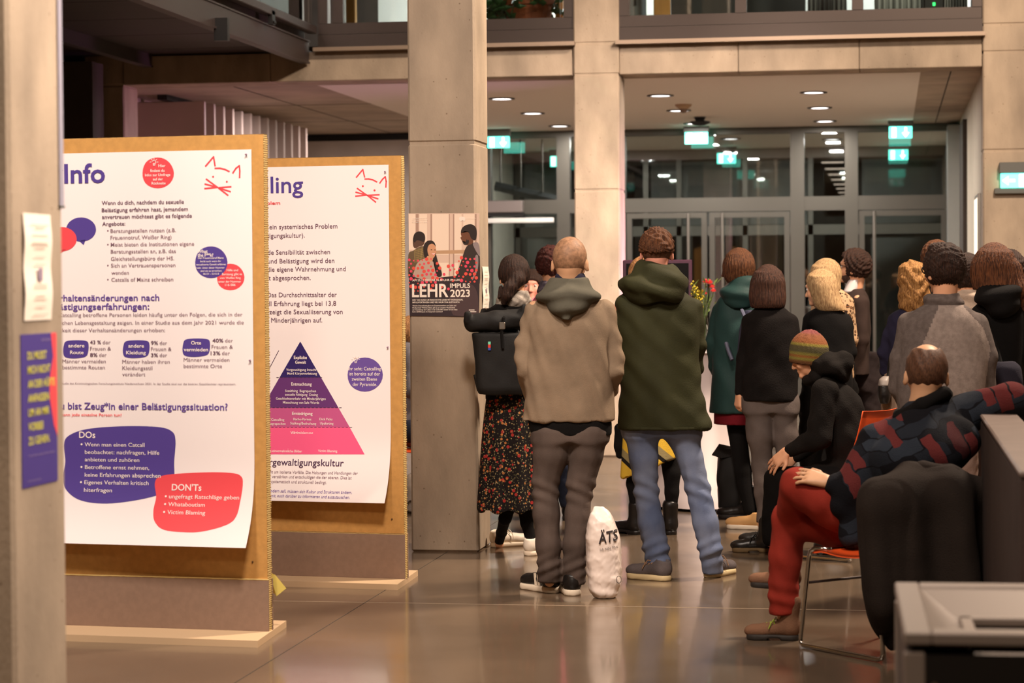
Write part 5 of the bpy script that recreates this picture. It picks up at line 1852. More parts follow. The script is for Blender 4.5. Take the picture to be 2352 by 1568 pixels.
for i, (sc, thr, cc, off) in enumerate(((27, 0.27, (150, 44, 40), 0), (32, 0.23, (168, 104, 58), 3.1), (62, 0.25, (150, 130, 94), 5.7), (70, 0.26, (76, 74, 50), 9.3))):
    vo = N(mfl, 'TexVoronoi'); vo.inputs['Scale'].default_value = sc
    ad = N(mfl, 'VectorMath'); ad.operation = 'ADD'; ad.inputs[1].default_value = (off, off * .7, off * .3)
    nt.links.new(tc.outputs['Object'], ad.inputs[0]); nt.links.new(ad.outputs[0], vo.inputs['Vector'])
    lt = N(mfl, 'Math'); lt.operation = 'LESS_THAN'; lt.inputs[1].default_value = thr
    nt.links.new(vo.outputs['Distance'], lt.inputs[0])
    mx = N(mfl, 'Mix'); mx.data_type = 'RGBA'
    nt.links.new(lt.outputs[0], mx.inputs['Factor'])
    if prev: nt.links.new(prev, mx.inputs[6])
    else: mx.inputs[6].default_value = col
    mx.inputs[7].default_value = (*s2l(cc), 1)
    prev = mx.outputs[2]
nt.links.new(prev, _b.inputs['Base Color'])
f.garment('skirt', mfl, [(885, 1122, 1228, .14), (920, 1116, 1234, .15), (1000, 1108, 1238, .165), (1100, 1102, 1242, .18), (1169, 1098, 1244, .19)], disp=lambda x, y, z: 0.016 * np.clip(1.1 - z, 0, 1) * np.sin(9 * np.arctan2(y, x) + 1), hollow=0.022)
f.garment('tights', BLACKC, None, [[(1174, 1150, 0, 17), (1160, 1190, 0, 14), (1152, 1222, .25, 12), (1147, 1243, .36, 11)], [(1202, 1150, 0, 18), (1210, 1200, 0, 14), (1220, 1245, .0, 12), (1220, 1262, .0, 11)]], h=0.009)
wl_ = mat('white_leather', (226, 214, 198), 0.5)
f.shoe((1126, 1257), 25, wl_, RUBBER, scale=0.95, laces=wl_)
f.shoe((1213, 1277), 70, wl_, RUBBER, scale=0.95, laces=wl_)
# her backpack
k_ = Fig(1140, 12.82, 'large black roll-top backpack with buckle and striped tag, worn over the floral skirt', name='backpack', cat='backpack')
bpm = mat('backpack_fabric', (17, 16, 16), 0.75, 0.15, 8, 0.1, 120)
k_.garment('body', bpm, [(905, 1100, 1212, .06, .02), (890, 1094, 1220, .085, .02), (800, 1088, 1216, .09, .02), (764, 1084, 1212, .085, .02)], n=4, h=0.010, disp=folds(0.003, 14, 10, 16, 3))
k_.garment('roll_top', bpm, None, [[(1085, 742, .0, 20), (1140, 738, -.01, 24), (1200, 730, 0, 22)]], h=0.010, extra=lambda S: S.B(k_.q(1074, 728, 0), (0.02, 0.05, 0.035), 0.012).B(k_.q(1204, 712, 0), (0.02, 0.05, 0.035), 0.012), disp=folds(0.004, 20, 14, 40, 5))
q0, q1 = k_.q(1152, 700, -.045), k_.q(1153, 790, -.085)
o = MB()
o.tube([k_.q(1166, 712, .03), k_.q(1156, 732, -.075), k_.q(1152, 760, -.08), k_.q(1154, 800, -.082)], 0.009, 6)
o.build('strap', BLACKC, k_.root)
c0 = k_.q(1153, 748, -.088)
MB().box(c0[0] - .018, c0[0] + .018, c0[1] - .008, c0[1] + .006, c0[2] - .02, c0[2] + .02, 0.004).build('buckle', M_SSTEEL, k_.root)
for i, (a, b, nm, cc) in enumerate(((784, 790.5, 'tag_top', (120, 214, 180)), (790.5, 798, 'tag_middle', (220, 60, 50)), (798, 804, 'tag_bottom', (50, 80, 170)))):
    a_, b_ = k_.q(1121, b, -.077), k_.q(1127, a, -.077)
    box(nm, a_[0], b_[0], -.077, -.071, a_[2], b_[2], mat(nm, cc, 0.6), k_.root)
for s_ in (1106, 1190):
    MB().tube([k_.q(s_, 770, .08), k_.q(s_, 730, .16), k_.q(s_ + 6, 714, .24)], 0.02, 6).build('shoulder_strap', bpm, k_.root)
MB().tube([k_.q(1092, 860, .05), k_.q(1100, 895, .02), k_.q(1104, 898, .06)], 0.012, 6).build('side_strap', bpm, k_.root)

# --- auburn haired person behind the bald man
f = Fig(1270, 15.0, 'person with short auburn hair, pink top and patterned scarf, mostly hidden by the bald man')
f.body((1264, 570, 1.0, 10, 0), h=0.011)
f.cap(REDH, 0.02, nape=-0.08, slope=0.1, disp=lumps(0.006, 90, 3))
f.garment('scarf', cloth('patterned_scarf', (92, 84, 96), 0.5, 30), [(645, 1240, 1292, .1), (668, 1234, 1298, .12), (680, 1240, 1295, .1)], disp=folds(0.006, 40, 30, 50, 4))
f.garment('top', cloth('pink_top', (206, 112, 130)), [(660, 1250, 1285, .08), (685, 1228, 1312, .11), (760, 1222, 1318, .13), (880, 1226, 1316, .13), (940, 1226, 1314, .13)], [[(1234, 700, 0, 15), (1226, 790, 0, 14), (1244, 850, .15, 12)], [(1306, 700, 0, 15), (1316, 790, 0, 14), (1300, 850, .15, 12)]])
f.default_legs(DARKJ, BLKL, DRUB)

# --- woman facing the visitors
f = Fig(1222, 17.2, 'dark haired woman facing the visitors, her face lit pink between two heads')
f.body((1222, 622, 0.96, 172, 6), skin=SKIN2, h=0.008)
f.cap(DKBROWNH, 0.014, nape=-0.16, slope=0.1, face=(0.112, -0.055), disp=strands(0.003, 40, f.hc))
f.garment('top', cloth('pink_blouse', (214, 130, 150)), [(682, 1205, 1240, .08), (702, 1182, 1262, .11), (780, 1176, 1268, .13), (880, 1180, 1264, .13)], [[(1188, 715, 0, 14), (1180, 790, 0, 13), (1195, 850, -.12, 11)], [(1256, 715, 0, 14), (1264, 790, 0, 13), (1250, 850, -.12, 11)]])
f.default_legs(BLACKC, BLKL, DRUB, theta=(-95, -85))

# --- woman in the striped skirt
f = Fig(1498, 14.2, 'woman in a yellow striped skirt, black coat and ankle boots, hidden behind the olive parka')
f.body((1478, 594, 0.97, 20, 0), legs=[[f.q(1470, 980), f.q(1458, 1110), f.q(1464, 1205)], [f.q(1530, 980), f.q(1542, 1110), f.q(1541, 1205)]], h=0.011)
f.cap(hairmat('tan_hair', (120, 78, 48), (204, 150, 100)), 0.018, nape=-0.1, slope=0.1, disp=strands(0.003, 36, f.hc))
f.garment('coat', BLACKC, [(660, 1465, 1515, .09), (685, 1440, 1548, .12), (760, 1432, 1556, .14), (900, 1432, 1556, .145), (985, 1426, 1558, .15)], [[(1444, 705, 0, 16), (1434, 790, 0, 15), (1450, 850, .12, 13)], [(1544, 705, 0, 16), (1554, 790, 0, 15), (1540, 850, .12, 13)], [(1426, 985, 0, 15), (1423, 1025, 0, 13), (1424, 1042, 0, 10)]], folds(0.005, 16, 12, 24, 3))
mst = cloth('striped_fabric', (206, 168, 60), 0.0)
nt = mst.node_tree
tc, mp, sx_ = N(mst, 'TexCoord'), N(mst, 'Mapping'), N(mst, 'SeparateXYZ')
mp.inputs['Rotation'].default_value = (0, math.radians(-40), 0)
ml, fr_, rp = N(mst, 'Math'), N(mst, 'Math'), N(mst, 'ValToRGB')
ml.operation = 'MULTIPLY'; ml.inputs[1].default_value = 6.2; fr_.operation = 'FRACT'
nt.links.new(tc.outputs['Object'], mp.inputs[0]); nt.links.new(mp.outputs[0], sx_.inputs[0]); nt.links.new(sx_.outputs[2], ml.inputs[0]); nt.links.new(ml.outputs[0], fr_.inputs[0]); nt.links.new(fr_.outputs[0], rp.inputs[0])
rp.color_ramp.interpolation = 'CONSTANT'
for i, (ps, cc) in enumerate(((0, (212, 172, 58)), (0.46, (30, 26, 24)), (0.6, (140, 126, 88)), (0.84, (212, 172, 58)))):
    el = rp.color_ramp.elements[i] if i < 2 else rp.color_ramp.elements.new(ps)
    el.position, el.color = ps, (*s2l(cc), 1)
nt.links.new(rp.outputs[0], nt.nodes['Principled BSDF'].inputs['Base Color'])


def skirt_cut(S):
    a, b = f.q(1428, 1098), f.q(1556, 1046)
    d = b - a
    S.half(a, (d[2], 0, -d[0]), 0.005)


f.garment('skirt', mst, [(930, 1436, 1552, .14), (1000, 1432, 1556, .15), (1110, 1426, 1562, .17)], extra=skirt_cut, disp=lambda x, y, z: 0.012 * np.clip(1 - z, 0, 1) * np.sin(8 * np.arctan2(y, x)))
f.garment('tights', BLACKC, None, [[(1464, 1030, 0, 20), (1456, 1110, 0, 17), (1464, 1190, 0, 12)], [(1530, 1020, 0, 22), (1543, 1085, 0, 20), (1543, 1130, 0, 16), (1541, 1190, 0, 12)]], h=0.010)
f.shoe((1474, 1228), 140, BLKL, BLKL, 'boot', 0.95)
f.shoe((1540, 1229), 90, BLKL, BLKL, 'boot', 0.95)

# --- woman in the teal raincoat
f = Fig(1700, 15.1, 'woman with short brown hair in a long dark teal raincoat')
f.body((1697, 576, 0.98, 14, 2), legs=[[f.q(1692, 960), f.q(1705, 1080), f.q(1720, 1165)], [f.q(1738, 960), f.q(1752, 1080), f.q(1762, 1165)]], h=0.009)
f.cap(BROWNH, 0.02, rows=[(586, 1674, 1722, .09, -.01), (612, 1661, 1732, .115, -.01), (634, 1663, 1730, .11, -.01), (650, 1672, 1722, .09, -.02)], nape=-0.12, slope=0.0, disp=strands(0.0035, 38, f.hc),
      extra=lambda S, p: S.C(f.q(1668, 620, .03), f.q(1659, 634, .02), 0.012, 0.006))
teal = cloth('teal_raincoat', (34, 58, 56), 0.12, 5, 0.1, 120, rough=0.6)
f.garment('coat', teal, [(668, 1668, 1742, .1), (692, 1646, 1762, .125), (735, 1638, 1768, .145), (800, 1636, 1772, .15), (880, 1634, 1774, .16), (946, 1631, 1780, .17)], [[(1652, 712, 0, 18), (1638, 785, 0, 16.5), (1641, 840, .05, 15), (1660, 885, .17, 13)], [(1756, 712, 0, 18), (1770, 785, 0, 16), (1766, 840, .05, 15)]],
          lambda x, y, z: folds(0.008, 14, 8, 9, 14)(x, y, z), hollow=0.022)
f.garment('hood', teal, [(634, 1686, 1738, .09, -.02), (652, 1668, 1742, .125, -.03), (676, 1653, 1745, .145, -.04), (694, 1660, 1742, .13, -.05), (706, 1680, 1725, .08, -.08)], disp=lambda x, y, z: 0.008 * np.sin(60 * z + 10 * x), h=0.011)
f.garment('tunic', cloth('dark_red_tunic', (104, 20, 30)), [(935, 1640, 1774, .15), (973, 1640, 1772, .155)], hollow=0.022)
f.garment('leggings', BLACKC, None, [[(1690, 970, 0, 22), (1706, 1080, 0, 19), (1721, 1170, 0, 14)], [(1738, 970, 0, 23), (1752, 1080, 0, 19), (1762, 1170, 0, 14)]], h=0.010)
f.shoe((1737, 1192), 166, BLKL, DRUB, 'boot', 0.98)
f.shoe((1772, 1194), 120, BLKL, DRUB, 'boot', 0.98)
k_ = Fig(1722, 14.85, 'blue grey backpack on the woman in the teal raincoat, half hidden by the black sweater', name='backpack', cat='backpack')
bg = mat('backpack_bluegrey', (58, 60, 80), 0.6, 0.12, 8, 0.1, 120)
k_.garment('body', bg, [(875, 1700, 1760, .07, .02), (850, 1692, 1766, .1, .02), (760, 1698, 1766, .1, .02), (712, 1712, 1758, .07, .02)], n=3, h=0.011)
k_.garment('front_pocket', bg, [(865, 1708, 1756, .04, -.08), (790, 1706, 1756, .045, -.08)], n=3, h=0.011)
for a, b, c in (((1704, 712, .02), (1712, 730, -.06), (1720, 745, -.07)), ((1668, 786, .06), (1674, 806, .03), (1682, 826, .0))):
    MB().tube([k_.q(*a), k_.q(*b), k_.q(*c)], 0.012, 6).build('strap', mat('strap_grey', (90, 92, 112), 0.6), k_.root)

# --- woman in the black sweater
f = Fig(1766, 14.4, 'woman with a straight brown bob in a black sweater and grey trousers')
f.body((1764, 612, 0.97, 5, 0), sh=[f.q(1728, 741), f.q(1806, 741)], neck=f.q(1766, 708), arms=[[f.q(1707, 830), f.q(1699, 903)], [f.q(1828, 830), f.q(1815, 895, .14)]],
       hands=[((-.12, .12, -1), (-.85, -.5, 0), -1, 0.95, 0.92), None], legs=[[f.q(1742, 930), f.q(1750, 1075), f.q(1750, 1195)], [f.q(1800, 930), f.q(1806, 1075), f.q(1806, 1195)]], h=0.0075, hz=None)
f.cap(hairmat('bob_hair', (40, 24, 19), (84, 54, 41)), 0.014, rows=[(626, 1734, 1792, .095, -.01), (650, 1724, 1802, .118, -.01), (680, 1721, 1805, .118, -.015), (700, 1724, 1803, .11, -.02), (707, 1728, 1800, .1, -.02)], nape=-0.2, slope=0, disp=strands(0.003, 44, f.hc, 0.3))
f.garment('sweater', cloth('black_wool', (18, 14, 13), 0.2, 14, 0.4, 160), [(698, 1746, 1788, .07), (714, 1726, 1810, .1), (735, 1712, 1826, .125), (785, 1709, 1832, .135), (850, 1706, 1832, .138), (900, 1704, 1832, .14), (919, 1704, 1831, .14)],
          [[(1723, 738, 0, 18), (1709, 820, 0, 16), (1699, 898, 0, 12.5)], [(1814, 738, 0, 18), (1828, 820, 0, 16), (1818, 885, .12, 12.5)]], folds(0.005, 14, 10, 14, 21), hollow=0.022)
f.trousers(cloth('grey_cotton', (92, 82, 78), 0.15, 6), [(925, 1708, 1778, 0), (1000, 1716, 1776, 0), (1070, 1728, 1774, .01), (1130, 1733, 1769, 0), (1200, 1738, 1766, 0)], [(925, 1768, 1831, 0), (1000, 1776, 1832, 0), (1070, 1785, 1828, .01), (1130, 1788, 1824, 0), (1200, 1792, 1822, 0)], [(900, 1710, 1828, .11), (945, 1708, 1831, .11)],
           lambda x, y, z: folds(0.006, 16, 12, 16, 23)(x, y, z))
f.shoe((1757, 1216), 162, mat('tan_suede', (196, 150, 96), 0.8), RUBBER, scale=0.95)
f.shoe((1806, 1214), 100, mat('tan_suede', (196, 150, 96), 0.8), RUBBER, scale=0.95)

# --- blond woman in black
f = Fig(1898, 15.1, 'woman with straight light blond hair in a black top, above the knitted hat')
f.body((1884, 622, 0.96, 64, 12), sh=[f.q(1862, 728), f.q(1940, 728)], neck=f.q(1895, 708), h=0.009)
f.cap(BLONDH, 0.013, rows=[(634, 1862, 1914, .09, -.02), (660, 1860, 1924, .11, -.02), (690, 1866, 1933, .1, -.03), (704, 1872, 1940, .085, -.04), (714, 1880, 1944, .06, -.05)], nape=-0.2, slope=0, face=(0.118, -0.045), fr=(.13, .09, .11), disp=strands(0.0016, 60, f.hc, 0.3))
f.garment('top', BLACKC, [(706, 1876, 1920, .08), (720, 1856, 1944, .11), (750, 1846, 1956, .13), (800, 1846, 1957, .135), (960, 1850, 1956, .14)], [[(1860, 735, 0, 16), (1849, 810, 0, 15), (1862, 870, .12, 13)], [(1940, 735, 0, 16), (1951, 810, 0, 15), (1940, 870, .12, 13)]], folds(0.004, 16, 10, 16, 31), hollow=0.022)
f.default_legs(BLACKC, BLKL, DRUB)
# --- blond woman with leopard print
f = Fig(1912, 15.75, 'woman with golden blond bob in a leopard print blouse, behind the woman in black')
f.body((1896, 598, 0.94, 55, 4), h=0.01)
f.cap(BLONDH, 0.016, rows=[(612, 1868, 1920, .09, -.01), (636, 1862, 1928, .11, -.01), (658, 1872, 1931, .1, -.03), (667, 1882, 1930, .08, -.04)], nape=-0.15, slope=0, face=(0.116, -0.055), disp=strands(0.0016, 56, f.hc))
mlp = cloth('leopard_print', (176, 142, 108), 0.0)
nt = mlp.node_tree
tc, vo, rp = N(mlp, 'TexCoord'), N(mlp, 'TexVoronoi'), N(mlp, 'ValToRGB')
vo.inputs['Scale'].default_value = 42
nt.links.new(tc.outputs['Object'], vo.inputs['Vector']); nt.links.new(vo.outputs['Distance'], rp.inputs[0])
for i, (ps, cc) in enumerate(((0.16, (150, 100, 62)), (0.26, (40, 26, 22)), (0.4, (40, 26, 22)), (0.46, (186, 152, 118)))):
    el = rp.color_ramp.elements[i] if i < 2 else rp.color_ramp.elements.new(ps)
    el.position, el.color = ps, (*s2l(cc), 1)
nt.links.new(rp.outputs[0], nt.nodes['Principled BSDF'].inputs['Base Color'])
f.garment('blouse', mlp, [(664, 1895, 1932, .08), (678, 1876, 1950, .11), (715, 1866, 1960, .13), (870, 1870, 1962, .135)], [[(1880, 695, 0, 15), (1870, 780, 0, 14), (1884, 840, .14, 12)], [(1946, 695, 0, 15), (1956, 780, 0, 14), (1944, 840, .14, 12)]])
f.default_legs(BLACKC, BLKL, DRUB)

# --- man in the dark suit
f = Fig(1970, 16.45, 'man with dark curly hair, glasses and a dark suit jacket, in profile to the left')
f.body((1962, 577, 1.0, 76, -2), sh=[f.q(1962, 690, .17), f.q(1972, 690, -.17)], neck=f.q(1966, 668), arms=[[f.q(1975, 780, .2), f.q(1940, 830, .12)], [f.q(1980, 780, -.2), f.q(1958, 846, -.16)]], hip=f.q(1966, 850), h=0.0075, build=0.72)
pp = lambda x, y, z: f.hc + f.hs * (f.hR @ np.array([x, y, z], float))
f.cap(hairmat('curly_dark_hair', (30, 19, 15), (66, 40, 28)), 0.022, nape=-0.09, slope=0.15, face=(0.122, -0.02), disp=lumps(0.007, 150, 5), h=0.006, fr=(0.13, 0.11, 0.10))
f.cap(mat('beard', (70, 48, 38), 0.8, 0.3, 60), 0.004, nape=-0.2, face=(0.09, 0.035), fr=(0.1, 0.12, 0.075), slope=0.0, name='beard', tops=[0.002, 0.002, 0.002],
      extra=lambda S, p: S.E(p(0, 0.03, -0.058), np.array([0.0605, 0.069, 0.074]) * f.hs, f.hR).half(p(0, 0.0, -0.06), f.hR @ np.array([0, -.2, 1.0])).half(p(0, 0.0, -0.06), f.hR @ np.array([0, -1, -.2])))
o = MB()
for s_ in (-1, 1):
    o.tube([pp(s_ * (0.036 + 0.023 * math.cos(t)), 0.103, -0.008 + 0.019 * math.sin(t)) for t in [k * .5236 for k in range(12)]], 0.004, 6, closed=True)
    o.tube([pp(s_ * 0.058, 0.1, -0.002), pp(s_ * 0.084, 0.06, -0.004), pp(s_ * 0.09, 0.0, -0.012)], 0.0035, 6)
o.tube([pp(-.014, .106, -.004), pp(.014, .106, -.004)], 0.0035, 6)
o.build('glasses', M_BLACK, f.root)
suit = cloth('suit_wool', (54, 42, 38), 0.1, 10, 0.2, 240)
f.garment('jacket', suit, [(662, 1955, 1982, .08), (676, 1944, 1992, .14), (695, 1937, 1998, .19, 0), (740, 1935, 1999, .2), (800, 1938, 1998, .2), (859, 1938, 1999, .205)], [[(1974, 697, -.16, 21), (1980, 780, -.2, 15.5), (1960, 842, -.17, 13)], [(1964, 697, .16, 21), (1974, 780, .2, 15.5), (1945, 830, .14, 13)]], folds(0.004, 16, 12, 16, 35), hollow=0.022)
f.garment('shirt', mat('white_shirt', (226, 216, 214), 0.8), [(642, 1949, 1974, .07), (660, 1941, 1972, .075), (672, 1936, 1968, .08)], h=0.008)
f.default_legs(cloth('suit_trousers', (40, 32, 32)), BLKL, DRUB, theta=(170, 175))
# --- man in the grey raglan fleece
f = Fig(2165, 11.6, 'man with dark hair and glasses in a grey raglan fleece, behind the seated man')
f.body((2168, 566, 1.02, 32, 3), sh=[f.q(2080, 742), f.q(2254, 742)], neck=f.q(2166, 705), h=0.0085)
f.cap(DKBROWNH, 0.020, nape=-0.115, slope=0.05, face=(0.122, -0.05), fr=(.13, .095, .1), disp=lambda x, y, z: top_swirl(x, y, z) * 0.7 + lumps(0.001, 180, 7)(x, y, z),
      extra=lambda S, p: S.C(p(-.05, .02, .095), p(.02, .05, .105), 0.022, 0.02, 0.02))
pp = lambda x, y, z: f.hc + f.hs * (f.hR @ np.array([x, y, z], float))
o = MB()
for s_ in (-1, 1):
    o.tube([pp(s_ * (0.036 + 0.024 * math.cos(t)), 0.105, -0.006 + 0.02 * math.sin(t)) for t in [k * .5236 for k in range(12)]], 0.003, 6, closed=True)
    o.tube([pp(s_ * 0.06, 0.1, 0.0), pp(s_ * 0.086, 0.06, -0.002), pp(s_ * 0.09, 0.0, -0.012)], 0.003, 6)
o.tube([pp(-.014, .108, -.002), pp(.014, .108, -.002)], 0.003, 6)
o.build('glasses', M_BLACK, f.root)
fl1 = cloth('grey_fleece', (146, 132, 124), 0.14, 40, 0.5, 400, rough=1.0)
fl2 = cloth('dark_grey_fleece', (102, 92, 88), 0.14, 40, 0.5, 400, rough=1.0)


def raglan(x, y, z):
    a = f.q(2156, 704)
    b = f.q(2116, 800)
    c = f.q(2212, 704)
    e = f.q(2272, 800)
    xl = np.interp(z, [b[2] - .3, b[2], a[2]], [b[0] - .01, b[0], a[0]])
    xr = np.interp(z, [e[2] - .35, e[2], (e[2] + c[2]) / 2, c[2]], [e[0] - .05, e[0], e[0] - .035, c[0]])
    return np.where((x < xl) | (x > xr), 1, 0)


f.garment('fleece', None, [(694, 2132, 2204, .085), (708, 2108, 2226, .11), (735, 2078, 2254, .135), (790, 2064, 2268, .15), (860, 2060, 2270, .158), (930, 2062, 2264, .155), (972, 2066, 2258, .15)],
          [[(2090, 745, 0, 27), (2070, 820, 0, 25), (2066, 890, .02, 22), (2090, 945, .15, 17)], [(2244, 745, 0, 26), (2263, 820, 0, 24), (2262, 885, .02, 21), (2240, 935, .15, 17)]],
          folds(0.005, 12, 8, 10, 41), h=0.009, mats=[fl1, fl2], region=raglan, hollow=0.022)
f.garment('collar', fl2, [(672, 2130, 2204, .075), (688, 2122, 2210, .095), (708, 2118, 2214, .1)], disp=lambda x, y, z: 0.006 * np.sin(95 * z + 12 * x), h=0.008)
f.default_legs(cloth('taupe_trousers', (130, 108, 98)), BLKL, DRUB)

# --- curly blond woman in navy
f = Fig(2092, 14.2, 'woman with wavy golden hair in a navy jacket, left of the grey fleece')
f.body((2098, 604, 0.97, -10, 2), h=0.011)
f.cap(hairmat('wavy_gold_hair', (112, 74, 40), (186, 138, 82)), 0.018, rows=[(616, 2070, 2128, .1, -.01), (650, 2068, 2134, .115, -.02), (690, 2063, 2133, .11, -.03), (712, 2070, 2122, .08, -.04), (722, 2084, 2112, .05, -.05)], nape=-0.2, slope=0, disp=lambda x, y, z: 0.0045 * np.sin(75 * z + 4 * np.sin(34 * x)) + lumps(0.003, 90, 21)(x, y, z) + strands(0.002, 50, f.hc)(x, y, z))
navy = cloth('navy_jacket', (38, 36, 56), 0.15, 6)
f.garment('jacket', navy, [(704, 2076, 2126, .09), (720, 2050, 2152, .12), (760, 2038, 2160, .135), (870, 2040, 2160, .14), (895, 2042, 2158, .14)], [[(2056, 735, 0, 17), (2034, 810, 0, 15.5), (2036, 850, .04, 14), (2060, 885, .16, 12)], [(2144, 735, 0, 17), (2158, 810, 0, 15), (2140, 870, .14, 12)]], lambda x, y, z: folds(0.006, 20, 14, 30, 43)(x, y, z), hollow=0.02)
f.default_legs(cloth('beige_trousers', (150, 126, 108)), BLKL, DRUB)
k_ = Fig(2033, 14.08, 'small black bag with a pale top hanging beside the woman in navy', name='handbag', cat='bag')
k_.garment('body', BLKL, [(926, 2020, 2042, .06), (905, 2016, 2046, .075), (884, 2017, 2045, .07)], n=3, h=0.007)
k_.garment('flap', mat('pale_grey_flap', (130, 120, 114), 0.5), [(886, 2016, 2046, .074), (872, 2019, 2044, .06), (863, 2028, 2044, .03)], n=3, h=0.007)
MB().tube([k_.q(2038, 870, 0), k_.q(2046, 800, .1), k_.q(2056, 735, .12)], 0.008, 6).build('strap', BLKL, k_.root)

# --- two people behind the grey fleece
f = Fig(2152, 14.8, 'person with tousled light brown hair, only the tuft showing above the dark haired man')
f.body((2150, 557, 1.0, 5, 0), h=0.012)
f.cap(BROWNH, 0.018, nape=-0.08, slope=0.1, disp=lumps(0.004, 120, 9))
f.garment('jacket', BLACKC, [(655, 2130, 2178, .09), (680, 2100, 2210, .12), (740, 2090, 2216, .14), (880, 2092, 2212, .14)], [[(2108, 700, 0, 18), (2094, 790, 0, 16), (2110, 850, .14, 13)], [(2200, 700, 0, 18), (2214, 790, 0, 16), (2196, 850, .14, 13)]])
f.default_legs(DARKJ, BLKL, DRUB)
f = Fig(2226, 12.75, 'person with brown hair and thick pale grey roll collar, right of the grey fleece')
f.body((2224, 588, 0.97, -35, 0), h=0.009)
f.cap(DKBROWNH, 0.016, nape=-0.08, slope=0.1, disp=lumps(0.004, 110, 11))
f.garment('sweater', cloth('pale_grey_knit', (186, 164, 146), 0.1, 20, 0.4, 200), [(690, 2196, 2256, .1), (706, 2176, 2274, .125), (770, 2168, 2284, .14), (900, 2172, 2280, .14)], [[(2184, 725, 0, 18), (2172, 810, 0, 16), (2188, 870, .14, 13)], [(2268, 725, 0, 18), (2280, 810, 0, 16), (2262, 870, .14, 13)]])
f.garment('roll_collar', cloth('pale_grey_knit', (186, 164, 146), 0.1, 20, 0.4, 200), [(662, 2200, 2250, .09), (680, 2194, 2256, .115), (700, 2190, 2262, .125), (712, 2196, 2256, .12)], disp=lambda x, y, z: 0.008 * np.sin(90 * z + 8 * x), h=0.009)
f.default_legs(DARKJ, BLKL, DRUB)

# --- long haired woman in the black hooded coat
f = Fig(2288, 12.25, 'woman with long brown hair in a black hooded coat at the right edge')
f.body((2284, 565, 1.0, -12, 2), sh=[f.q(2242, 722), f.q(2330, 722)], neck=f.q(2288, 690), h=0.009)
f.cap(hairmat('long_brown_hair', (52, 28, 18), (116, 70, 42)), 0.018, rows=[(580, 2250, 2322, .1, -.01), (612, 2230, 2335, .122, -.015), (645, 2232, 2342, .12, -.02), (664, 2236, 2346, .11, -.03)], nape=-0.2, slope=0, disp=strands(0.004, 40, f.hc, 0.5),
      extra=lambda S, p: S.chain([f.q(2326, 620, -.03), f.q(2340, 665, -.06), f.q(2347, 705, -.02), f.q(2350, 740, .02)], [0.045, 0.035, 0.025, 0.012], 0.03))
f.garment('coat', BLACKC, [(690, 2250, 2330, .09), (706, 2232, 2346, .12), (730, 2226, 2352, .14), (780, 2230, 2350, .15), (870, 2228, 2348, .155), (1010, 2226, 2352, .16)], [[(2243, 728, 0, 22), (2232, 810, 0, 20), (2240, 870, .1, 17)], [(2338, 728, 0, 22), (2350, 810, 0, 20), (2336, 870, .1, 17)]], folds(0.006, 14, 10, 12, 45))
f.garment('hood', BLACKC, [(648, 2252, 2332, .1, -.03), (664, 2240, 2344, .14, -.05), (690, 2242, 2346, .155, -.06), (712, 2262, 2334, .13, -.07), (730, 2286, 2316, .07, -.09)], disp=lambda x, y, z: 0.008 * np.sin(60 * z - 14 * x), h=0.011)
f.default_legs(BLACKC, BLKL, DRUB)
k_ = Fig(2312, 11.95, 'dark navy shoulder bag hanging below the black hooded coat', name='shoulder_bag', cat='bag')
k_.garment('body', cloth('navy_bag', (40, 38, 48), 0.1, 8), [(905, 2282, 2348, .07), (880, 2276, 2350, .085), (846, 2280, 2344, .08), (830, 2290, 2330, .05)], n=3, h=0.010, disp=folds(0.005, 16, 10, 20, 47))
MB().tube([k_.q(2300, 840, 0), k_.q(2285, 780, .08), k_.q(2262, 720, .1)], 0.012, 6).build('strap', BLACKC, k_.root)
f = Fig(2326, 13.7, 'person with dark curly hair, half hidden behind the long haired woman')
f.body((2317, 580, 0.97, 0, 0), h=0.012)
f.cap(DKBROWNH, 0.02, nape=-0.1, slope=0.1, disp=lumps(0.006, 140, 13), rows=[(600, 2294, 2340, .1), (640, 2298, 2344, .1), (655, 2304, 2342, .08)])
f.garment('coat', cloth('brown_coat', (120, 84, 56), 0.15), [(672, 2300, 2344, .09), (694, 2276, 2372, .12), (760, 2266, 2380, .14), (890, 2268, 2378, .15)], [[(2282, 715, 0, 18), (2270, 800, 0, 16), (2286, 860, .14, 13)], [(2362, 715, 0, 18), (2376, 800, 0, 16), (2360, 860, .14, 13)]])
f.default_legs(DARKJ, BLKL, DRUB)

# ------------------------------------------------------------------ orange shell chairs
M_ORANGE = mat('orange_plastic', (226, 84, 34), 0.4, 0.04, 20, 0.1, 400)


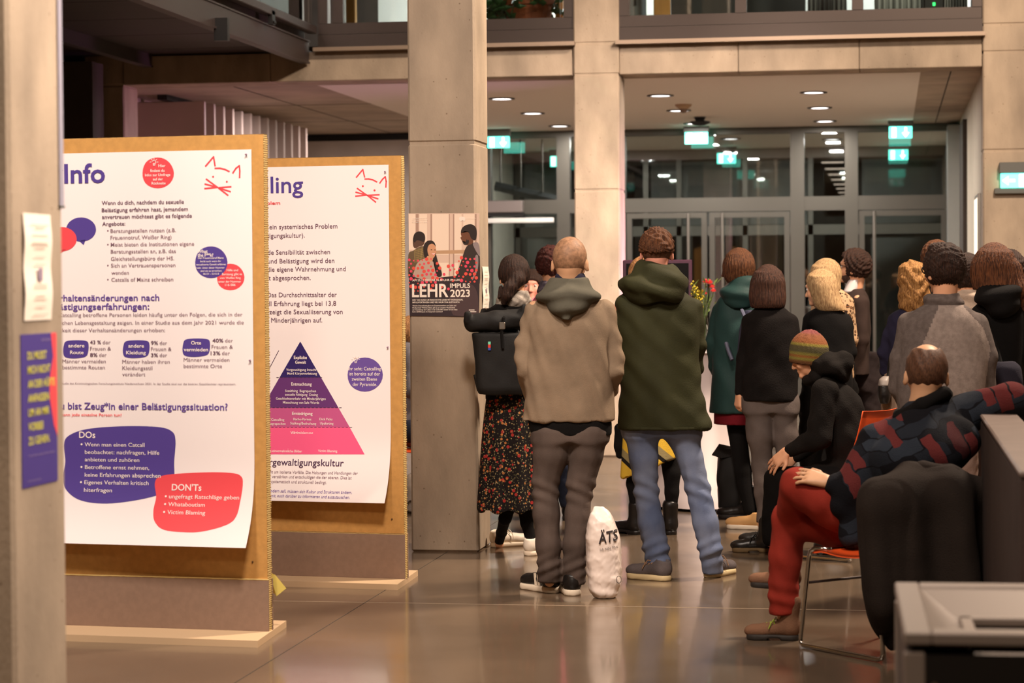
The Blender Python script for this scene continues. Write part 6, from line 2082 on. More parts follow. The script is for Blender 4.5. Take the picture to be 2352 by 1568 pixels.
def chair(loc, head, label, bh=0.37):
    """local +x = where the sitter looks"""
    e = empty('shell_chair', (loc[0], loc[1], 0), head, label, 'chair', 'orange shell chairs')
    v, f_, n, m = [], [], 12, 10
    seat = []
    for i in range(n + 1):
        t = i / n
        x = 0.23 - 0.44 * t
        z = 0.455 - 0.025 * math.sin(3.14 * t) + (0.03 * max(0, 1 - t * 5) * -1)
        seat.append((x, z))

    def strip(path, w, dish, name, th=0.009):
        v, f_ = [], []
        for s in (0, 1):
            for i, (x, z) in enumerate(path):
                a, b = path[max(i - 1, 0)], path[min(i + 1, len(path) - 1)]
                tx, tz = b[0] - a[0], b[1] - a[1]
                L = math.hypot(tx, tz)
                nx, nz = -tz / L, tx / L
                ww = w(i / (len(path) - 1))
                for j in range(m + 1):
                    u = j / m * 2 - 1
                    q = dish * u * u
                    v.append((x + nx * (-q) + nx * th * s, u * ww, z + nz * (-q) + nz * th * s))
        M_ = len(path) * (m + 1)
        for i in range(len(path) - 1):
            for j in range(m):
                q = i * (m + 1) + j
                f_.append((q, q + 1, q + m + 2, q + m + 1))
                f_.append((M_ + q, M_ + q + m + 1, M_ + q + m + 2, M_ + q + 1))
        for j in range(m):
            for i in (0, len(path) - 1):
                q = i * (m + 1) + j
                f_.append((q, M_ + q, M_ + q + 1, q + 1))
        for i in range(len(path) - 1):
            for j in (0, m):
                q = i * (m + 1) + j
                f_.append((q, q + m + 1, M_ + q + m + 1, M_ + q))
        return mesh_obj(name, v, f_, M_ORANGE, e, True)
    strip(seat, lambda t: 0.225 - 0.02 * abs(t - .5), -0.012, 'seat')
    back = [(-0.205 - 0.0 - 0.11 * t - 0.02 * math.sin(3 * t), 0.47 + bh * t) for t in [k / 9 for k in range(10)]]
    strip(back, lambda t: 0.215 - 0.03 * t * t, 0.03, 'backrest')
    for s in (-1, 1):
        y = s * 0.21
        P = [(0.12, y * .9, 0.43), (0.19, y, 0.432), (0.215, y * 1.05, 0.42), (0.222, y * 1.07, 0.39), (0.26, y * 1.14, 0.04), (0.258, y * 1.15, 0.02), (0.24, y * 1.15, 0.012), (-0.22, y * 1.15, 0.012), (-0.245, y * 1.15, 0.02), (-0.25, y * 1.14, 0.04), (-0.20, y * 1.02, 0.40), (-0.19, y * .98, 0.425), (-0.1, y * .9, 0.43)]
        MB().tube(P, 0.0105, 8).build('leg', M_CHROME, e, True)
    MB().tube([(0.235, -0.232, 0.28), (0.235, 0.232, 0.28)], 0.006, 8).build('crossbar', M_STEELD, e)
    o = MB()
    for x in (0.12, -0.1):
        o.tube([(x, -0.19, 0.432), (x, 0.19, 0.432)], 0.0085, 8)
    o.build('seat_rail', M_CHROME, e)
    return e


HEAD_T = math.atan2(0.73, -0.68)
chT = chair((-0.02, 9.85), HEAD_T, 'orange shell chair with chrome sled legs under the man in red trousers', 0.29)
gl_ = gnd(1978, 1268)
chL = chair((-0.30, 13.22), math.radians(150), 'orange shell chair under the person in the knitted hat')


# --- seated man in red trousers
f = Fig(2010, 9.95, 'seated man with thinning hair in a patterned fleece and red trousers, legs crossed')
hn = f.q(1903, 1106, -.12)
f.body((2125, 790, 1.075, 8, 3, 2, -.02), neck=f.q(2116, 945, -.03), sh=[f.q(2012, 1018, -.06), f.q(2216, 946, 0)], skin=SKINB,
       arms=[[f.q(1958, 1125, -.12), hn], [f.q(2316, 922, -.06), f.q(2395, 940, .06)]], hip=f.q(2010, 1200, .02),
       hands=[((-1, .12, .26), (-.05, -.62, .75), -1, 0.35, 1.0), None],
       legs=[[f.q(1985, 1205, .05), f.q(1818, 1170, .13), f.q(1800, 1405, .13)], [f.q(1975, 1190, -.02), f.q(1838, 1114, .0), f.q(1792, 1318, .26)]], h=0.0075)
f.cap(mat('thin_brown_hair', (84, 54, 36), 0.6, 0.4, 60, 0.3, 160, stretch=(3, 3, 1)), 0.005, nape=-0.105, slope=0.05, face=(-0.02, 0.118), fr=(0.05, 0.078, 0.052), disp=lambda x, y, z: 0.0015 * np.sin(160 * x + 70 * z))
mpt = cloth('patterned_fleece', (36, 38, 50), 0.0, bump=0.5, bscale=300)
nt = mpt.node_tree
def bricks(rot, bw, bh, seed, c1, c2, mortar, ms):
    tc, mp, br = N(mpt, 'TexCoord'), N(mpt, 'Mapping'), N(mpt, 'TexBrick')
    mp.inputs['Rotation'].default_value = (math.pi / 2, 0.25, math.radians(rot))
    mp.inputs['Location'].default_value = (seed, seed * .7, 0)
    for k_, v_ in (('Scale', 1.0), ('Brick Width', bw), ('Row Height', bh), ('Mortar Size', ms), ('Mortar Smooth', 0.3), ('Bias', 0.0)):
        br.inputs[k_].default_value = v_
    br.offset = 0.37
    for k_, v_ in (('Color1', c1), ('Color2', c2), ('Mortar', mortar)):
        br.inputs[k_].default_value = (*s2l(v_), 1) if max(v_) > 1 else (*v_, 1)
    nz, mv = N(mpt, 'TexNoise'), N(mpt, 'VectorMath')
    nz.inputs['Scale'].default_value = 7
    mv.operation = 'MULTIPLY_ADD'
    mv.inputs[1].default_value = (0.09, 0.09, 0.09)
    nt.links.new(tc.outputs['Object'], nz.inputs['Vector'])
    nt.links.new(nz.outputs['Color'], mv.inputs[0])
    nt.links.new(tc.outputs['Object'], mv.inputs[2])
    nt.links.new(mv.outputs[0], mp.inputs[0])
    nt.links.new(mp.outputs[0], br.inputs['Vector'])
    return br


b1_ = bricks(24, 0.14, 0.055, 0.3, (16, 16, 21), (56, 64, 76), (16, 16, 21), 0.003)
b1_.inputs['Bias'].default_value = -0.35
b2_ = bricks(112, 0.14, 0.055, 1.7, (0, 0, 0), (1, 1, 1), (0, 0, 0), 0.004)
rp, mx = N(mpt, 'ValToRGB'), N(mpt, 'Mix')
rp.color_ramp.elements[0].position, rp.color_ramp.elements[1].position = 0.76, 0.80
mx.data_type = 'RGBA'
mx.inputs[7].default_value = (*s2l((98, 42, 42)), 1)
nt.links.new(b2_.outputs['Color'], rp.inputs[0])
nt.links.new(rp.outputs[0], mx.inputs['Factor'])
nt.links.new(b1_.outputs['Color'], mx.inputs[6])
nt.links.new(mx.outputs[2], nt.nodes['Principled BSDF'].inputs['Base Color'])


def torsoT(S):
    P, r = f.pts([(1985, 1205, .0, 50), (2025, 1130, -.05, 62), (2085, 1052, -.16, 72), (2120, 1005, -.12, 74)])
    S.chain(P, r, 0.05, sq=0.9)
    P, r = f.pts([(2060, 1052, -.16, 52), (2150, 1040, -.2, 54), (2196, 1010, -.14, 50)])
    S.chain(P, r, 0.05)
    P, r = f.pts([(2018, 1022, -.06, 46), (2112, 975, -.04, 52), (2214, 950, 0, 44)])
    S.chain(P, r, 0.05)
    P, r = f.pts([(2016, 1022, -.06, 48), (1962, 1118, -.12, 44), (1935, 1160, -.13, 30)])
    S.chain(P, r, 0.02)
    P, r = f.pts([(1955, 1132, -.12, 38), (1918, 1112, -.12, 27)])
    S.chain(P, r, 0.02)
    P, r = f.pts([(2210, 948, 0, 44), (2312, 918, -.06, 40), (2400, 934, .05, 34)])
    S.chain(P, r, 0.02)
    P, r = f.pts([(1968, 1150, -.1, 36), (1958, 1228, -.13, 30)])
    S.chain(P, r, 0.03)


f.garment('fleece', mpt, extra=torsoT, disp=folds(0.006, 12, 10, 14, 51), h=0.010)
f.garment('collar', BLACKC, extra=lambda S: S.chain(*f.pts([(2066, 958, -.1, 15), (2116, 930, -.14, 16), (2166, 902, -.08, 14), (2172, 905, .02, 14)]), 0.02).chain(*f.pts([(2066, 958, -.1, 15), (2064, 950, .03, 14)]), 0.02), h=0.009)
red = cloth('brick_trousers', (138, 44, 33), 0.12, 7, 0.2, 250, rough=0.85)
redf = lambda x, y, z: folds(0.005, 22, 18, 18, 53)(x, y, z) + 0.004 * np.exp(-((z - 0.2) / 0.06) ** 2) * np.sin(90 * z + 20 * x)
f.garment('trousers', red, extra=lambda S: (S.chain(*f.pts([(1975, 1205, .05, 58), (1900, 1205, .1, 50), (1818, 1192, .13, 42)]), 0.006), S.chain(*f.pts([(1815, 1192, .13, 42), (1806, 1285, .13, 37), (1800, 1372, .13, 34), (1799, 1400, .13, 33)]), 0.02),
                                            S.chain(*f.pts([(1975, 1185, -.04, 58), (1900, 1152, -.05, 54), (1834, 1116, -.03, 43)]), 0.006), S.chain(*f.pts([(1834, 1118, -.02, 42), (1815, 1220, .16, 34), (1794, 1308, .25, 29)]), 0.006),
                                            S.half(f.q(1800, 1413, .13), (0.05, 0, -1), 0.004)), disp=redf, h=0.008)
bs, lace = cloth('brown_suede', (116, 84, 64), 0.15, 10, 0.2, 120), mat('green_lace', (140, 160, 48), 0.7)
hA = f.g(1836, 1474)
f.shoe((hA[0], hA[1] + .05, 0), 177, bs, DRUB, 'boot', 0.88, lace, z=0.0)
hB = f.q(1840, 1356, .27)
f.shoe(hB, 183, bs, DRUB, 'sneaker', 0.84, lace, z=hB[2] - .0, pitch=-0.06)
# coat over the chair back
k_ = Fig(2118, 9.58, 'long dark brown coat hanging over the back of the orange chair', name='coat', cat='coat')
k_.garment('body', cloth('dark_coat', (40, 33, 29), 0.12, 6, 0.3, 200), [(1072, 2080, 2180, .05, .03), (1096, 2040, 2222, .075, .01), (1150, 2008, 2238, .085), (1240, 1976, 2248, .09), (1330, 1972, 2256, .09), (1400, 1992, 2258, .085), (1440, 2020, 2260, .08), (1490, 2050, 2256, .07)], n=2.6, h=0.010, extra=lambda S: [S.C(k_.w(-.01, 9.46, z), k_.w(.34, 9.77, z), .07, .06, .12) for z in (.25, .35, .45, .55, .65, .70)],
           disp=lambda x, y, z: 0.026 * np.sin(34 * x + 5 * z) * np.clip(1.05 - z, 0.15, 1) + folds(0.008, 16, 6, 4, 55)(x, y, z))
k_.garment('collar', cloth('dark_coat', (40, 33, 29), 0.12, 6, 0.3, 200), None, [[(2070, 1092, .02, 16), (2120, 1076, .0, 18), (2190, 1084, .02, 16)]], h=0.010)
# low bench wall beside him
bw = empty('bench_back', (0.46, 8.6, 0), 0, 'dark upholstered bench back along the right, the seated man resting his arm on it', 'bench')
mbw = cloth('bench_dark', (64, 52, 48), 0.08, 5, 0.2, 120)
MB().box(-0.075, 0.075, -1.7, 1.50, 0.06, 0.985, 0.012).build('back_panel', mbw, bw)
MB().box(-0.078, 0.078, -1.7, 1.505, 0.985, 1.005, 0.006).build('top_rail', mat('bench_top', (112, 96, 88), 0.45, 0.1, 8), bw)
MB().box(0.075, 0.62, -1.7, 1.45, 0.1, 0.46, 0.02).build('seat', mbw, bw)
MB().box(-0.06, 0.58, -1.65, 1.42, 0.0, 0.1).build('plinth', M_BLACK, bw)

# --- person in the knitted hat
f = Fig(1915, 13.25, 'seated person in a striped knitted hat and black coat, one hand on the knee')
wr = f.q(1808, 1036, -.16)
f.body((1859, 770, 1.0, 80, 22), neck=f.q(1888, 880), sh=[f.q(1892, 900, .16), f.q(1895, 905, -.16)], arms=[[f.q(1880, 1005, .2), f.q(1825, 1050, .14)], [f.q(1880, 1008, -.2), wr]], hip=f.q(1950, 1105),
       hands=[None, ((-.72, .05, -.7), (-.5, -.72, .5), 1, 0.25, 1.0)], legs=[[f.q(1940, 1100, .1), f.q(1785, 1098, .12), f.q(1778, 1235, .12)], [f.q(1940, 1105, -.1), f.q(1782, 1102, -.1), f.q(1770, 1235, -.1)]], h=0.0075)
mh = mat('striped_knit', (200, 130, 50), 0.95, 0.01, bump=0.6, bscale=220)
nt = mh.node_tree
tc, sx_, mr, rp = N(mh, 'TexCoord'), N(mh, 'SeparateXYZ'), N(mh, 'MapRange'), N(mh, 'ValToRGB')
R_hat = rotm(0, 0, math.radians(80)) @ rotm(0.10, 0, 0)
c_hat = f.q(1858, 812)
hp = lambda x, y, z: c_hat + (R_hat @ np.array([x, y, z], float))
nt.links.new(tc.outputs['Object'], sx_.inputs[0])
z0, z1 = hp(0, 0, -.068), hp(0, 0, .135)
ax = (z1 - z0) / np.linalg.norm(z1 - z0) ** 2
dp = N(mh, 'VectorMath'); dp.operation = 'DOT_PRODUCT'; dp.inputs[1].default_value = tuple(ax)
sb = N(mh, 'VectorMath'); sb.operation = 'SUBTRACT'; sb.inputs[1].default_value = tuple(z0)
nt.links.new(tc.outputs['Object'], sb.inputs[0]); nt.links.new(sb.outputs[0], dp.inputs[0])
nt.links.new(dp.outputs['Value'], rp.inputs[0])
rp.color_ramp.interpolation = 'EASE'
for i, (ps, cc) in enumerate(((0.0, (91, 54, 31)), (0.12, (101, 65, 34)), (0.2, (122, 114, 49)), (0.27, (131, 82, 37)), (0.34, (122, 113, 50)), (0.42, (78, 72, 45)), (0.54, (80, 70, 44)), (0.6, (131, 119, 50)), (0.68, (131, 78, 42)), (0.86, (122, 73, 47)), (0.97, (124, 67, 65)))):
    el = rp.color_ramp.elements[i] if i < 2 else rp.color_ramp.elements.new(ps)
    el.position, el.color = ps, (*s2l(cc), 1)
nt.links.new(rp.outputs[0], nt.nodes['Principled BSDF'].inputs['Base Color'])
S = SDF(0.007)
S.E(hp(0, 0, .018), np.array([.098, .113, .114]), R_hat, 0.01)
S.E(hp(0, 0, -.04), np.array([.094, .109, .06]), R_hat, 0.02)
S.C(hp(0, 0, .112), hp(0, 0, .122), 0.03, 0.014, 0.03)
S.half(hp(0, 0, -.062), R_hat @ np.array([0, 0.04, -1]), 0.006)
ctr = hp(0, 0, .1)


def ribs(x, y, z):
    d = np.stack([x - ctr[0], y - ctr[1], z - ctr[2]], -1) @ R_hat
    a = np.arctan2(d[..., 1], d[..., 0])
    rr = np.sqrt(d[..., 0] ** 2 + d[..., 1] ** 2)
    return 0.006 * np.sin(9 * a) * np.exp(-((rr - 0.035) / 0.03) ** 2) + 0.0012 * np.sin(60 * a)


S.build('knitted_hat', mh, f.root, ribs)
blk = cloth('black_coat_wool', (20, 16, 14), 0.2, 9, 0.35, 140)
f.garment('coat', blk, extra=lambda S: (S.chain(*f.pts([(1955, 1112, 0, 46), (1950, 1010, 0, 52), (1928, 940, 0, 50), (1898, 888, 0, 36)]), 0.05, sq=1.2), S.chain(*f.pts([(1895, 900, -.14, 32), (1882, 1004, -.19, 26), (1818, 1034, -.16, 16)]), 0.02), S.chain(*f.pts([(1892, 900, .14, 30), (1880, 1004, .19, 26), (1832, 1046, .14, 16)]), 0.02),
                                        S.chain(*f.pts([(1950, 1100, -.06, 48), (1880, 1100, -.06, 40)]), 0.03), S.chain(*f.pts([(1950, 1100, .06, 48), (1880, 1100, .06, 40)]), 0.03)), disp=folds(0.007, 16, 12, 18, 57), h=0.010)
f.garment('hood', blk, extra=lambda S: S.E(f.q(1908, 842), (0.13, 0.15, 0.075), rotm(0, .35, 0)).E(f.q(1925, 838), (0.085, 0.12, 0.085), rotm(0, .6, 0)).E(f.q(1868, 868), (0.06, 0.1, 0.05), rotm(0, .2, 0)), disp=lambda x, y, z: 0.010 * np.sin(50 * x + 30 * z) + folds(0.006, 24, 20, 24, 59)(x, y, z), h=0.009)
f.garment('trousers', BLACKC, extra=lambda S: [S.chain(*f.pts([(1940, 1105, d, 38), (1785, 1100, d, 27)]), 0.03) and S.chain(*f.pts([(1783, 1100, d, 26), (1772, 1180, d, 20), (1768, 1240, d, 17)]), 0.02) for d in (-.1, .12)], disp=folds(0.004, 22, 18, 22, 61), h=0.010)
bts = mat('worn_boot_sole', (104, 84, 56), 0.8)
h_ = f.g(1778, 1266)
f.shoe((1778, 1268), 178, BLKL, bts, 'boot', 0.92, BLACKC)
f.shoe((h_[0] + .03, h_[1] + .3, 0), 170, BLKL, bts, 'boot', 0.92, BLACKC, z=0.0)
MB().tube([hp2 for hp2 in [wr + np.array([-.075 + .011 * math.cos(t) * .7, -.03 + .012 * math.sin(t), -.078 + .011 * math.cos(t) * .7]) for t in [k * .6283 for k in range(10)]]], 0.0022, 6, closed=True).build('finger_ring', mat('silver', (190, 186, 180), 0.2, metal=1.0), f.root)
# bag under that chair
k_ = Fig(1928, 13.35, 'black bag on small wheels under the chair of the person in the knitted hat', name='bag', cat='bag')
k_.garment('body', BLKL, [(1270, 1875, 1975, .13), (1255, 1868, 1978, .14), (1225, 1880, 1970, .12)], n=3, h=0.012)
for px in (1885, 1968):
    a = k_.q(px, 1274, -.1)
    MB().tube([(a[0], -.12, 0.022), (a[0], -.08, 0.022)], 0.022, 12).build('wheel', DRUB, k_.root)

# --- seated person behind the second board, only a sliver seen
f = Fig(960, 15.6, 'seated person in a grey hoodie and jeans, glimpsed in the gap between board and pillar')
f.body((952, 728, 0.97, -60, 10), neck=f.q(952, 800), sh=[f.q(958, 815, .14), f.q(948, 818, -.14)], arms=[[f.q(950, 890, .18), f.q(985, 930, .12)], [f.q(945, 890, -.18), f.q(985, 935, -.12)]], hip=f.q(940, 985), legs=[[f.q(950, 985, .1), f.q(1040, 985, .12), f.q(1045, 1150, .1)], [f.q(950, 985, -.1), f.q(1030, 960, -.1), f.q(955, 1110, -.16)]], h=0.011)
f.cap(hairmat('tan_hair', (120, 78, 48), (204, 150, 100)), 0.016, nape=-0.1, slope=0.1, disp=strands(0.003, 36, f.hc))
gh = cloth('grey_hoodie', (112, 108, 114), 0.12, 8)
f.garment('hoodie', gh, extra=lambda S: (S.chain(*f.pts([(945, 985, 0, 42), (948, 900, 0, 44), (952, 830, 0, 34)]), 0.04, sq=1.25), S.chain(*f.pts([(948, 825, -.13, 22), (945, 890, -.18, 19), (985, 935, -.12, 15)]), 0.02), S.chain(*f.pts([(955, 825, .13, 22), (950, 890, .18, 19), (985, 935, .12, 15)]), 0.02), S.E(f.q(940, 800), (.1, .12, .06))), disp=folds(0.006, 18, 14, 24, 63))
f.garment('jeans', DARKJ, extra=lambda S: (S.chain(*f.pts([(945, 988, .1, 32), (1040, 985, .12, 24), (1045, 1150, .1, 17)]), 0.03), S.chain(*f.pts([(945, 985, -.1, 32), (1030, 962, -.1, 24), (962, 1090, -.15, 18)]), 0.03)))
g0 = f.q(945, 1180, -.17)
f.shoe(g0, 90, cloth('grey_trainer', (150, 138, 128)), DRUB, 'sneaker', 1.0, z=g0[2], pitch=-1.35)
f.shoe(f.q(1035, 1180, .1), 0, cloth('grey_trainer', (150, 138, 128)), DRUB, 'sneaker', 1.0, z=0.0)
chU = chair((float(f.X) - .02, float(f.Y) + .02), f.a + 0.0, 'orange shell chair under the seated person behind the second board')

# ------------------------------------------------------------------ white table, flowers, screen, bags
k_ = Fig(1612, 16.0, 'high round table under a white stretch cover, behind the olive parka', name='bistro_table', cat='table')
tb = k_.root
M_COVER = mat('white_cover', (240, 226, 226), 0.7)
n = 48
prof = [(0.36, 0.02), (0.345, 0.10), (0.28, 0.25), (0.24, 0.5), (0.25, 0.8), (0.32, 1.0), (0.385, 1.085), (0.40, 1.10)]
v, f_ = [], []
for i, (r, z) in enumerate(prof):
    for k in range(n):
        a = 2 * math.pi * k / n
        rr = r * (1 + 0.16 * (1 if z < 0.9 else 0.0) * (1 - z) * abs(math.cos(2 * a)) ** 3)
        v.append((rr * math.cos(a), rr * math.sin(a), z))
for i in range(len(prof) - 1):
    for k in range(n):
        f_.append((i * n + k, i * n + (k + 1) % n, (i + 1) * n + (k + 1) % n, (i + 1) * n + k))
mesh_obj('cover', v, f_, M_COVER, tb, True)
MB().lathe([(0.40, 1.085), (0.40, 1.112), (0.385, 1.118)], n=40).build('tabletop', M_COVER, tb)
MB().tube([(0, 0, 0.02), (0, 0, 1.09)], 0.03, 10).build('post', M_SSTEEL, tb)
o = MB()
for k in range(4):
    a = math.pi / 2 * k
    o.tube([(0, 0, 0.03), (0.36 * math.cos(a), 0.36 * math.sin(a), 0.015)], 0.015, 8)
o.build('foot', M_SSTEEL, tb)
vs = empty('flower_vase', tb.matrix_basis @ Vector((0.02, -0.02, 1.118)) if False else (k_.X + 0.02, k_.Y - 0.1, 1.118), k_.a, 'vase of pink carnations and yellow sprigs on the white high table', 'vase of flowers')
MB().lathe([(0.04, 0), (0.05, 0.08), (0.035, 0.2), (0.04, 0.22), (0.034, 0.22), (0.03, 0.2)], n=20).build('vase', glass_mat('vase_glass', (0.85, 0.92, 0.88), 0.08), vs)
rs = random.Random(4)
stem, M_STEM = MB(), mat('flower_stem', (84, 104, 48), 0.6)
s_ = k_.Z / F_PX


def tip(px, py, d=0.0):
    p = k_.q(px, py, -.1 + d)
    return np.array([p[0] - 0.02, d, p[2] - 1.118])


M_PINK, M_YEL, M_LEAF = mat('carnation_pink', (244, 120, 118), 0.7, 0.15, 40), mat('sprig_yellow', (196, 176, 52), 0.7), mat('flower_leaf', (92, 110, 52), 0.6)
for px, py, r in ((1623, 651, 8), (1632, 653, 8.5), (1638, 662, 7.5), (1641, 671, 7), (1617, 672, 4.5), (1624, 676, 4)):
    d = rs.uniform(-.05, .05)
    p = tip(px, py, d)
    stem.tube([(rs.uniform(-.015, .015), 0, 0.05), (p[0] * .4, d * .5, p[2] * .6), p], 0.003, 5)
    R_ = k_.r(r) * 1.3
    v, fc = [], []
    for ring in range(4):
        for q in range(9):
            a = q * 0.698 + ring * .35
            tl = 0.25 + ring * 0.4
            dv = np.array([math.cos(a) * math.sin(tl), math.sin(a) * math.sin(tl), math.cos(tl)])
            sv = np.array([-math.sin(a), math.cos(a), 0]) * 0.35
            b = len(v)
            v += [p + dv * R_ * .15, p + (dv + sv) * R_ * .8, p + dv * R_ * (1.05 + .1 * rs.random()), p + (dv - sv) * R_ * .8]
            fc.append((b, b + 1, b + 2, b + 3))
    mesh_obj('carnation', v, fc, M_PINK, vs)
for px, py in ((1594, 648), (1598, 660), (1604, 664), (1612, 666), (1592, 656), (1608, 676)):
    p = tip(px, py, rs.uniform(-.06, .06))
    b0 = np.array([0, 0, 0.1])
    stem.tube([b0, b0 * .4 + p * .6, p], 0.0025, 5)
    o = MB()
    for k in range(16):
        t = 0.55 + 0.45 * k / 15
        c = b0 * (1 - t) + p * t + np.array([rs.uniform(-.016, .016), rs.uniform(-.016, .016), rs.uniform(-.01, .014)])
        o.lathe([(0.0005, c[2] - .008), (0.008, c[2]), (0.0005, c[2] + .009)], (c[0], c[1]), 6)
    so = o.build('yellow_sprig', M_YEL, vs)
    so['kind'] = 'stuff'
stem.build('stems', M_STEM, vs)
lv, lf = [], []
for k in range(40):
    p = np.array([rs.uniform(-.08, .1), rs.uniform(-.06, .06), rs.uniform(.22, .44)])
    a, L = rs.uniform(0, 6.28), rs.uniform(.04, .08)
    d = np.array([math.cos(a) * .7, math.sin(a) * .4, rs.uniform(.2, .9)]) * L
    sd = np.array([-math.sin(a), math.cos(a), 0.3]) * .008
    b = len(lv)
    lv += [p, p + d * .5 + sd, p + d, p + d * .5 - sd]
    lf.append((b, b + 1, b + 2, b + 3))
lo_ = mesh_obj('leaves', lv, lf, M_LEAF, vs)
lo_['kind'] = 'stuff'

k_ = Fig(1508, 16.7, 'black display screen with a dark purple rim behind the olive parka', name='display_screen', cat='screen')
a_, b_ = k_.q(1432, 820), k_.q(1589, 597)
MB().box(a_[0], b_[0], -0.02, 0.04, a_[2], b_[2], 0.006).build('frame', mat('purple_rim', (64, 36, 52), 0.4), k_.root)
MB().box(a_[0] + .025, b_[0] - .025, -0.024, -0.019, a_[2] + .025, b_[2] - .025).build('panel', mat('screen_black', (8, 8, 9), 0.25), k_.root)
MB().box(-0.03, 0.03, 0.0, 0.05, 0.02, a_[2] + .1).build('stand_post', M_BLACK, k_.root)
MB().box(-0.2, 0.2, -0.16, 0.2, 0.0, 0.025, 0.004).build('stand_base', M_BLACK, k_.root)
k_ = Fig(1668, 15.35, 'tall black tote bag standing on the floor beside the leather boots', name='tote_bag', cat='bag')
tm = mat('black_canvas', (20, 17, 16), 0.75, 0.1, 8, 0.1, 100)
k_.garment('body', tm, [(1166, 1650, 1700, .1), (1100, 1648, 1702, .11), (1050, 1650, 1700, .09), (1028, 1652, 1698, .05)], n=4, h=0.011, disp=folds(0.006, 16, 12, 12, 65))
P = [k_.q(x, y, d) for x, y, d in ((1635, 1045, -.05), (1652, 1020, -.02), (1692, 1029, .0), (1688, 1046, -.08), (1656, 1052, -.11))]
mesh_obj('flap', [tuple(p) for p in P] + [tuple(p + np.array([0, .01, .004])) for p in P], [(0, 1, 2, 3, 4), (9, 8, 7, 6, 5)] + [(i, i + 5, (i + 1) % 5 + 5, (i + 1) % 5) for i in range(5)], tm, k_.root)
# white plastic bag with lettering
k_ = Fig(1386, 11.35, 'white plastic carrier bag with bold black letters standing on the floor', name='plastic_bag', cat='bag')
M_PLAST = mat('white_plastic', (238, 222, 212), 0.35, spec=0.5)
M_PLAST.node_tree.nodes['Principled BSDF'].inputs['Subsurface Weight'].default_value = 0.0
bagrows = [(1369, 1364, 1412, .075), (1355, 1356, 1422, .09), (1310, 1348, 1428, .095), (1240, 1346, 1424, .09), (1200, 1350, 1413, .075), (1178, 1354, 1402, .05), (1163, 1362, 1386, .02)]
def cr(x, y, z):
    g1, g2 = folds(1.0, 22, 18, 16, 67, 0.6), folds(1.0, 70, 50, 60, 68, 1.0)
    low = np.clip((0.16 - z) * 9, 0, 1) * np.clip(z * 30, 0, 1)
    return 0.006 * (0.4 - np.abs(g1(x, y, z))) + 0.002 * (0.4 - np.abs(g2(x, y, z))) + low * 0.005 * np.sin(75 * z + 25 * x)


bagm = k_.garment('bag', M_PLAST, bagrows, n=2.8, h=0.006, disp=cr)
# printed letters follow the front of the bag
dg = bagm.data
co = np.zeros(len(dg.vertices) * 3, np.float32)
dg.vertices.foreach_get('co', co)
co = co.reshape(-1, 3)
fr_v = co[co[:, 1] < 0]


def on_bag(x, z):
    d = (fr_v[:, 0] - x) ** 2 + (fr_v[:, 2] - z) ** 2
    i = np.argpartition(d, 3)[:3]
    return float(fr_v[i, 1].min()) - 0.007


bs_ = Sheet(lambda u, v, l=0.0: (u, on_bag(u, v), v), lambda x, y: (float(k_.q(x, y, -.09)[0]), float(k_.q(x, y, -.09)[2])))


def bag_text(s, x0, x1, y, cap, bold):
    v, fc = text_mesh(s, bold)
    a, b = bs_.px2uv(x0, y), bs_.px2uv(x1, y - (x1 - x0) * .16)
    sx = (b[0] - a[0]) / (v[:, 0].max() - v[:, 0].min())
    sy = k_.r(cap) / CAP
    u = a[0] + (v[:, 0] - v[:, 0].min()) * sx
    bs_.put('ink', list(zip(u, a[1] + v[:, 1] * sy + (u - a[0]) * .16)), fc)


bag_text('ÄTS', 1375, 1419, 1248, 26, 0.02)
bag_text('Ich habe Mut,', 1378, 1420, 1264, 6, 0.0)
bs_.finish(k_.root, {'ink': mat('bag_ink', (44, 36, 38), 0.6)}, {'ink': 'lettering'})
c_ = k_.q(1424, 1328, -.05)
MB().tube([(c_[0] - .006 + .012 * math.cos(t), on_bag(c_[0] - .012, c_[2]) - .004, c_[2] + .018 * math.sin(t)) for t in [k * .5236 for k in range(12)]], 0.0016, 5, closed=True).build('printed_ring', mat('bag_ink', (44, 36, 38), 0.6), k_.root)

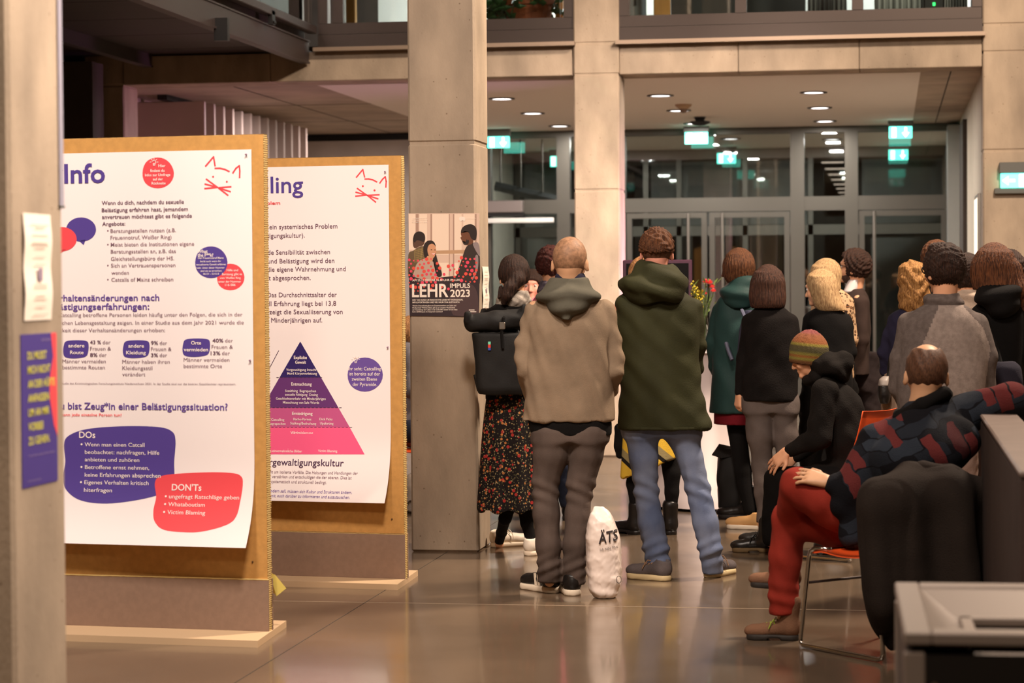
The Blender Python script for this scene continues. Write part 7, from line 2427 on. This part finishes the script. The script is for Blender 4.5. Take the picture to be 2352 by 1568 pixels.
# ------------------------------------------------------------------ foreground waste station
gA = gnd(2077, 1452, 0.80)
gB = gnd(2055, 1336, 0.80)
ang = math.atan2(gB[1] - gA[1], gB[0] - gA[0]) - math.pi / 2
L = float(np.hypot(*(gB - gA)[:2]))
bn_ = empty('waste_station', (gA[0], gA[1], 0), ang, 'metal framed black waste station with a sunken steel top in the right foreground', 'waste bin')
Wd = 0.62
M_TOPS = mat('satin_steel', (150, 138, 130), 0.42, metal=0.4)
o = MB()
o.box(0, 0.06, 0, L, 0.772, 0.80, 0.004)
o.box(Wd - 0.06, Wd, 0, L, 0.772, 0.80, 0.004)
o.box(0.06, Wd - 0.06, 0, 0.07, 0.772, 0.80, 0.004)
o.box(0.06, Wd - 0.06, L - 0.07, L, 0.772, 0.80, 0.004)
o.build('top_frame', M_TOPS, bn_)
x0, x1, y0, y1 = 0.06, Wd - 0.06, 0.07, L - 0.07
i0, i1, j0, j1 = x0 + 0.09, x1 - 0.09, y0 + 0.14, y1 - 0.14
v = [(x0, y0, .795), (x1, y0, .795), (x1, y1, .795), (x0, y1, .795), (i0, j0, .735), (i1, j0, .735), (i1, j1, .735), (i0, j1, .735)]
mesh_obj('sunken_tray', v, [(0, 1, 5, 4), (1, 2, 6, 5), (2, 3, 7, 6), (3, 0, 4, 7)], M_TOPS, bn_)
o = MB()
for a, b, c, d in ((i0, i1, j0, j0 + .03), (i0, i1, j1 - .03, j1), (i0, i0 + .03, j0, j1), (i1 - .03, i1, j0, j1)):
    o.box(a, b, c, d, .725, .745, .003)
o.build('opening_rim', M_TOPS, bn_)
MB().box(i0 + .02, i1 - .02, j0 + .02, j1 - .02, .55, .70).build('liner', mat('liner_grey', (120, 108, 100), 0.7), bn_)
for a in (0.0, Wd - 0.045):
    for b in (0.0, L - 0.045):
        MB().box(a, a + .045, b, b + .045, 0, .755, .003).build('post', M_TOPS, bn_)
mbk = mat('station_black', (24, 20, 18), 0.45)
MB().box(.045, Wd - .045, .008, .02, .06, .75).build('front_panel', mbk, bn_)
MB().box(.008, .02, .045, L - .045, .06, .75).build('side_panel', mbk, bn_)
MB().box(Wd - .02, Wd - .008, .045, L - .045, .06, .75).build('side_panel', mbk, bn_)
MB().box(.045, Wd - .045, L - .02, L - .008, .06, .75).build('back_panel', mbk, bn_)
MB().box(.02, Wd - .02, .02, L - .02, .05, .065).build('floor_panel', mbk, bn_)
MB().tube([(.065, .008, .715 - .03), (.065, .0, .715 - .03)], 0.007, 10).build('lock', M_CHROME, bn_)
bpy.data.objects.remove(_to)
bpy.data.curves.remove(_tc)
